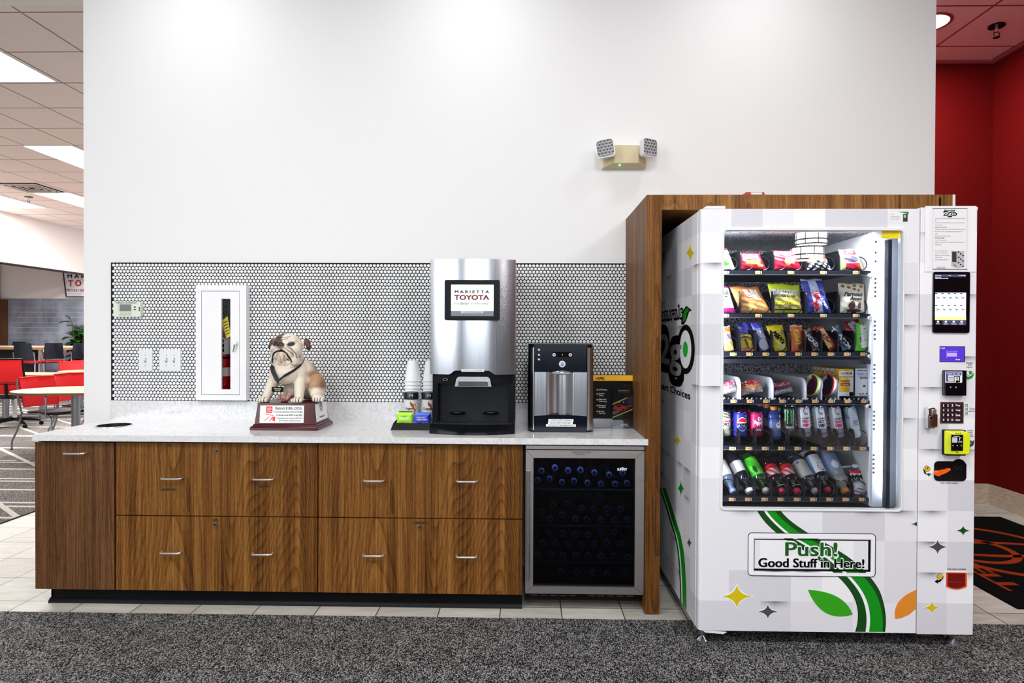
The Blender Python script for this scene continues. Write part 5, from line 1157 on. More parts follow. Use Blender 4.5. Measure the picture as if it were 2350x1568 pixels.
# ---- printed graphics on the door
def door_graphics():
    T = VY-.0004
    rows = [(1172, 1738, 1752, 1759, 1777, 1790), (1180, 1742, 1756.5, 1763, 1782, 1795), (1200, 1757, 1775, 1782, 1803, 1818), (1222, 1780, 1799, 1807, 1832, 1850), (1239, 1802, 1823, 1832, 1862, 1880), (1262, 1843, 1866, 1876, 1900, 1921), (1285, 1880, 1903, 1912, 1940, 1956), (1309, 1907, 1929, 1938, 1966, 1982), (1330, 1931, 1950, 1958, 1988, 2001), (1355, 1952, 1970, 1978, 2007, 2018), (1380, 1965, 1982, 1990, 2018, 2026), (1405, 1970, 1988, 1996, 2024, 2031), (1430, 1969, 1989, 1997, 2026.5, 2032.5), (1451, 1963, 1986, 1994, 2025, 2030)]
    # smooth the measured edges
    def interp(col, y):
        for (a, c) in zip(rows, rows[1:]):
            if a[0] <= y <= c[0]: s_ = (y-a[0])/(c[0]-a[0]); return a[col]+(c[col]-a[col])*s_
        return rows[-1][col]
    ys = [1172+(1450.5-1172)*i/40 for i in range(41)]
    sm = {}
    for c in range(1, 6):
        v = [interp(c, y) for y in ys]
        for _ in range(3): v = [v[0]]+[(v[i-1]+v[i]*2+v[i+1])/4 for i in range(1, 40)]+[v[-1]]
        sm[c] = v
    b = MB()
    for c0, c1, m in ((1, 2, DGRN), (2, 3, WP), (3, 4, GRN), (4, 5, DGRN)):
        V = []
        for i, y in enumerate(ys): 
            for c in (c0, c1): q = A(sm[c][i], y); V.append((q.x, T-.0003, q.z))
        b.add(V, [(2*i, 2*i+1, 2*i+3, 2*i+2) for i in range(40)], m)
    for c in (1, 5):
        V = []
        for i, y in enumerate(ys):
            for d in (-.8, .8): q = A(sm[c][i]+d, y); V.append((q.x, T-.0005, q.z))
        b.add(V, [(2*i, 2*i+1, 2*i+3, 2*i+2) for i in range(40)], INK)
    def bez(p0, p1, p2, n=10): return [((1-s_)**2*p0[0]+2*s_*(1-s_)*p1[0]+s_*s_*p2[0], (1-s_)**2*p0[1]+2*s_*(1-s_)*p1[1]+s_*s_*p2[1]) for s_ in (i/n for i in range(n))]
    b.build('printed_ribbon', DOOR, smooth=0); b = MB()
    b.ppoly(bez((1854, 1354), (1938, 1358), (1957, 1411))+bez((1957, 1411), (1885, 1432), (1854, 1354)), T, LGR); b.build('printed_leaf', DOOR, smooth=0, label='green printed leaf'); b = MB()
    b.ppoly([(2102.5, 1354)]+bez((2102.5, 1354), (2046, 1376), (2054, 1421))[1:]+[(2054, 1421), (2068, 1419), (2086, 1411), (2102.5, 1397)], T, ORG); b.build('printed_leaf', DOOR, smooth=0, label='orange printed leaf'); b = MB()
    star(b, 1691, 1369, 34, 26, YEL, T); b.build('printed_star', DOOR, smooth=0, label='yellow printed star'); b = MB(); star(b, 1762, 1404, 23, 16, GRYP, T); b.build('printed_star', DOOR, smooth=0, label='charcoal printed star'); b = MB(); b.ppoly([(2090, 1203), (2098, 1201.5), (2104, 1198), (2104, 1208), (2098, 1204.5)], T, DGRN)
    b.build('printed_star', DOOR, smooth=0, label='dark green printed star tip')
    # delivery flap
    o0, o1, i0, i1 = A(1715.5, 1322), A(2010, 1225), A(1730, 1309.5), A(1998, 1239.5)
    b = MB(); b.frame(o0.x, o1.x, o0.z, o1.z, o0.x+.0022, o1.x-.0022, o0.z+.0022, o1.z-.0022, VY-.0016, VY, DKSEAM, .018, .016)
    b.frame(o0.x+.004, o1.x-.004, o0.z+.004, o1.z-.004, i0.x-.004, i1.x+.004, i0.z-.006, i1.z+.004, VY-.0012, VY, WP, .014, .002); b.build('flap_surround', DOOR)
    b = MB(); b.box(i0.x, i1.x, VY-.0010, VY, i1.z-.004, i1.z, BLACK); b.box(i0.x, i1.x, VY-.0010, VY, i0.z, i0.z+.0085, BLACK); b.box(i0.x, i0.x+.0022, VY-.0010, VY, i0.z, i1.z, BLACK); b.box(i1.x-.010, i1.x, VY-.0010, VY, i0.z, i1.z, BLACK)
    fl = b.build('delivery_flap', DOOR, smooth=0, label='black-rimmed push flap')
    b = MB()
    for bd, m, t, nm in ((.075, WP, .0016, 0), (.03, mat('push_green', (16, 88, 20), .4), .0022, 1)):
        b.ptext('Push!', 1803-(1.5 if not nm else 0), 1246-(1 if not nm else 0), 1921+(1.5 if not nm else 0), 1276+(1 if not nm else 0), VY-t+.0006, m, bd)
    for bd, m, t, nm in ((.085, WP, .0016, 0), (.045, INK, .0022, 1)):
        b.ptext('Good Stuff in Here!', 1741-(1 if not nm else 0), 1284-(1 if not nm else 0), 1983+(1 if not nm else 0), 1301.5+(1 if not nm else 0), VY-t+.0006, m, bd)
    b.build('lettering', DOOR, smooth=0)
    b = MB(); b.prect(2039, 486, 2085, 511, VY-.0004, WHITE, .0006); b.ptext('Life', 2044, 489, 2051, 493, VY-.0012, YEL); b.ppoly([(2059, 486), (2085, 486), (2085, 493), (2076, 489)], VY-.001, GRN); b.prect(2072, 491.5, 2083, 509, VY-.0010, mat('picture_dark', (40, 44, 44), .5), .0003)
    b.prect(2074, 493.5, 2079, 500, VY-.0014, mat('picture_pale', (180, 184, 180), .5), .0003)
    b.ptext('Contact us for service', 2044, 495.5, 2064, 498, VY-.0012, INK); b.ptext('www.vending.info', 2043, 500, 2066, 502, VY-.0012, GRYP); b.ptext('anytime refunds', 2043, 504, 2064, 506, VY-.0012, GRYP); b.build('service_sticker', DOOR)
    b = MB(); yw = VY+.0085; b.prect(2023, 526.5, 2065, 547.5, yw, mat('yellow_warning_card', (250, 222, 16), .4), .0008); b.ptext('Warning', 2025, 528, 2034, 531, yw-.0014, INK, .03)
    for k, (a, c) in enumerate(((2025, 2062), (2025, 2061), (2025, 2055), (2025, 2062), (2026, 2042))): b.ptext('risk of injury do not tilt or shake machine'[:42-6*(k % 3)], a, 532.5+k*2.8, c, 534.2+k*2.8, yw-.0014, INK)
    b.build('warning_sticker', DOOR)
door_graphics()

# ---- printed graphics on the left side of the cabinet
def side_graphics():
    X = XS-.0006
    def P(x, y, o=0.0): p = atX(x, y, X); return (X-o, p.y, p.z)
    def poly(b, pts, m, o): b.add([P(x, y, o) for x, y in pts], [tuple(range(len(pts)))], m)
    def tx(b, s_, x0, y0, x1, y1, m, bold, o):
        # corner points on the side wall, then straight lettering between them
        p = atX(x0, (y0+y1)/2, X); q = atX(x1, (y0+y1)/2, X); z0 = atX((x0+x1)/2, y1, X).z; z1 = atX((x0+x1)/2, y0, X).z
        b.text(s_, 0, z0, p.y-q.y, z1, 0, m, bold, fn=lambda u, z: (X-o, p.y-u, z))
    b = MB()
    tx(b, 'Naturals', 1506, 707, 1567, 733, INK, .13, .0002); tx(b, 'Naturals', 1507, 709, 1566, 731, mat('logo_grey', (190, 190, 196), .4), .03, .0006)
    # the apple-shaped o with a leaf
    cy, cz = (atX(1573, 802, X).y, atX(1573, 802, X).z); hz = atX(1573, 752, X).z-cz; wy = abs(atX(1590, 802, X).y-cy)
    def ov(k1, k2, m, o): b.add([(X-o, cy+wy*k1*math.cos(2*PI*i/30), cz+hz*k2*math.sin(2*PI*i/30)) for i in range(30)], [tuple(range(30))], m)
    ov(1.25, 1.14, INK, .0003); ov(.82, .88, WP, .0006); ov(.34, .36, GRN, .0009); ov(.30, .32, mat('logo_bright_green', (20, 190, 50), .4), .0011)
    tx(b, '2g', 1511, 762, 1566, 864, INK, .20, .0002); tx(b, '2g', 1514, 768, 1563, 858, mat('logo_steel_grey', (150, 150, 156), .4), .05, .0006)
    poly(b, [(1563, 744), (1566, 715), (1575, 702), (1588, 712), (1581, 716), (1575, 735), (1569, 746)], INK, .0004); poly(b, [(1567, 740), (1569, 718), (1576, 706), (1582, 712), (1577, 718), (1573, 735)], GRN, .0008)
    tx(b, 'Smart Choices', 1508, 888, 1584, 903, INK, .06, .0006)
    for cx, cy_, rx, ry, m in ((1584, 580, 10, 22, YEL), (1555, 1011, 8, 17, YEL), (1563, 1121, 8, 20, GRN), (1582, 1246, 6, 13, GRYP)):
        q_ = MB(); star(q_, cx, cy_, rx, ry, m, 0, fn=lambda x, y, t: P(x, y, t)); q_.build('printed_star', VM, smooth=0)
    b.build('side_logo', VM, smooth=0, label='printed logo on the left side'); b = MB()
    rb = [(1120, 1527), (1160, 1540), (1190, 1549), (1232, 1562), (1262, 1567.5), (1295, 1571), (1345, 1573.5), (1400, 1574.5)]
    def edge(y):
        for (y0, x0), (y1, x1) in zip(rb, rb[1:]):
            if y0 <= y <= y1: return x0+(x1-x0)*(y-y0)/(y1-y0)
        return rb[-1][1]
    ys = [1120+280*i/28 for i in range(29)]
    for d0, d1, m in ((-13, -10, DGRN), (-10, -7.5, WP), (-7.5, 0, GRN), (0, .8, DGRN)):
        V = []
        for y in ys:
            for d in (d0, d1):
                x = edge(y)+d; q = P(x, y, .0005); V.append((q[0], q[1], max(q[2], vZ0+.004)))
        b.add(V, [(2*i, 2*i+1, 2*i+3, 2*i+2) for i in range(28)], m)
    b.build('printed_ribbon', VM, smooth=0)
side_graphics()

# ---- control column
def control_column():
    Y = VY; T = VY-.0004; bb = lambda nm, b, lb=None, **k: b.build(nm, VM, label=lb, **k)
    # notice sheet in a clear sleeve
    b = MB(); b.prect(2121.5, 473, 2240, 624, Y-.002, mat('paper_sleeve', (244, 244, 247), .25), .0012); b.prect(2132, 478, 2226, 622, Y-.0034, WHITE, .0004)
    f = Y-.0040
    for r_ in ((2140, 478, 2220, 479.2), (2140, 617.5, 2220, 618.7), (2140, 478, 2141.2, 618.7), (2218.7, 478, 2220, 618.7)): b.prect(*r_, f, INK, .0002)
    b.ptext('Naturals', 2167, 481, 2187, 485.5, f, INK, .06); b.ptext('2go', 2166, 485.5, 2195, 497.5, f, INK, .13); b.ptext('2go', 2167.5, 487, 2193.5, 496, f-.0004, WP, .02); b.ppoly([(2185, 486), (2187, 482), (2193, 481), (2190, 486)], f-.0006, GRN, .0002)
    lines = [(501.5, 2146, 2215, "Insert Money To Vend Item; Make Selection Then Retrieve Your Change"), (506.5, 2146, 2149, 'or'), (511.5, 2146, 2213, 'Card Users: To Purchase Multiple Items, Touch Items On The Cart Then'), (516.8, 2146, 2163, 'Swipe or Tap Card'), (521.6, 2146, 2173, 'Select Items From Touch Screen'),
             (526.6, 2145, 2214, 'If Paying More Than One Item Use ADD TO CART For Each Item You Buy'), (531.8, 2145, 2210, 'Please Wait For Vend To Complete Before Inserting Another Card Or'), (536.8, 2146, 2152, 'Cash'), (541.6, 2146, 2182, 'Refunds Call The Number Below'), (546.4, 2146, 2167, 'DO NOT SHAKE'), (551.6, 2146, 2172, 'Your Card May Be Held'), (556.4, 2145, 2213, 'Charges For All Items In Cart Are Finalized When You Press Pay Or Done'), (561.4, 2146, 2160, 'Thank You'),
             (576, 2146, 2176, 'For Snack Suggestions'), (580.8, 2146, 2175, 'Please Text Requests To'), (586, 2146, 2179, 'Number On The Machine'), (591, 2146, 2163, 'We Want To Hear'), (596, 2146, 2175, 'From Our Customers Here'), (613.5, 2150, 2170, 'Thank You For'), (616.4, 2149, 2169, 'Vending Healthy')]
    for y, a, c, s_ in lines: b.ptext(s_, a, y-1.1, c, y+1.3, f, INK, .02 if y != 546.4 else .06)
    p = [(2183, 575), (2197, 576.5), (2213, 576), (2213, 613), (2198, 616), (2183, 612)]; b.ppoly(p, f, mat('picture_grey', (190, 188, 192), .5), .0002); b.ppoly([(2185, 578), (2195, 578), (2195, 602), (2185, 601)], f-.0003, mat('picture_dark', (40, 44, 44), .5), .0002)
    for k in range(9): b.prect(2198+(k % 3)*5, 577+k*4.1, 2201.5+(k % 3)*5, 580+k*4.1, f-.0003, INK, .0002)
    b.ppoly([(2186, 603), (2190, 606), (2196, 612), (2192, 612)], f-.0003, GRN, .0002); b.prect(2201, 596, 2203.5, 599, f-.0005, YEL, .0002)
    bb('paper_notice', b, 'printed paper notice in a clear sleeve', smooth=0)
    # touch screen
    b = MB(); p, q = A(2139, 764), A(2223.5, 625); b.prism(rr(p.x, q.x, p.z, q.z, .007), Y-.008, Y, BLACKG); s_ = bb('touch_screen', b, 'black framed touch screen', bevel=.001)
    b = MB(); G = Y-.0084; em = lambda n_, c, e=.9: mat('screen_'+n_, c, .25, emit=e)
    b.prect(2145.5, 630, 2217, 636, G, em('slate', (60, 66, 92), .5), .0003); b.ptext('ALWAYS OPEN', 2146, 631.5, 2160, 633.6, G-.0004, em('white', (235, 240, 250))); b.ptext('11:24', 2177, 631.5, 2182, 633.6, G-.0004, em('white', (235, 240, 250))); b.ptext('ACCESSIBLE', 2200, 631.5, 2216, 633.6, G-.0004, em('white', (235, 240, 250)))
    b.ptext('WELCOME', 2146, 635.8, 2159, 637.6, G-.0004, em('white', (235, 240, 250)), .02); b.ptext('Touch to select your items', 2146, 638, 2176, 640.4, G-.0004, em('white', (235, 240, 250)), .02)
    b.prect(2145.5, 672, 2217, 728.5, G, em('pane', (226, 236, 250)), .0003); b.prect(2145.5, 728.5, 2217, 734.5, G, em('yellow', (250, 216, 120)), .0003); b.prect(2145.5, 735, 2162, 746, G, em('navy', (24, 26, 40), .3), .0003); b.prect(2162.5, 735, 2217, 746, G, em('slate', (60, 66, 92), .5), .0003)
    for k in range(1, 5): b.prect(2145.5+14.3*k-.3, 672, 2145.5+14.3*k+.3, 728.5, G-.0003, em('blue_line', (150, 190, 235), .6), .0002)
    for r_ in range(2):
        b.prect(2145.5, 698.2+r_*28-.3, 2217, 698.2+r_*28+.3, G-.0003, em('blue_line', (150, 190, 235), .6), .0002)
        for k in range(5):
            x = 2145.5+14.3*k; y = 672+27*r_; b.prect(x+.5, y+1, x+6, y+3, G-.0004, INK, .0002, .0008); b.ptext('2go', x+3.5, y+9, x+11, y+14, G-.0004, INK, .06); b.ptext('$1.50', x+2, y+20.5, x+6, y+22.3, G-.0004, em('blue_line', (150, 190, 235), .6))
    for k, w_ in enumerate(('Shop', 'Cart', 'Favorites', 'Calories')): x = 2148+k*18; b.prect(x+2.5, 736.5, x+7, 740.5, G-.0004, em('white', (235, 240, 250)), .0002, .0015); b.ptext(w_, x, 742.3, x+9+(k == 2)*2, 744.5, G-.0004, em('white', (235, 240, 250)))
    b.build('display', s_, smooth=0, label='lit touch display with a grid of items')
    # small violet display
    b = MB(); b.prect(2156, 795, 2214, 830.5, T, BLACK, .002); b.prect(2157, 796, 2213, 829.5, T-.002, em('violet', (66, 44, 160), .8), .0004); z = T-.0028; b.ptext('V 36.8', 2158, 798, 2168, 800.6, z, em('white', (235, 240, 250))); b.prect(2173, 810, 2196, 818.5, z, em('lilac', (150, 130, 225)), .0002); b.ptext('Please Make a Selection', 2175, 805.5, 2198, 808, z, em('lilac', (150, 130, 225)))
    b.ptext('Welcome!', 2193, 824, 2203, 826.5, z, em('white', (235, 240, 250))); b.prect(2172.5, 804, 2173.3, 822, z, em('lilac', (150, 130, 225)), .0002); bb('violet_display', b, 'small violet display', smooth=0)
    # instructions printed on the panel
    b = MB()
    b.ptext('Dollar', 2217.5, 831, 2233, 835.5, T, INK, .02); b.ptext('bill', 2221.5, 836, 2229, 840, T, INK, .02); b.ptext('input', 2218, 841, 2232, 846, T, INK, .02)
    def arrow(pts, m): b.ppoly(pts, T-.0004, m, .0004)
    arrow([(2214.5, 867.5), (2220, 862.5), (2220, 865.5), (2229, 863), (2234, 855), (2234.5, 861), (2231, 868), (2222, 871), (2223, 873.5)], GRN)
    for d in ((0, 0), (4, -1.5), (8, -1)): b.ppoly([(2214.5+d[0], 857+d[1]), (2218+d[0], 851+d[1]), (2228+d[0]*.5, 854+d[1]), (2225+d[0]*.5, 862+d[1])], T-.0006-.0002*d[0]/4, WP if d[0] < 8 else mat('bill_green', (80, 190, 90), .4), .0002)
    for a_ in (((2214.5, 857), (2218, 851)), ((2218, 851), (2232, 853)), ((2214.5, 857), (2225, 862.5))): b.ppoly([a_[0], a_[1], (a_[1][0], a_[1][1]+.8), (a_[0][0], a_[0][1]+.8)], T-.0014, INK, .0002)
    c = A(2225.5, 857); b.cyl((c.x, T-.0018, c.z), (c.x, T-.0012, c.z), .0035, n=10, mt=INK)
    bb('printed_bill_icon', b, smooth=0); b = MB()
    for k in range(3): 
        y = 928.5+9.2*k; b.prect(2214.5, y, 2220.5, y+6, T, INK, .0004); b.prect(2215.4, y+.9, 2219.6, y+5.1, T-.0005, WP, .0002); b.ppoly([(2215.5, y+2), (2217.3, y+4.6), (2221.5, y-1.5), (2220, y-1.5), (2217.2, y+2.6)], T-.0009, GRN, .0003)
    bb('printed_check_boxes', b, smooth=0); b = MB()
    b.ptext('Choice', 2224.5, 936, 2237.5, 940.5, T, INK, .02); b.ptext('selection', 2222.5, 941.5, 2238, 945.5, T, INK, .02)
    bb('printed_caption', b, smooth=0); b = MB()
    for k, s_ in enumerate(('credit', 'debit', 'touch', 'payment')): b.ptext(s_, (2220, 2220.5, 2220.5, 2218)[k], 986+k*4.8, (2232.5, 2232, 2232.5, 2235)[k], 990+k*4.8, T, INK, .02)
    arrow([(2212, 1029), (2220, 1019), (2221, 1022), (2230, 1020), (2233, 1012), (2236, 1010), (2234, 1021), (2226, 1027), (2221, 1027.5)], DGRN); b.ppoly([(2219, 1008), (2235.5, 1013.5), (2232, 1025), (2216, 1020)], T-.0002, mat('card_blue', (84, 100, 150), .4), .0003)
    bb('printed_card_icon', b, smooth=0); b = MB(); b.ptext('Coin return request', 2158, 1107, 2199, 1111.5, T, INK, .03); bb('printed_caption', b, smooth=0); b = MB(); b.ptext('Coin return retrieval', 2173.5, 1304, 2216, 1308.5, T, INK, .03); bb('printed_caption', b, smooth=0); b = MB()
    cg = mat('coin_gold', (226, 186, 20), .3)
    arrow([(2118, 1073), (2120, 1083), (2127, 1089), (2130, 1086), (2137.5, 1088), (2131, 1094), (2130, 1091), (2121, 1087)], DGRN); b2 = b; b = MB(); b.ppoly([(2166, 1321), (2164, 1329), (2157, 1336), (2152, 1337), (2153, 1340.5), (2145, 1335), (2151, 1330), (2153, 1332.5), (2161, 1329)], T-.0004, INK, .0004); b3 = b; None and arrow([(2166, 1321), (2164, 1329), (2157, 1336), (2152, 1337), (2153, 1340.5), (2145, 1335), (2151, 1330), (2153, 1332.5), (2161, 1329)], INK)
    for cx, cy in ((2126, 1073), (2130, 1076), (2127, 1078.5), (2157, 1320), (2154, 1324), (2158, 1326)):
        b = b2 if cy < 1200 else b3; c = A(cx, cy); b.cyl((c.x, T-.0010-.0002*(cy % 3), c.z), (c.x, T-.0008, c.z), .0086, n=14, mt=INK); b.cyl((c.x, T-.0014-.0002*(cy % 3), c.z), (c.x, T-.001, c.z), .0072, n=14, mt=cg)
    bb('printed_coin_icon', b2, smooth=0); bb('printed_coin_icon', b3, smooth=0)
    for a_ in ((2210, 1218, 16, 11.5, DGRN, 'dark green'), (2151.5, 1255.5, 23, 16, GRYP, 'charcoal'), (2138, 1395, 18, 14, YEL, 'yellow')): b = MB(); star(b, *a_[:5], T); bb('printed_star', b, a_[5]+' printed star', smooth=0)
    # bill acceptor
    b = MB(); b.prect(2162, 850, 2210, 907, Y, BLACKG, .022, .003); o = bb('bill_acceptor', b, bevel=.002)
    b = MB(); f = Y-.0222; b.prect(2169, 853, 2208.3, 878.5, f, WHITE, .0004, .003); nb = mat('navy_print', (28, 50, 150), .4); b.prect(2171.5, 855, 2206.5, 861.5, f-.0005, nb, .0002); b.ptext('INSERT BILL HERE', 2174, 856.3, 2204, 860.3, f-.0008, WHITE, .03); b.ppoly([(2171.5, 861), (2175, 861), (2175, 873), (2177, 873), (2173.4, 877), (2170, 873), (2171.5, 873)], f-.0005, nb, .0002)
    b.ptext('ACCEPTS', 2176, 865, 2187.5, 868, f-.0006, INK, .03); b.ptext('$1 & $5', 2177.5, 869, 2186, 871.5, f-.0006, INK, .03); b.ptext('FACE UP', 2176, 874, 2188, 877, f-.0006, INK, .03); b.prect(2189, 863.5, 2203, 878, f-.0005, INK, .0002); b.prect(2190.5, 865, 2200.5, 878, f-.0008, WHITE, .0002)
    for cx, cy, r_ in ((2196, 868, .003), (2196, 875.5, .0058), (2199, 876, .003)): c = atY(cx, cy, f); b.cyl((c.x, f-.0014, c.z), (c.x, f-.001, c.z), r_, n=12, mt=INK)
    b.build('bill_label', o, smooth=0); b = MB()
    for cx in (2181.5, 2194): b.ppoly([(cx-1.8, 888), (cx+1.8, 888), (cx, 891)], f, WP, .0004)
    c0 = atY(2164.8, 905, f); c1 = atY(2166.2, 852, f); b.box(c0.x, c1.x, f-.002, f, c0.z, c1.z, GREYM); b.build('markings', o)
    # keypad
    b = MB(); b.prect(2157, 923, 2210.5, 971.5, Y, mat('keypad_bronze', (96, 54, 40), .35, .4), .004); kp = bb('keypad', b, bevel=.001)
    K = [['1', '2', '3', 'Pay'], ['4', '5', '6', 'Change'], ['7', '8', '9', 'Exit'], ['*', '0', 'Clr', 'Enter']]; kk = mat('dark_key', (26, 24, 40), .3)
    for r_ in range(4):
        for c_ in range(4):
            x0 = (2161.5, 2171.5, 2181.5, 2191)[c_]; x1 = x0+(8 if c_ < 3 else 15.5); y0 = 927+r_*11; b = MB(); b.prect(x0, y0, x1, y0+8, Y-.004, kk, .004, .002)
            s_ = K[r_][c_]; cx = (x0+x1)/2; w_ = (.7 if s_ == '1' else 1.6) if len(s_) == 1 else (3 if len(s_) == 3 and c_ < 3 else 5.2); b.ptext(s_, cx-w_, y0+(1.6 if len(s_) > 1 else 1.3), cx+w_, y0+6.4, Y-.0084, WHITE, .05); b.build('key', kp)
    # lock handle
    b = MB(); p, q = A(2127.5, 983, Y-.02), A(2150, 936, Y-.02); b.box(p.x, q.x-.010, Y-.026, Y-.001, p.z, q.z, CHROME); b.prism([(Y-.026, p.z+.004), (Y-.036, p.z+.010), (Y-.036, p.z+.060), (Y-.026, p.z+.064)], p.x+.017, q.x-.007, mat('worn_bronze', (96, 56, 36), .35, .7), 'yz'); b.box(p.x+.015, q.x-.008, Y-.031, Y-.026, p.z+.055, q.z-.006, mat('pale_steel', (196, 192, 184), .3, .9))
    lk = bb('lock_handle', b, 'chrome and bronze lock handle', bevel=.0015); c = A(2143, 961, Y-.05); b = MB(); b.cyl((c.x-.003, Y-.038, p.z+.045), (c.x-.003, Y-.035, p.z+.045), .0085, n=16, mt=CHROME); b.cyl((c.x-.003, Y-.039, p.z+.045), (c.x-.003, Y-.0375, p.z+.045), .005, n=12, mt=BLACK); b.build('key_cylinder', lk)
    # card reader
    yc = mat('fluorescent_yellow_plastic', (226, 236, 30), .35); b = MB(); b.prect(2160.5, 985.5, 2206, 1043, Y, BLACK, .030); r_ = bb('card_reader', b, 'fluorescent yellow contactless card reader', bevel=.002)
    p, q = A(2166, 1043, Y-.03), A(2218, 988, Y-.03); b = MB(); b.add([(p.x, Y-.028, p.z), (q.x-.014, Y-.028, p.z), (q.x-.014, Y-.028, q.z), (p.x, Y-.028, q.z), (p.x+.03, Y-.055, p.z+.004), (q.x, Y-.055, p.z+.004), (q.x, Y-.055, q.z-.008), (p.x+.03, Y-.055, q.z-.008)], [(0, 1, 2, 3), (4, 5, 6, 7), (0, 1, 5, 4), (1, 2, 6, 5), (2, 3, 7, 6), (3, 0, 4, 7)], yc)
    b.build('reader_shell', r_, bevel=.004); b = MB(); f = Y-.0555; p, q = A(2182.5, 1035, f), A(2210, 998, f); b.prism(rr(p.x, q.x, p.z, q.z, .002), f-.001, f, BLACKG)
    zf = f-.0014; g_ = mat('pale_grey_print', (205, 212, 220), .5); ax = lambda x, y: atY(x, y, zf)
    def rc(x0, y0, x1, y1, m, t=.0003): a = ax(x0, y1); c = ax(x1, y0); b.box(a.x, c.x, zf-t, zf, a.z, c.z, m)
    rc(2185, 1004, 2197, 1016, g_); a, c = ax(2188, 1002.5), ax(2202, 1000.5); b.text('Contactless', a.x, a.z, c.x, c.z, zf, WHITE, .04); a, c = ax(2199, 1016), ax(2208, 1012.5); b.text('TAP OR INSERT', a.x, a.z, c.x, c.z, zf, WHITE, .04)
    rc(2201, 1004.5, 2206, 1006, WHITE); rc(2201.5, 1006, 2203, 1011, WHITE)
    for cx in (2187, 2197, 2206): rc(cx-1, 1022, cx+1, 1024, WHITE)
    rc(2186, 994, 2190, 995.3, mat('led_pale', (200, 236, 220), .3, emit=.8)); 
    for cx in (2194, 2199, 2204): rc(cx-1.3, 994, cx+1.3, 995.3, INK)
    rc(2193, 1037, 2200, 1038.3, INK); b.build('reader_face', r_)
    # coin slot plate with orange lever
    b = MB(); p, q = A(2143, 1104), A(2217, 1059); o_ = rr(p.x, q.x, p.z, q.z, .018); b.prism(o_, Y-.003, Y, BLACKG); c = A(2200, 1069); b.cyl((c.x, Y-.0031, c.z), (c.x, Y, c.z), .029, n=30, mt=BLACKG); cs = bb('coin_slot_plate', b, 'glossy black coin return plate')
    og = mat('orange_lever', (246, 96, 18), .35); a, c = A(2153, 1087, Y-.016), A(2181, 1077, Y-.016); b = MB(); b.cyl((a.x, Y-.020, a.z), (a.x, Y-.003, a.z), .012, n=20, mt=og)
    d = Vector((c.x-a.x, 0, c.z-a.z)); n_ = Vector((-d.z, 0, d.x)).normalized()
    P4 = [Vector((a.x, 0, a.z))+n_*.010, Vector((a.x, 0, a.z))-n_*.010, Vector((a.x, 0, a.z))+d*.6-n_*.009, Vector((c.x, 0, c.z))-n_*.003, Vector((c.x, 0, c.z))+n_*.004]; b.prism([(v.x, v.z) for v in P4], Y-.018, Y-.008, og); b.build('return_lever', cs, bevel=.002, label='orange coin return lever')
    b = MB()
    for cx, cy, w_ in ((2191, 1072, 2), (2195, 1077, 2), (2200, 1074, 2.5), (2205, 1077, 2), (2206, 1071, 1.5)  ): b.prect(cx-w_/2, cy-.8, cx+w_/2, cy+.8, Y-.0032, GRYP, .0003)
    b.build('embossed_marks', cs)
    # coin return cup
    p, q = A(2169.5, 1352), A(2218, 1313.5); b = MB(); N = 12
    def cup(k, y0): return [(p.x+(q.x-p.x)*.5+(i/N-.5)*(q.x-p.x)*k, p.z+(1-k)*.02+.012*(2*i/N-1)**2) for i in range(N+1)]+[(p.x+(q.x-p.x)*(.5+.5*k), q.z-(1-k)*.03), (p.x+(q.x-p.x)*(.5-.5*k), q.z-(1-k)*.03)]
    b.ring(cup(1.06, 0), cup(.98, 0), Y-.002, Y, WP); b.ring(cup(.98, 0), cup(.84, 0), Y-.004, Y+.004, mat('orange_red_plastic', (224, 70, 16), .25)); b.prism(cup(.86, 0), Y-.0008, Y+.002, mat('dark_red_translucent', (112, 14, 4), .2)); b.box(p.x+.012, q.x-.012, Y-.0016, Y-.0006, p.z+.030, p.z+.0315, mat('red_edge_line', (170, 70, 60), .3)); bb('coin_return_cup', b, 'orange-red coin return cup')
control_column()

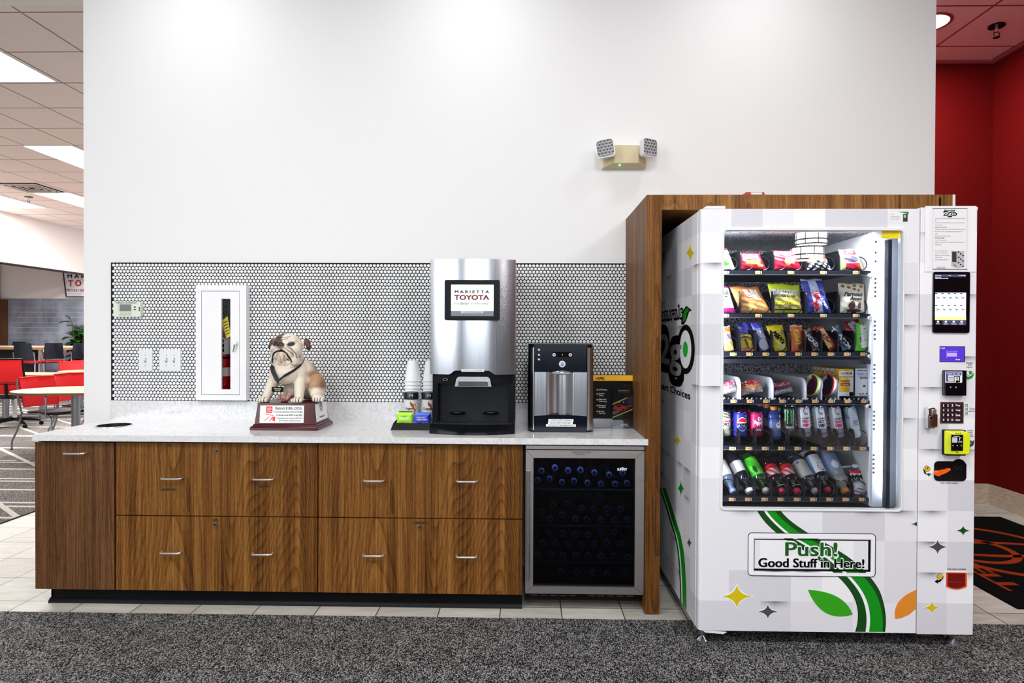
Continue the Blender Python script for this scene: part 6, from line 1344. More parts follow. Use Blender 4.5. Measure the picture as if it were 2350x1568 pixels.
# ---- trays, coils, price tags
SY = VY+.105            # tray front
def zt_(py, Y=SY): return atY(1830, py, Y).z
TXL, TXR = XI0+.002, A(2006, 900, SY).x
DK = mat('dark_tray_metal', (30, 31, 44), .35, .3); COILM = mat('dark_wire', (40, 40, 44), .3, .8); TAGM = mat('yellow_price_tag', (250, 224, 150), .5); TAGT = mat('orange_digits', (228, 110, 60), .5)
DIVM = mat('black_divider', (18, 18, 26), .4); WDIV = mat('white_divider', (226, 226, 236), .35)
def coil(r, turns, n=18):
    b = MB(); L = .42; N = turns*n; b.tube([(r*math.sin(2*PI*i/n), L*i/N, -r*math.cos(2*PI*i/n)) for i in range(N+1)], .0024, 5, COILM); return b
COIL = {}
def tray(idx, floor_py, s0, s1, tags, tagpy, codes, coils, r, divs, dh, dmat=DIVM, dround=.03):
    zf = zt_(floor_py); b = MB(); b.box(TXL, TXR, SY, SY+.012, zt_(s1), zt_(s0), DK); b.box(TXL, TXR, SY+.012, 3.42, zf-.006, zf-.001, DK); b.box(TXL, TXR, SY-.0004, SY, zt_(s1)-.0, zt_(s1)+.002, GREYM)
    b.box(TXR, TXR+.004, SY-.004, 3.42, zt_(s1)-.004, zf+.02, DK)
    t = b.build('product_tray', VM, smooth=0)
    for x, cd in zip(tags, codes):
        q = MB(); q.prect(x-5.8, tagpy-3.6, x+5.8, tagpy+3.6, SY-.001, TAGM, .0008); q.ptext(cd, x-4.4, tagpy-2.1, x+4.4, tagpy+2.1, SY-.0024, TAGT, .03); q.prect(x+7.5, tagpy-3, x+9, tagpy+3, SY-.001, WP, .0006); q.build('price_tag', t, smooth=0)
    for x in coils:
        p = atY(x, floor_py, SY+.012); k = (r, )
        if k not in COIL: COIL[k] = coil(r, 8).build('spiral_coil', None).data; bpy.data.objects.remove([o for o in COL.objects if o.data == COIL[k]][0])
        o = bpy.data.objects.new('spiral_coil', COIL[k]); COL.objects.link(o); o.parent = t
        o.location = Vector((p.x, SY+.012, zf+r+.001))-VM.location
    for x in divs:
        p = atY(x, floor_py, SY+.006); q = MB(); pts = [(SY+.004, zf), (SY+.004, zf+dh-dround)]+[(SY+.004+dround-dround*math.cos(a*PI/12), zf+dh-dround+dround*math.sin(a*PI/12)) for a in range(1, 7)]+[(3.40, zf+dh), (3.40, zf)]
        q.prism(pts, p.x-.0016, p.x+.0016, dmat, 'yz'); q.build('lane_divider', t, smooth=0)
    return zf
wide = [1664.5+74.8*k for k in range(5)]
def pair(off, n=5): return [o for k in range(n) for o in (off+74.8*k, off+74.8*k+37.2)]
ZF = {}
ZF[1] = tray(1, 620, 621.5, 631.5, [1664, 1739, 1813.5, 1888, 1963], 625.7, ['101', '103', '105', '107', '109'], pair(1677)[:10], .0315, [1700, 1776, 1851, 1926.5, 2002], .09)
ZF[2] = tray(2, 719, 720.5, 730.5, [1664, 1739, 1813.5, 1888, 1963], 724.5, ['111', '113', '115', '117', '119'], pair(1677)[:10], .0325, [1700, 1776, 1851, 1926.5, 2002], .10)
nine = [1681+37.4*k for k in range(9)]
ZF[3] = tray(3, 807, 808.5, 819, nine, 813, ['121', '122', '123', '124', '125', '126', '127', '128', '129'], [1678+37.6*k for k in range(9)], .0325, [1698+37.6*k for k in range(9)], .095)
ZF[4] = tray(4, 918, 919, 929, [1682.5+37.4*k for k in range(9)], 921, ['131', '132', '133', '134', '135', '136', '137', '138', '139'], [], .03, [1699.5, 1774.5, 1850, 1885.5, 1924.5], .098, WDIV, .045)
ZF[5] = tray(5, 1024, 1025, 1034, [1679.5+37.4*k for k in range(9)], 1029.7, ['141', '142', '143', '144', '145', '146', '147', '148', '149'], [1678+37.6*k for k in range(9)], .0335, [1660+37.6*k for k in range(10)], .075)
ZF[6] = tray(6, 1141, 1142, 1152, [1678.5+37.3*k for k in range(9)], 1146.5, ['151', '152', '153', '154', '155', '156', '157', '158', '159'], [1676+37.4*k for k in range(9)], .034, [1658+37.5*k for k in range(10)], .075)
def extras():
    b = MB(); b.box(TXL, TXR+.008, SY-.006, SY+.02, zt_(835), zt_(825), mat('embossed_black_bar', (36, 36, 48), .4, bump=(300, .6, .002))); c = atY(2005, 830, SY-.006); b.cyl((c.x, SY-.009, c.z), (c.x, SY-.006, c.z), .005, n=12, mt=CHROME); b.build('shelf_bar', VM, smooth=30)
    b = MB(); b.box(TXL, TXR, SY+.02, 3.42, zt_(836), zt_(835), DK); b.build('insulation_shelf', VM)
    for px in (1716, 1810):
        c = atY(px, 1166+8, 2.90); b = MB(); w0 = atY(px-34, 1166, 2.90).x; w1 = atY(px+34, 1166, 2.90).x; r0 = (w1-w0)/2
        b.cyl((c.x, 2.905, c.z-.02), (c.x, 2.915, c.z-.02), r0, n=30, mt=BLACKM)
        for k in range(7): r_ = r0*(k+1)/7; b.tube([(c.x+r_*math.cos(2*PI*i/30), 2.90, c.z-.02+r_*math.sin(2*PI*i/30)) for i in range(30)], .0014, 5, GREYM, True)
        b.build('fan_guard', VM)
    b = MB(); a0, a1 = atY(1660, 1180, 2.93), atY(1858, 1153, 2.93); b.box(a0.x, a1.x, 2.93, 2.94, a0.z, a1.z, mat('grey_blue_plate', (160, 168, 196), .4)); b.build('fan_plate', VM)
    for py in (632, 730, 818): 
        c = atY(1996, py, SY-.004); b = MB(); b.cyl((c.x, SY-.012, c.z), (c.x, SY-.002, c.z), .009, n=14, mt=WPLAS); b.build('tray_roller', VM)
    c = atY(1993, 933.5, SY-.004); b = MB(); b.cyl((c.x, SY-.016, c.z), (c.x, SY-.002, c.z), .011, n=18, mt=WPLAS); b.cyl((c.x, SY-.0165, c.z), (c.x, SY-.015, c.z), .005, n=14, mt=BLACK); b.build('tray_roller', VM)
    b = MB(); p = atY(2009, 900, SY); 
    for z0, z1 in ((600, 632), (690, 726), (772, 820), (872, 925), (965, 1010), (1085, 1140)):
        b.tube([(TXR+.008, SY-.002, zt_(z0)), (TXR+.014, SY-.01, zt_(z0+8)), (TXR+.016, SY-.01, zt_(z1-8)), (TXR+.010, SY-.002, zt_(z1))], .006, 6, mat('grey_cable_guard', (120, 126, 144), .35, .5))
    b.build('cable_guard', VM)
    # white chevrons on the conveyor lanes
    t = [o for o in VM.children if o.name.startswith('product_tray')][3]; b = MB(); zf = ZF[4]
    for k in range(34):
        x = TXL+.02+k*(TXR-TXL-.03)/34; b.add([(x, SY+.003, zf+.004), (x+.006, SY+.003, zf+.010), (x+.010, SY+.003, zf+.006), (x+.004, SY+.003, zf-.000)], [(0, 1, 2, 3)], WDIV if k % 3 else GREYM)
    b.build('conveyor_links', t, smooth=0)
extras()

# ================================================================== SNACKS
PC = {}
def pc(r, g, b_, rough=.32): 
    k = (r, g, b_)
    if k not in PC: PC[k] = mat('packaging_%d_%d_%d' % k, k, rough)
    return PC[k]
def bag(name, label, cat, quad, Y, paint, texts, thick=.020, lean=.02, crimp=None, group='snack bags in the vending machine', nu=38, nv=38):
    P = [atY(quad[0][0], quad[0][1], Y+lean), atY(quad[1][0], quad[1][1], Y+lean), atY(quad[2][0], quad[2][1], Y), atY(quad[3][0], quad[3][1], Y)]
    base = (P[2]+P[3])/2; t = tag(bpy.data.objects.new('tmp', None), label, cat)
    bpy.data.objects.remove(t)
    rnd = random.Random(label); ph = rnd.random()*6
    def fr(u, v, o=0.0):
        e = P[3].lerp(P[2], u); f_ = P[0].lerp(P[1], u); q = e.lerp(f_, v)
        k = max(0.0, math.sin(PI*min(max(u, 0), 1)))**.55*max(0.0, math.sin(PI*min(max(v, 0), 1)))**.6
        wv = .0016*math.sin(13*u+ph)*math.sin(9*v+ph*2)+.0010*math.sin(27*v+11*u+ph)
        return Vector((q.x+.0012*math.sin(17*v+ph)*(1-abs(2*u-1)), q.y-thick*k-wv*k-o, q.z+.002*math.sin(u*PI*3+ph)*(v > .97)))
    b = MB(); b.surf(fr, nu, nv, paint)
    def bk(u, v): q = fr(u, v); return (q.x, 2*(P[3].lerp(P[2], u).lerp(P[0].lerp(P[1], u), v)).y-q.y, q.z)
    b.surf(bk, 10, 10, paint(.5, .5))
    for tx in texts:
        s_, u0, v0, u1, v1, m = tx[:6]; bold = tx[6] if len(tx) > 6 else .03; sh = tx[7] if len(tx) > 7 else 0; rot = tx[8] if len(tx) > 8 else 0
        W = (P[2]-P[3]).length; Hh = (P[0]-P[3]).length
        def fn(a, c):
            if rot:   # rotate about the middle of the text box, in real proportions
                uc, vc = (u0+u1)/2, (v0+v1)/2; dx, dz = (a-uc)*W, (c-vc)*Hh; ca, sa = math.cos(math.radians(rot)), math.sin(math.radians(rot)); a = uc+(dx*ca-dz*sa)/W; c = vc+(dx*sa+dz*ca)/Hh
            return tuple(fr(a, c, .0012))
        b.text(s_, u0, v0, u1, v1, 0, m, bold, sh, fn=fn)
    o = b.build(name, None, smooth=60)
    for v in o.data.vertices: v.co -= base
    o.location = base; return tag(o, label, cat, group)
def el(u, v, cu, cv, ru, rv): return ((u-cu)/ru)**2+((v-cv)/rv)**2 < 1
W_, K_ = WP, INK
BY = SY+.030
RDP, DRD, TANP, ORP, YLP = pc(178, 22, 50), pc(110, 12, 34), pc(214, 150, 88), pc(238, 120, 30), pc(236, 214, 26)
def crimp(p, c): return lambda u, v: c if (v > .94 or v < .05) else p(u, v)
bag('snack_bag', 'white and green crackers bag at the left edge of the top vending shelf', 'snack bag', [(1640, 569), (1668, 570), (1687, 618), (1645, 619)], BY, lambda u, v: pc(60, 170, 50) if el(u, v, .5, .3, .25, .14) or (v < .75 and v > .66) else (pc(236, 236, 228) if v < .9 else pc(120, 20, 40)), [('BAKED', .3, .78, .9, .88, K_)])
bag('snack_bag', 'crimson cheese cracker bag, second from the left on the top vending shelf', 'snack bag', [(1699, 580), (1742, 581), (1759, 619), (1699, 619)], BY, lambda u, v: pc(226, 170, 60) if el(u, v, .5, .42, .32, .13) or el(u, v, .78, .25, .14, .1) else (RDP if v < .95 else DRD), [('CHEEZ-IT', .08, .72, .85, .90, W_, .08), ('SNAP\'D', .1, .58, .5, .68, W_, .03)])
bag('snack_bag', 'crimson chips bag left of the round lamp reflection on the top vending shelf', 'snack bag', [(1771, 575), (1822, 576), (1841, 619), (1776, 619)], BY, lambda u, v: pc(234, 160, 90) if el(u, v, .52, .42, .12, .2) or el(u, v, .72, .5, .1, .16) else (RDP if v < .93 else DRD), [('DORITOS', .1, .80, .8, .94, W_, .08)])
bag('snack_bag', 'black, red and white candy bag right under the lamp reflection, top vending shelf', 'snack bag', [(1856, 584), (1893, 586), (1908, 620), (1850, 620)], BY, lambda u, v: pc(200, 50, 40) if v > .68 else (pc(230, 226, 222) if math.sin(u*22+v*9)*math.sin(v*21) > .25 else pc(26, 26, 30)), [('SOUR', .1, .72, .6, .9, pc(90, 200, 60), .08)])
bag('snack_bag', 'pale green pouch with a red mini cookies label, top vending shelf right', 'snack bag', [(1924, 574), (1962, 571), (1983, 620), (1929, 620)], BY, lambda u, v: pc(190, 30, 56) if (.22 < u < .86 and (.70 < v < .92 or v < .32)) else (pc(84, 72, 104) if el(u, v, .5, .5, .34, .16) else pc(176, 190, 120)), [('Mini', .36, .78, .70, .90, W_, .05)])
bag('snack_bag', 'white and pink cookies bag at the left edge of the second vending shelf', 'snack bag', [(1640, 657), (1671, 658), (1688, 718), (1642, 719)], BY, lambda u, v: pc(176, 40, 120) if v < .18 or v > .95 else (pc(60, 60, 60) if el(u, v, .62, .60, .10, .03) or el(u, v, .45, .82, .05, .03) or el(u, v, .78, .82, .05, .03) else pc(238, 236, 234)), [('CAT', .5, .68, .85, .78, K_)])
bag('snack_bag', 'tan orange whole grain chips bag on the second vending shelf', 'snack bag', [(1674, 658), (1739, 659), (1770, 718), (1700, 718)], BY, lambda u, v: pc(240, 196, 122) if el(u, v, .35, .22, .22, .16) or el(u, v, .75, .25, .15, .14) else (pc(186, 110, 50) if v > .92 else pc(222, 148, 82)), [('SUN', .38, .72, .82, .88, W_, .08), ('CHIPS', .42, .60, .86, .72, W_, .06), ('Harvest Cheddar', .30, .50, .85, .57, pc(240, 226, 200))])
bag('snack_bag', 'lime yellow cracker bag with TRADITIONAL lettering in the middle of the second shelf', 'snack bag', [(1761, 650), (1834, 655), (1841, 718), (1776, 718)], BY, lambda u, v: pc(206, 224, 34) if v > .78 or v < .09 else (pc(40, 36, 20) if v < .14 else (pc(150, 156, 60) if math.sin(u*20)*math.sin(v*24) > .2 else pc(206, 184, 116))), [('DAKOTA\'S', .10, .64, .86, .80, W_, .10), ('CHICKEN BONES', .06, .54, .78, .61, pc(40, 60, 20), .04), ('TRADITIONAL', .06, .28, .84, .40, pc(240, 226, 60), .10)])
bag('snack_bag', 'tall blue and white hot fries bag on the second vending shelf', 'snack bag', [(1836, 641), (1885, 640), (1907, 718), (1853, 718)], BY, lambda u, v: pc(216, 218, 226) if v > .95 else (pc(190, 206, 240) if .30 < u < .66 else pc(52, 60, 160)), [('Hot', .34, .42, .66, .60, pc(206, 30, 50), .10, 0, -70), ('Fries', .22, .12, .60, .30, pc(206, 30, 50), .10, 0, -60), ('JUMBO', .50, .22, 1.0, .32, W_, .08, 0, -66)])
bag('snack_bag', 'cream coloured cookie bag with script lettering at the right of the second shelf', 'snack bag', [(1923, 650), (1983, 652), (1984, 718), (1926, 718)], BY, lambda u, v: pc(150, 104, 50) if any(el(u, v, a, c, .07, .05) for a, c in ((.15, .9), (.36, .86), (.55, .80), (.72, .76), (.85, .9), (.6, .93))) else (pc(96, 60, 56) if el(u, v, .45, .24, .13, .16) or el(u, v, .75, .24, .07, .12) else (pc(60, 40, 36) if el(u, v, .55, .07, .3, .06) else pc(232, 226, 206))), [('Famous', .16, .56, .88, .70, K_, .04, .4), ('Amos', .34, .42, .84, .55, K_, .04, .4)])
G3 = 'candy and crackers on the third vending shelf'
bag('cracker_pack', 'orange and tan peanut butter cracker pack at the left of the third vending shelf', 'snack pack', [(1657, 750), (1674, 748), (1685, 805), (1663, 806)], BY, lambda u, v: pc(238, 190, 110) if v < .48 else (pc(120, 110, 170) if v < .66 else (ORP if v < .90 else pc(200, 206, 210))), [('Lance', .1, .90, .9, .98, pc(190, 30, 40), .05), ('crackers', .15, .7, .85, .8, W_, .04)], thick=.010, group=G3)
bag('gum_pack', 'short yellow gum pack on the third vending shelf', 'gum pack', [(1698, 768), (1723, 768), (1730, 806), (1701, 806)], BY, lambda u, v: pc(236, 196, 60) if v > .22 else pc(230, 130, 110), [('Trident', -.05, .46, 1.0, .62, K_, .06, 0, -72)], thick=.006, group=G3)
bag('cookie_pack', 'violet blue sandwich cookie pack bulging in the third shelf', 'cookie pack', [(1722, 741), (1744, 738), (1767, 802), (1744, 806)], BY, lambda u, v: pc(226, 230, 238) if el(u, v, .5, .2, .42, .2) else (pc(76, 78, 180) if u < .25 or v > .8 else pc(150, 156, 226)), [('OREO', .1, .46, 1.0, .60, W_, .1, 0, -62)], thick=.014, group=G3)
bag('cookie_pack', 'second violet blue cookie pack queued behind the first in the third shelf', 'cookie pack', [(1688, 744), (1722, 736), (1740, 775), (1706, 790)], BY+.09, lambda u, v: pc(70, 72, 176) if math.sin(u*9) > -.5 else pc(110, 112, 214), [], thick=.016, group=G3)
bag('candy_bag', 'bright yellow peanut candy bag on the third vending shelf', 'candy bag', [(1757, 747), (1795, 745), (1809, 806), (1778, 806)], BY, lambda u, v: pc(96, 60, 26) if el(u, v, .82, .72, .13, .09) else (pc(250, 236, 130) if el(u, v, .5, .22, .3, .16) else YLP), [("M&M's", .02, .44, .98, .60, K_, .10, 0, -62), ('PEANUT', .6, .68, 1.0, .75, W_, .04, 0, -70)], group=G3)
bag('candy_bag', 'orange peanut butter cup pack in the middle of the third vending shelf', 'candy bag', [(1812, 746), (1840, 747), (1843, 807), (1816, 807)], BY, lambda u, v: pc(110, 50, 24) if el(u, v, .72, .2, .2, .12) else (pc(244, 226, 214) if v > .95 else pc(240, 106, 28)), [("Reese's", -.15, .46, 1.15, .64, pc(250, 214, 40), .08, .2, -80)], thick=.010, group=G3)
def bar(label, quad, c0, c1, txt, tm): return bag('candy_bar', label, 'candy bar', quad, BY, lambda u, v: c0 if .1 < v < .9 else c1, [(txt, -1.6, .42, 2.6, .58, tm, .08, 0, -68)], thick=.006, group=G3, nu=10)
bar('dark brown candy bar tilted in the third vending shelf', [(1845, 760), (1859, 752), (1879, 803), (1866, 807)], pc(52, 30, 40), pc(150, 120, 80), 'SNICKERS', W_)
bar('yellow and red fruit chew bar tilted in the third vending shelf', [(1873, 752), (1886, 747), (1918, 797), (1904, 806)], pc(238, 208, 120), pc(190, 30, 40), 'STARBURST', pc(200, 20, 36))
bar('dark blue cookie bar tilted in the third vending shelf', [(1911, 752), (1924, 744), (1949, 801), (1934, 806)], pc(50, 62, 92), pc(90, 130, 170), 'TWIX', W_)
bag('candy_bag', 'lime green chewy candy bag at the right end of the third vending shelf', 'candy bag', [(1965, 741), (2001, 743), (1996, 806), (1962, 806)], BY, lambda u, v: pc(230, 80, 60) if el(u, v, .3, .35, .08, .05) else (pc(240, 220, 60) if el(u, v, .35, .55, .07, .05) else (pc(60, 60, 120) if el(u, v, .25, .45, .06, .05) else pc(104, 212, 40))), [('Skittles', -.25, .42, 1.35, .66, W_, .10, 0, -84)], thick=.012, group=G3)
bag('candy_bag', 'red chewy candy bag leaning behind the lime green one in the third shelf', 'candy bag', [(1934, 740), (1975, 733), (1992, 788), (1950, 794)], BY+.05, lambda u, v: pc(190, 26, 46), [('Skittles', .0, .40, 1.2, .66, W_, .10, 0, -70)], thick=.010, group=G3)
# fourth shelf
def box_item(name, label, cat, x0, y0, x1, y1, Y, front, side, texts, depth=.05, extra=()):
    p, q = atY(x0, y1, Y), atY(x1, y0, Y); b = MB(); b.box(p.x, q.x, Y, Y+depth, p.z, q.z, side); b.box(p.x, q.x, Y-.0006, Y, p.z, q.z, front)
    for (a, c, d, e, m) in extra: b.prect(a, c, d, e, Y-.0006, m, .0004)
    for (s_, a, c, d, e, m) in texts: b.ptext(s_, a, c, d, e, Y-.0014, m, .04)
    o = b.build(name, None, smooth=0); bs = Vector(((p.x+q.x)/2, Y+depth/2, p.z))
    for v in o.data.vertices: v.co -= bs
    o.location = bs; return tag(o, label, cat, 'boxes on the fourth vending shelf')
Y4 = SY+.02; gold = pc(244, 194, 46)
for k in range(6):
    lb = ['front yellow and white tuna snack box on the fourth vending shelf', 'yellow snack box directly behind the front one, fourth vending shelf', 'third yellow snack box in the row, fourth vending shelf', 'fourth yellow snack box in the row, fourth vending shelf', 'fifth yellow snack box in the row, fourth vending shelf', 'rearmost yellow snack box of the row, fourth vending shelf'][k]
    if k == 0: box_item('snack_box', lb, 'snack box', 1925.5, 847, 1958.5, 909, Y4, gold, gold, [('BUMBLE BEE', 1929, 855.5, 1952, 859, W_), ('SNACK', 1930, 866.5, 1950, 872, W_), ('ON THE RUN!', 1931, 873.5, 1949, 877, K_), ('Crackers', 1932, 881, 1948, 884, W_)], .034, [(1925.5, 852, 1958.5, 863, W_), (1928.5, 855, 1955, 859.5, pc(120, 30, 60)), (1929.5, 879.5, 1951, 885.5, pc(196, 30, 60)), (1925.5, 900, 1958.5, 909, W_), (1949, 866, 1958.5, 909, pc(240, 236, 226))])
    else:
        Yk = Y4+.045*k; p, q = atY(1925.5, 909, Y4), atY(1958.5, 847, Y4); b = MB(); b.box(p.x, q.x, Yk, Yk+.036, p.z, q.z, gold); b.box(p.x-.0005, p.x, Yk+.001, Yk+.035, q.z-.030, q.z-.002, W_); b.box(p.x-.001, p.x-.0004, Yk+.006, Yk+.030, q.z-.028, q.z-.014, pc(214, 130, 60))
        o = b.build('snack_box', None, smooth=0); bs = Vector(((p.x+q.x)/2, Yk+.018, p.z)); 
        for v in o.data.vertices: v.co -= bs
        o.location = bs; tag(o, lb, 'snack box', 'boxes on the fourth vending shelf')
box_item('snack_box', 'white tuna snack box with blue lettering at the right end of the fourth shelf', 'snack box', 1962, 846, 1996, 909.5, Y4, pc(232, 236, 244), pc(70, 80, 190), [('BUMBLE BEE', 1968, 849, 1990, 852, K_), ('SNACK', 1968, 855.5, 1991, 861, pc(130, 150, 220)), ('ON THE RUN!', 1971, 862.5, 1989, 865, pc(150, 160, 180)), ('TUNA SALAD', 1976, 867, 1990, 869, W_), ('NET WT 3.5 OZ', 1973, 906, 1986, 908, K_)], .034, [(1974, 866, 1991.5, 869.7, K_), (1980.5, 884, 1986, 889, pc(60, 60, 60)), (1972, 903, 1976, 904.5, K_), (1979, 902.5, 1982, 905, K_), (1987, 902.5, 1991, 905, K_)])
def pastry(label, x0, y0, x1, y1, c):
    bag('wrapped_pastry', label, 'pastry', [(x0, y0+6), (x1-10, y0), (x1, y1-10), (x0, y1)], Y4+.03, c, [], thick=.030, lean=.015, group='wrapped pastries on the fourth vending shelf')
rr_ = random.Random(3)
def ptn(base, acc1, acc2):
    cells = [[rr_.random() for _ in range(26)] for _ in range(26)]
    def f(u, v):
        k = cells[int(u*25.9)][int(v*25.9)]
        if v > .72: return acc1 if k > .25 else W_
        if v > .45: return acc2 if k > .5 else base
        return (pc(232, 226, 230) if k > .45 else (pc(150, 146, 160) if k > .25 else base))
    return f
pastry('clear wrapped pastry with a pink band at the left edge of the fourth shelf', 1652, 873, 1693, 908, ptn(pc(196, 170, 170), pc(214, 60, 100), pc(90, 80, 96)))
pastry('clear wrapped muffin with a red band, second on the fourth vending shelf', 1701, 870, 1751, 909, ptn(pc(226, 160, 110), pc(200, 30, 50), pc(214, 130, 70)))
pastry('clear wrapped dark snack cake with a red band, third on the fourth shelf', 1776, 874, 1820, 909, ptn(pc(120, 104, 130), pc(220, 30, 40), pc(46, 38, 60)))
def bowl(label, cx, rim, top, Yk, k=1.0):
    p = atY(cx, 884, Yk); R = .050*k; b = MB(); M = Matrix.Translation(p) @ Matrix.Rotation(math.radians(-84), 4, 'Z') @ Matrix.Rotation(math.radians(12), 4, 'Y') @ Matrix.Rotation(math.radians(80), 4, 'X')
    b.lathe([(.001, 0), (R*.6, .0), (R*.93, .001)], 30, lambda u, v: top if (u < .58 or u > .80 or v < .3) else W_, M); b.lathe([(R*.93, .001), (R, .002), (R*1.03, -.001), (R, -.004)], 30, rim, M); b.lathe([(R, -.004), (R*.82, -.030), (.001, -.031)], 30, W_, M)
    o = b.build('snack_cup', None); 
    for v in o.data.vertices: v.co -= p
    o.location = p; tag(o, label, 'snack cup', 'lidded snack cups on the fourth vending shelf')
plum = pc(96, 24, 60)
bowl('lidded snack cup with a lime green rim at the front of its lane', 1862, pc(206, 232, 50), plum, Y4+.03); bowl('second lime rimmed snack cup, behind the front one', 1862, pc(206, 232, 50), plum, Y4+.13); bowl('rearmost lime rimmed snack cup, mostly behind a white divider', 1862, pc(206, 232, 50), plum, Y4+.23)
bowl('lidded snack cup with a red rim on the fourth vending shelf', 1897, pc(226, 50, 44), pc(50, 30, 56), Y4+.03)

# ================================================================== CANS AND BOTTLES
ALU = mat('bright_aluminium', (216, 218, 222), .2, 1.0)
def can(name, label, top, bot, r, paint, texts, back=3, group='drink cans on the fifth vending shelf', qlabel=''):
    zt, zb = atY(top[0], top[1], BY+.004), atY(bot[0], bot[1], BY+.004); ax = zt-zb; h = ax.length; zc = Vector((zb.x, BY+.004+r, zb.z))
    t = thing(name, label, 'drink can', zc, group)
    R = Vector((0, 0, 1)).rotation_difference(Vector((ax.x, .0, ax.z)).normalized()).to_matrix().to_4x4()
    n = 30; prof = [(.001, .001), (r*.78, .001), (r*.97, h*.05)]+[(r, h*(.07+.80*k/n)) for k in range(n+1)]+[(r*.94, h*.915), (r*.82, h*.965)]
    b = MB(); L = len(prof)
    def pt(u, v):
        z = prof[min(L-1, int(v*(L-1)))][1]/h; return paint(u if u < .5 else u-1, z)
    b.lathe(prof, 72, pt, R)
    def cf(x, z): a = x/r; return tuple(R @ Vector((r*1.012*math.sin(a), -r*1.012*math.cos(a), z)))
    for tx in texts:
        s_, x0, z0, x1, z1, m = tx[:6]; b.text(s_, x0*r, z0*h, x1*r, z1*h, 0, m, tx[6] if len(tx) > 6 else .04, tx[7] if len(tx) > 7 else 0, fn=cf)
    if texts is not None and name == 'soda_bottle': pass
    body = b.build('can_body', t, w=False)
    b = MB(); b.lathe([(r*.82, h*.962), (r*.86, h*.985), (r*.83, h), (r*.76, h*.975), (.001, h*.975)], 40, ALU, R); b.build('lid', t, w=False)
    reg(t)
    for k in range(back):
        lb = '%s, %s behind the front can' % (qlabel, ('first', 'second', 'third', 'fourth')[k]); dup(t, loc=zc+Vector((0, .072*(k+1), 0)), label=lb, group=group)
    return t
def cl(c, alt=None): return lambda u, z: c
can('soda_can', 'grey green ginger ale can at the left end of the fifth vending shelf', (1666, 944), (1666, 1003), .0305, lambda u, z: W_ if (.42 < z < .70 and abs(u) < .17-.25*max(0, .52-z)) else (pc(70, 72, 62) if z > .72 and math.sin(z*60+u*30) > .2 else pc(160, 162, 144)), [('CANADA', -.85, .56, .85, .66, pc(200, 20, 60), .08), ('DRY', -.5, .44, .5, .54, K_, .08), ('GINGER ALE', -.5, .16, .6, .21, W_)], 3, qlabel='grey green soda can')
def pep(u, z):
    x = u*2*PI; d = math.hypot(x/.78, (z-.50)/.265)
    if abs(x) < 1 and d < .93: return pc(214, 20, 60) if z > .58 else (W_ if z > .42 else pc(60, 60, 170))
    if abs(x) < 1 and d < 1.03: return W_
    return pc(48, 50, 160)
can('soda_can', 'blue cola can with a round red and white emblem, fifth vending shelf', (1704, 946), (1704, 1004), .0305, pep, [('PEPSI', -.70, .455, .78, .545, K_, .1)], 4, qlabel='blue cola can')
can('soda_can', 'magenta pepper soda can on the fifth vending shelf', (1741, 946), (1741, 1004), .0305, lambda u, z: pc(150, 10, 60) if z < .3 else (K_ if el(u*2*PI, z, 0, .30, .62, .085) else pc(214, 20, 110)), [('Dr', -.05, .66, .45, .80, W_, .1), ('Pepper', -.62, .46, .72, .66, W_, .1, .2), ('(23)', -.42, .25, .42, .34, W_, .08)], 4, qlabel='magenta soda can')
def lathe_bottle(name, label, capw, p_cap, p_base, Ycap, Ybase, r, liquid, capm, labm, lab=(.38, .72), texts=(), group='bottles on the bottom vending shelf', sports=False, back=1, qlabel='', upright=False, bulge=None):
    a, c = atY(*p_cap, Ycap), atY(*p_base, Ybase); L = (c-a).length; d = (c-a).normalized()
    t = thing(name, label, 'bottle', a, group)
    # local z from cap to base; keep the local -y side facing the viewer
    zax = d; yax = (Vector((0, 1, 0))-zax*zax.y)
    if yax.length < 1e-3: yax = Vector((0, 0, 1))
    yax.normalize(); xax = yax.cross(zax).normalized()
    if upright: pass
    R = Matrix((xax, yax, zax)).transposed().to_4x4()
    if xax.x < 0: R = Matrix((-xax, yax, zax)).transposed().to_4x4()
    cr = capw; prof = [(cr*.80, .018), (cr*.80, L*.13), (r*.62, L*.22), (r*.92, L*.30), (r, L*.36), (r, L*.385)]
    if bulge: prof = [(cr*.9, .018), (cr*.9, L*.13), (r*.72, L*.18), (r*1.06, L*.26), (r*1.06, L*.34), (r*.90, L*.38), (r, L*.41)]
    prof += [(r, L*.75), (r*.93, L*.78), (r, L*.81), (r, L*.93), (r*.8, L), (.001, L*.985)]
    b = MB(); b.lathe(prof, 30, liquid, R); b.build('bottle_body', t, w=False)
    b = MB(); n = 24; b.lathe([(.001, 0), (cr*.9, 0), (cr, .002), (cr, .017), (cr*.8, .018)], 24, capm, R); b.build('cap', t, w=False)
    b = MB(); N = 18; pr = [(r*1.012, L*(lab[0]+(lab[1]-lab[0])*k/N)) for k in range(N+1)]
    b.lathe(pr, 72, (lambda u, v: labm(u if u < .5 else u-1, v)) if not isinstance(labm, bpy.types.Material) else labm, R)
    sgn = 1 if (R @ Vector((1, 0, 0))).x > 0 else -1
    for tx in texts:
        s_, x0, z0, x1, z1, m = tx[:6]; flip = not upright
        def cf(x, z):     # cap-down bottles read with the base end up
            aa = x/r; return tuple(R @ Vector((r*1.03*math.sin(aa), -r*1.03*math.cos(aa), (L*z))))
        b.text(s_, x0*r, z0, x1*r, z1, 0, m, .06, fn=cf)
    b.build('label', t, w=False)
    reg(t)
    for k in range(back): dup(t, loc=a+Vector((0, .080*(k+1), 0)), label='%s, %s behind the front one' % (qlabel, ('first', 'second', 'third')[k]), group=group)
    return t
G5 = 'drinks on the fifth vending shelf'
blu = pc(64, 80, 150, .15)
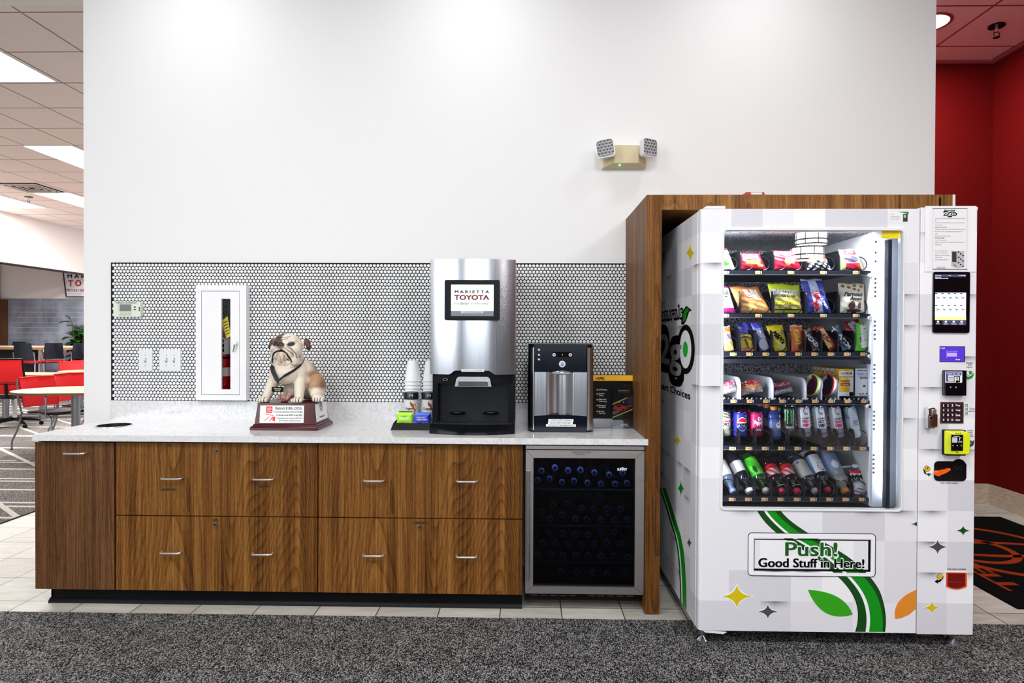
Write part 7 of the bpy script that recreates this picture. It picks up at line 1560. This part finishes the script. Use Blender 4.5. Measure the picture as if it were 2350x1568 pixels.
lathe_bottle('sports_drink_bottle', 'blue sports drink bottle with an orange cap standing on the fifth shelf', .0165, (1775.5, 932), (1777, 1007), BY+.034, BY+.034, .030, blu, pc(244, 150, 70), lambda u, v: W_ if el(u*2*PI, v, .35, .25, .42, .22) else pc(96, 116, 176), (.46, .90), [('G', .20, .57, .55, .51, pc(226, 110, 40))], G5, back=3, qlabel='blue sports drink bottle with a red-orange cap', bulge=True, upright=True)
def claw(u, z):
    x = u*2*PI
    for k, c in ((-.42, 0), (.12, .0)):
        w = .13*(1-(.88-z)*1.1) if z > .4 else 0
        if .42 < z < .86 and abs(x-k-.03*math.sin(z*50)) < max(.05, w): return pc(96, 220, 110)
    if .5 < z < .86 and (abs(x-.62) < .08 or abs(x+.78) < .05): return pc(190, 200, 190)
    return pc(16, 18, 20)
can('energy_drink_can', 'tall black energy drink can with green claw marks, fifth vending shelf', (1814, 931), (1814, 1007), .0285, claw, [('MONSTER', -.62, .30, .75, .37, W_, .04), ('ENERGY', -.2, .24, .5, .27, pc(96, 220, 110), .02)], 3, qlabel='black energy drink can')
def slim(arc, t1, t2, m1): 
    def f(u, z):
        x = u*2*PI; d = math.hypot(x-.1, (z-.84)/.13*.55); ang = math.atan2((z-.84)*4, x-.1)
        if .34 < d < .50 and not (-.9 < ang < .7): return arc if ang > .5 else pc(96, 104, 150)
        if z < .30: return pc(150, 156, 180)
        return pc(232, 236, 244)
    return f
SP, SA = pc(222, 20, 120), pc(60, 80, 160)
def scan(lb, top, bot, arc, words, m, ql): can('energy_drink_can', lb, top, bot, .0265, slim(arc, 0, 0, m), [('CELSIUS', -.62, .585, .68, .635, K_, .06)]+[(w, -.62, .47-.12*k, .60, .56-.12*k, m, .1, .15) for k, w in enumerate(words)]+[('0 SUGAR', -.3, .12, .6, .17, K_, .04)], 2, qlabel=ql)
scan('slim white can with pink PEACH VIBE lettering, left of the blue lettered one', (1848, 933), (1853.5, 1004), SP, ['PEACH', 'VIBE'], SP, 'slim can with a pink arc in the left peach lane')
scan('slim white can with dark blue ARCTIC VIBE lettering on the fifth shelf', (1881, 932), (1892.5, 1006), SA, ['ARCTIC', 'VIBE'], pc(30, 40, 90), 'slim white can with a blue arc')
scan('slim white can with pink lettering, right of the blue lettered one', (1920, 933), (1930, 1006), SP, ['PEACH', 'VIBE'], SP, 'slim can with a pink arc in the right peach lane')
can('energy_drink_can', 'slim white and pale blue can leaning right at the end of the fifth shelf', (1955, 933), (1970, 1006), .0265, lambda u, z: pc(150, 170, 210) if (z > .62 and math.sin(u*14+z*7) > .1) else pc(214, 222, 236), [('ALANI', -.3, .52, .55, .57, K_), ('COSMIC', -.4, .46, .6, .50, K_), ('STARDUST', -.4, .40, .6, .43, K_)], 0, qlabel='x')
G6 = 'bottles on the bottom vending shelf'
YB0, YB1 = SY+.030, SY+.165
wat, dkc, grn, cola = pc(84, 96, 124, .12), pc(24, 26, 36, .12), pc(30, 66, 26, .12), pc(30, 12, 20, .12)
def lay(lb, cap_, base_, r, liq, cm, lm, lab, tx, ql, back=1, capw=.0155, bulge=None, name='drink_bottle'):
    lathe_bottle(name, lb, capw, cap_, base_, YB0, YB1, r, liq, cm, lm, lab, tx, G6, back=back, qlabel=ql, bulge=bulge)
lay('water bottle with a grey white label at the left end of the bottom vending shelf', (1684, 1131), (1645, 1052), .032, wat, pc(110, 130, 180), lambda u, v: pc(206, 204, 196) if v < .2 or v > .35 else pc(230, 230, 228), (.42, .84), [('MAGNUM', -.8, .135, .8, .125, K_)], 'water bottle with a grey white label')
lay('dark bottle with a white cap and silver label on the bottom vending shelf', (1722, 1131), (1680, 1046), .031, dkc, W_, lambda u, v: pc(226, 226, 226) if abs(u) < .1 else pc(140, 140, 146), (.50, .78), [('FAIRLIFE', -.5, .135, .5, .115, K_)], 'dark bottle with a silver label', capw=.020)
lay('green soda bottle with a bright green label on the bottom vending shelf', (1759, 1130), (1714, 1045), .031, grn, pc(226, 226, 220), lambda u, v: pc(24, 70, 20) if el(u*2*PI, v, -.2, .3, .3, .2) else (pc(110, 220, 60) if math.sin(v*9+u*18) > .1 else pc(50, 190, 40)), (.40, .86), [], 'green soda bottle')
for k, (cx, q) in enumerate(((1796, 'left of the two, beside the green bottle'), (1830.5, 'right of the two'))):
    lay('cola bottle with red-silver label and pink cap, '+q, (cx, 1131), (cx-40, 1053), .0305, cola, pc(232, 60, 90), lambda u, v: pc(214, 20, 34) if (v > .62 or math.sin(u*40+v*11) > .35) else pc(206, 190, 196), (.44, .74), [('COKE', -.6, .11, .6, .125, W_)], 'cola bottle in the %s lane' % ('left cola', 'right cola')[k])
lay('bottle with a pale grey label and white cap, right of the red labelled pair', (1872, 1131), (1826, 1052), .032, pc(60, 62, 74, .12), pc(206, 204, 200), lambda u, v: pc(90, 110, 170) if el(u*2*PI, v, -.5, .85, .2, .08) else pc(196, 196, 190), (.40, .86), [('SPARKLING', -.5, .12, .5, .135, K_)], 'bottle with a pale grey label')
lay('dark bottle with a white round-logo label and crimson cap, bottom vending shelf', (1901, 1129), (1858, 1042), .032, pc(28, 22, 34, .12), pc(190, 20, 70), lambda u, v: K_ if (el(u*2*PI, v, .35, .32, .50, .26) and not el(u*2*PI, v, .35, .32, .44, .22)) else (pc(120, 160, 210) if u < -.12 else W_), (.44, .90), [('Gold', .0, .104, .62, .116, K_), ('Peak', .05, .09, .6, .100, K_)], 'dark bottle with a white label')
lay('clear sports drink bottle with an orange cap on the bottom vending shelf', (1941, 1131), (1893, 1036), .035, pc(150, 150, 150, .1), pc(246, 150, 70), lambda u, v: W_ if el(u*2*PI, v, .0, .35, .42, .24) else pc(140, 160, 204), (.46, .86), [('G', -.15, .135, .15, .115, pc(226, 110, 40))], 'clear sports drink bottle', capw=.0185, bulge=True)
bag('milk_shake_carton', 'white and crimson protein drink carton at the right end of the bottom vending shelf', 'drink carton', [(1948, 1079), (1976, 1079), (1991, 1132), (1962, 1137)], YB0+.02, lambda u, v: pc(206, 20, 60) if v > .88 else (pc(36, 30, 34) if (.62 < v < .80 and math.sin(u*26) > .2) else (pc(150, 110, 140) if v < .3 and math.sin(v*40+u*10) > .2 else pc(236, 232, 236))), [('MM', .12, .62, .86, .82, K_, .1), ('MUSCLE MILK', .1, .50, .9, .56, K_)], thick=.014, group=G6)
p = atY(1962, 1070, YB0+.06); t = thing('plastic_spoon_lid', 'small white plastic lid piece lying above the crimson carton', 'lid', p)
b = MB(); b.ell((p.x, p.y, p.z), (.018, .016, .010), WPLAS, 16, 8); b.build('cap_dome', t); b = MB(); b.tube([(p.x-.06, p.y+.03, p.z-.012), (p.x-.03, p.y+.015, p.z-.006), (p.x, p.y, p.z)], .004, 6, WPLAS); b.build('stem', t)

# ================================================================== LOUNGE ON THE LEFT
TUBE = mat('satin_grey_tube', (150, 152, 158), .3, .9)
def arc_pts(P, r=.04, n=5):
    """polyline with rounded corners"""
    P = [Vector(p) for p in P]; out = [P[0]]
    for a, b_, c in zip(P, P[1:], P[2:]):
        d0 = (a-b_); d1 = (c-b_); k = min(r, d0.length*.45, d1.length*.45); p0 = b_+d0.normalized()*k; p1 = b_+d1.normalized()*k
        for i in range(n+1): s_ = i/n; out.append((1-s_)**2*p0+2*s_*(1-s_)*b_+s_*s_*p1)
    out.append(P[-1]); return out
def guest_chair(label, loc, rz, group='red mesh guest chairs'):
    """faces local +X"""
    t = thing('guest_chair', label, 'chair', (0, 0, 0), group); w = .210
    b = MB(); b.surf(lambda u, v: (.02-.24-.075*v+.035*math.sin(PI*u)*-1, -w+2*w*u, .50+.34*v), 10, 8, RED); b.surf(lambda u, v: (.008-.24-.075*v-.035*math.sin(PI*u), -w+2*w*u, .50+.34*v), 10, 8, RED)
    b.tube([(.015-.315, -w, .842), (.015-.35, 0, .846), (.015-.315, w, .842)], .008, 6, RED); b.build('backrest', t, w=False)
    b = MB(); b.prism(rr(-.22, .24, -w+.01, w-.01, .05), .425, .455, mat('black_seat_fabric', (22, 16, 18), .7), 'xy'); b.build('seat', t, w=False, bevel=.008)
    for s_ in (-1, 1):
        y = s_*(w+.012)
        b = MB(); b.tube(arc_pts([(-.24, y, .44), (-.30, y, .60), (-.315, y, .835)], .05), .0105, 8, TUBE); b.build('back_post', t, w=False)
        b = MB(); b.tube(arc_pts([(-.235, y, .46), (-.30, y, .25), (-.40, y, .10), (-.40, y, .012)], .08), .0105, 8, TUBE); b.cyl((-.40, y, .007), (-.40, y, .016), .015, n=10, mt=BLACK); b.build('leg', t, w=False)
        b = MB(); b.tube(arc_pts([(-.22, y, .43), (.20, y, .43), (.24, y, .012)], .07), .0105, 8, TUBE); b.cyl((.24, y, .007), (.24, y, .016), .015, n=10, mt=BLACK); b.build('leg', t, w=False)
        b = MB(); b.tube(arc_pts([(-.27, y, .66), (.13, y, .66), (.13, y, .44)], .06), .0105, 8, TUBE); b.build('armrest', t, w=False)
    reg(t); t.location = loc; t.rotation_euler = (0, 0, rz); return t
c1 = guest_chair('red mesh guest chair in front, whole rear leg visible beside the round-ended table', (-5.53, 7.32, 0), math.radians(-15))
for lb, loc, rz in (('red mesh guest chair beyond the round-ended table, between the front chair and the white wall', (-5.62, 7.99, 0), math.radians(-14)),
                    ('small distant red guest chair below the black stools', (-8.10, 11.35, 0), math.radians(-20)),
                    ('distant red guest chair cut off by the white wall edge', (-8.15, 12.00, 0), math.radians(-20))):
    dup(c1, loc, rz, lb)
def table(name, label, loc, hl, r, rz, z=.725):
    t = thing(name, label, 'table', loc, None, rz)
    o = [(hl+r*math.cos(a), r*math.sin(a)) for a in (-PI/2+PI*i/14 for i in range(15))]+[(-hl+r*math.cos(a), r*math.sin(a)) for a in (PI/2+PI*i/14 for i in range(15))]
    b = MB(); b.prism(o, z-.028, z, LWOOD, 'xy', mat('brown_edge_band', (128, 84, 50), .4)); b.build('tabletop', t, w=False)
    for s_ in (-1, 1):
        b = MB(); b.cyl((s_*hl*.75, 0, .02), (s_*hl*.75, 0, z-.028), .045, n=16, mt=TUBE); b.build('leg', t, w=False)
        b = MB(); b.prism(rr(s_*hl*.75-.06, s_*hl*.75+.06, -r*.8, r*.8, .03), .006, .026, TUBE, 'xy'); b.build('foot', t, w=False)
    return t
table('meeting_table', 'maple topped table with a rounded end and grey post legs beside the red chairs', (-4.80, 7.12, 0), .42, .50, math.radians(10))
table('meeting_table', 'distant maple table at the white wall edge, below the far red chairs', (-7.05, 10.75, 0), .45, .45, math.radians(8))
table('meeting_table', 'pale maple table behind the front red chair, below the black stools', (-7.95, 9.84, 0), .40, .34, 0)
# bar table and stools
t = thing('bar_table', 'long high bar table with a pale top and brown edge in the far lounge', 'table', (-10.9, 13.1, 0))
b = MB(); b.box(-13.0, -9.35, 12.75, 13.3, 1.075, 1.105, mat('pale_laminate_top', (226, 218, 214), .3)); b.box(-13.0, -9.35, 12.745, 12.75, 1.03, 1.08, mat('oak_edge_band', (168, 116, 66), .4)); b.box(-13.0, -9.35, 12.75, 13.3, 1.03, 1.075, mat('oak_edge_band', (168, 116, 66), .4)); b.build('tabletop', t)
for x in (-11.72, -10.2):
    b = MB(); b.cyl((x, 13.1, 0), (x, 13.1, 1.03), .07, n=18, mt=CHROME); b.build('leg', t)
b = MB(); b.box(-11.55, -10.35, 13.2, 13.24, .35, 1.03, mat('dark_modesty_panel', (32, 28, 32), .5)); b.build('modesty_panel', t)
b = MB(); b.box(-9.25, -8.6, 13.36, 13.42, 0.0, 1.08, MAROON); b.box(-9.35, -8.9, 13.31, 13.36, 0, .78, mat('deep_red_panel', (110, 8, 20), .5))
tag(b.build('partition_panel'), 'maroon half-height partition panel behind the black stools', 'partition')
SHELL = mat('black_moulded_shell', (16, 22, 32), .22, coat=.3)
def stool(label, loc, rz):
    """faces local +Y, back towards -Y"""
    t = thing('bar_stool', label, 'stool', (0, 0, 0), 'black bar stools in the lounge'); w = .165
    def f(u, v, o=0): x = (2*u-1)*w*(1-.16*v*v); return (x, -.16-.05*v-.035*math.cos((2*u-1)*1.2)-o, .86+.31*v)
    b = MB(); b.surf(lambda u, v: f(u, v), 10, 8, SHELL); b.surf(lambda u, v: f(u, v, .012), 10, 8, SHELL); b.tube([f(i/10, 1, .006) for i in range(11)], .009, 6, SHELL); b.build('backrest', t, w=False)
    b = MB(); b.prism(rr(-.17, .17, -.19, .20, .06), .775, .800, SHELL, 'xy'); b.build('seat_shell', t, w=False, bevel=.006)
    b = MB(); b.prism(rr(-.155, .155, -.16, .19, .05), .800, .828, RED, 'xy'); b.build('seat_pad', t, w=False, bevel=.008)
    for sx in (-1, 1):
        b = MB(); b.tube(arc_pts([(sx*.17, -.20, 1.0), (sx*.17, -.15, .79), (sx*.20, -.24, .01)], .05), .012, 8, CHROME); b.build('leg', t, w=False)
        b = MB(); b.tube(arc_pts([(sx*.17, -.1, .785), (sx*.17, .15, .785), (sx*.20, .22, .01)], .05), .012, 8, CHROME); b.build('leg', t, w=False)
    b = MB(); b.tube([(-.225, .2, .28), (.225, .2, .28)], .009, 6, CHROME); b.tube([(-.225, -.22, .28), (.225, -.22, .28)], .009, 6, CHROME); b.build('footrest', t, w=False)
    reg(t); t.location = loc; t.rotation_euler = (0, 0, rz); return t
s1 = stool('leftmost black bar stool, turned sideways, with a red seat pad', (-9.60, 12.0, 0), math.radians(14))
dup(s1, (-9.48, 12.48, 0), math.radians(38), 'black bar stool in the middle, back square to the view')
dup(s1, (-8.94, 12.52, 0), math.radians(38), 'black bar stool at the white wall edge below the plant')
dup(s1, (-11.3, 13.62, 0), math.radians(180), 'black bar stool on the far side of the bar table, only its back showing')
# task chair
def task_chair():
    t = thing('task_chair', 'red mesh task chair with black frame on casters at the left picture edge', 'chair', (0, 0, 0))
    b = MB(); w = .24
    def f(u, v): return (-w*(1-.12*v)+2*w*(1-.12*v)*u, -.24-.11*v-.03*math.sin(PI*u)*0-.02*math.sin(PI*v), .50+.50*v)
    b.surf(lambda u, v: f(u, .34+.66*v), 10, 8, RED); b.surf(lambda u, v: f(u, .27*v), 10, 4, RED); b.surf(lambda u, v: (lambda q: (q[0], q[1]-.006, q[2]))(f(u, v)), 6, 6, RED); b.build('backrest', t, w=False)
    b = MB(); b.tube([f(0, i/10) for i in range(11)]+[f(i/6, 1) for i in range(1, 7)]+[f(1, 1-i/10) for i in range(1, 11)], .013, 8, BLACK); b.tube([f(0, .29), f(1, .29)], .008, 6, BLACK); b.tube([f(0, .33), f(1, .33)], .008, 6, BLACK); b.tube([(0, -.05, .42), (0, -.28, .46), f(.5, .3)], .02, 8, BLACK); b.build('back_frame', t, w=False)
    b = MB(); b.prism(rr(-.25, .25, -.24, .25, .08), .43, .49, mat('black_seat_fabric', (22, 16, 18), .7), 'xy'); b.build('seat', t, w=False, bevel=.02)
    b = MB(); b.cyl((0, 0, .10), (0, 0, .44), .028, n=14, mt=CHROME); b.build('gas_column', t, w=False)
    for sx in (-1, 1):
        b = MB(); b.tube(arc_pts([(sx*.25, -.02, .44), (sx*.30, -.02, .62)], .03), .014, 8, BLACK); b.box(sx*.30-.04, sx*.30+.04, -.14, .12, .62, .65, BLACK); b.build('armrest', t, w=False)
    b = MB()
    for k in range(5): a = 2*PI*k/5+.4; b.tube([(0, 0, .12), (.18*math.cos(a), .18*math.sin(a), .105), (.30*math.cos(a), .30*math.sin(a), .075)], [.026, .02, .014], 8, BLACK)
    b.build('star_base', t, w=False)
    for k in range(5):
        a = 2*PI*k/5+.4; c, s_ = math.cos(a), math.sin(a); b = MB(); x, y = .31*c, .31*s_
        for o in (-.012, .012): b.cyl((x-s_*(o-.007), y+c*(o-.007), .034), (x-s_*(o+.007), y+c*(o+.007), .034), .028, n=14, mt=BLACK)
        b.build('caster', t, w=False)
    t.location = (-7.41, 9.00, 0); t.rotation_euler = (0, 0, math.radians(20))
    return t
task_chair()
# plant
def plant():
    cx, cy = -9.74, 13.62; t = thing('fiddle_leaf_plant', 'leafy green potted plant behind the bar table at the white wall edge', 'plant', (cx, cy, 0))
    b = MB(); b.lathe([(.001, .007), (.16, .007), (.20, .45), (.18, .45), (.17, .40), (.001, .40)], 24, mat('dark_planter', (40, 38, 40), .5), Matrix.Translation((cx, cy, 0))); b.build('pot', t)
    rnd = random.Random(11); st = mat('brown_stem', (84, 60, 40), .7); lf1 = mat('leaf_green', (36, 88, 30), .3); lf2 = mat('leaf_light_green', (112, 156, 50), .3); lf3 = mat('leaf_dark_green', (18, 52, 22), .3)
    sb = MB(); tips = []
    for k in range(6):
        a = k*1.05+.4; r = .10+.22*rnd.random(); top = (cx+r*math.cos(a)*1.15, cy+r*math.sin(a), 1.25+.50*rnd.random()); P = [(cx+.04*math.cos(a), cy+.04*math.sin(a), .38), ((cx*1.3+top[0]*.7)/2, (cy*1.3+top[1]*.7)/2, .85), top]; sb.tube(P, [.016, .012, .007], 6, st); tips.append(P)
    sb.build('stems', t)
    b = MB()
    for P in tips:
        for i in range(22):
            s_ = .25+.78*rnd.random(); p = Vector(P[1]).lerp(Vector(P[2]), (s_-.25)/.78*1.0) if s_ > .4 else Vector(P[0]).lerp(Vector(P[1]), .7+.3*rnd.random())
            az = rnd.random()*2*PI; el_ = rnd.uniform(-.2, 1.0); d = Vector((math.cos(az)*math.cos(el_), math.sin(az)*math.cos(el_), math.sin(el_))); sd = d.cross(Vector((0, 0, 1))).normalized(); up = sd.cross(d)
            L = rnd.uniform(.16, .27); w = L*.33; m = rnd.choice((lf1, lf1, lf2, lf3, lf3)); V = []
            for j in range(6):
                q = j/5; ww = w*math.sin(PI*min(.98, .08+q*.92))**.7*(.75+.5*q); c = p+d*(L*q+.03)-Vector((0, 0, 1))*L*.35*q*q
                V += [c-sd*ww+up*ww*.35, c, c+sd*ww+up*ww*.35]
            b.add(V, [f for j in range(5) for f in ((3*j, 3*j+1, 3*j+4, 3*j+3), (3*j+1, 3*j+2, 3*j+5, 3*j+4))], m)
    b.build('foliage', t, smooth=60)
plant()
# dealership wall sign
def wall_sign():
    Y = 13.93; A_ = lambda x, y: atY(x, y, Y); P = [A_(144, 622), A_(152, 681.5), A_(268, 681.5), A_(276, 622)]
    top = A_(144, 602).z; P[0].z = top; P[3].z = top; P[0].x -= .02; P[3].x += .02
    t = thing('wall_sign', 'white slanted wall sign with black and red lettering in the far lounge', 'sign', ((P[0].x+P[2].x)/2, Y, P[1].z))
    o = [(p.x, p.z) for p in P]; c = (sum(p[0] for p in o)/4, sum(p[1] for p in o)/4); inn = [(c[0]+(x-c[0])*.972, c[1]+(z-c[1])*.965) for x, z in o]
    b = MB(); b.ring(o, inn, Y-.02, Y+.05, mat('dark_sign_edge', (40, 48, 52), .4)); b.build('sign_frame', t, smooth=0)
    b = MB(); b.prism(inn, Y, Y+.05, WP); b.build('sign_face', t, smooth=0)
    b = MB(); y = Y-.003; r_ = mat('sign_red', (214, 20, 44), .4)
    b.ptext('M A R I E T T A', 155, 630, 258, 638.5, y, INK, .03); b.ptext('T O Y O T A', 157, 643.5, 254, 657, y, r_, .05); b.ptext('PROUDLY SERVING OUR COMMUNITY', 154, 664, 264, 669.5, y, mat('sign_maroon', (150, 24, 70), .4), .03); b.ptext('Buying Made Easy', 156, 673, 240, 675.5, y, mat('pale_grey_ink', (170, 170, 176), .5)); b.build('lettering', t, smooth=0)
wall_sign()
# logo mat
def logo_mat():
    x0, x1, y0, y1 = 2.463, 3.585, 3.18, 4.80; t = thing('entrance_mat', 'black rubber entrance mat with an orange oval emblem in the red alcove', 'mat', ((x0+x1)/2, (y0+y1)/2, 0))
    b = MB(); b.prism(rr(x0, x1, y0, y1, .01), 0, .008, mat('black_mat_pile', (5, 5, 7), .95, bump=(500, .6), spec=.08), 'xy'); b.build('mat_pile', t)
    og = mat('orange_print', (140, 48, 10), .9, spec=.1); b = MB(); cx, cy = 3.0, 4.06
    def oval(ox, oy, a, c, th):
        n = 48; P = [(cx+ox+a*math.cos(2*PI*i/n), cy+oy+c*math.sin(2*PI*i/n)) for i in range(n)]; Q = [(cx+ox+(a-th)*math.cos(2*PI*i/n), cy+oy+(c-th)*math.sin(2*PI*i/n)) for i in range(n)]
        b.add([(p[0], p[1], .0086) for p in P+Q], [(i, (i+1) % n, n+(i+1) % n, n+i) for i in range(n)], og)
    oval(0, 0, .44, .50, .05); oval(-.16, 0, .26, .27, .045); oval(0, 0, .42, .15, .045)
    def lt(s_, u0, v0, u1, v1): # lettering read by someone entering from the right
        b.text(s_, u0, v0, u1, v1, 0, og, .06, fn=lambda u, v: (x0+.10+v, y1-.25-u, .0086))
    lt('LIVE WELL', .0, .02, 1.15, .13)
    b.build('printed_emblem', t, smooth=0)
logo_mat()
# two-tier drum pendant behind the camera, seen only as a mirror image in the vending glass
def pendant():
    w0 = atY(1857, 566, VY+.012); v = (w0-CO); v = Vector((v.x, -v.y, v.z)); k = 2.35; c = w0+v*k*1.0
    t = thing('drum_pendant', 'white two-tier drum pendant lamp reflected in the vending machine glass', 'pendant lamp', c)
    sh = mat('lit_lamp_shade', (255, 252, 244), .6, emit=16.0); R = .215; hh = .175
    for (dx, dz, r_) in ((.03, .11, R), (-.03, -.11, R*1.03)):
        b = MB(); n = 36; M = Matrix.Translation((c.x+dx, c.y, c.z+dz))
        b.lathe([(r_, -hh/2), (r_, hh/2)], n, sh, M); b.lathe([(.001, -hh/2+.01), (r_-.01, -hh/2+.01)], n, sh, M); b.build('drum_shade', t, label='glowing white drum shade')
        b = MB()
        for z in (-hh/2, -.02, hh/2): b.tube([(c.x+dx+(r_+.004)*math.cos(2*PI*i/n), c.y+(r_+.004)*math.sin(2*PI*i/n), c.z+dz+z) for i in range(n)], .010, 6, BLACK, True)
        for i in range(8): a = 2*PI*i/8; b.tube([(c.x+dx+(r_+.004)*math.cos(a), c.y+(r_+.004)*math.sin(a), c.z+dz-hh/2), (c.x+dx+(r_+.004)*math.cos(a), c.y+(r_+.004)*math.sin(a), c.z+dz+hh/2)], .006, 5, BLACK)
        b.build('shade_ribs', t)
    b = MB(); b.cyl((c.x, c.y, c.z), (c.x, c.y, CEIL), .008, n=8, mt=BLACK); b.build('hanging_rod', t)
pendant()
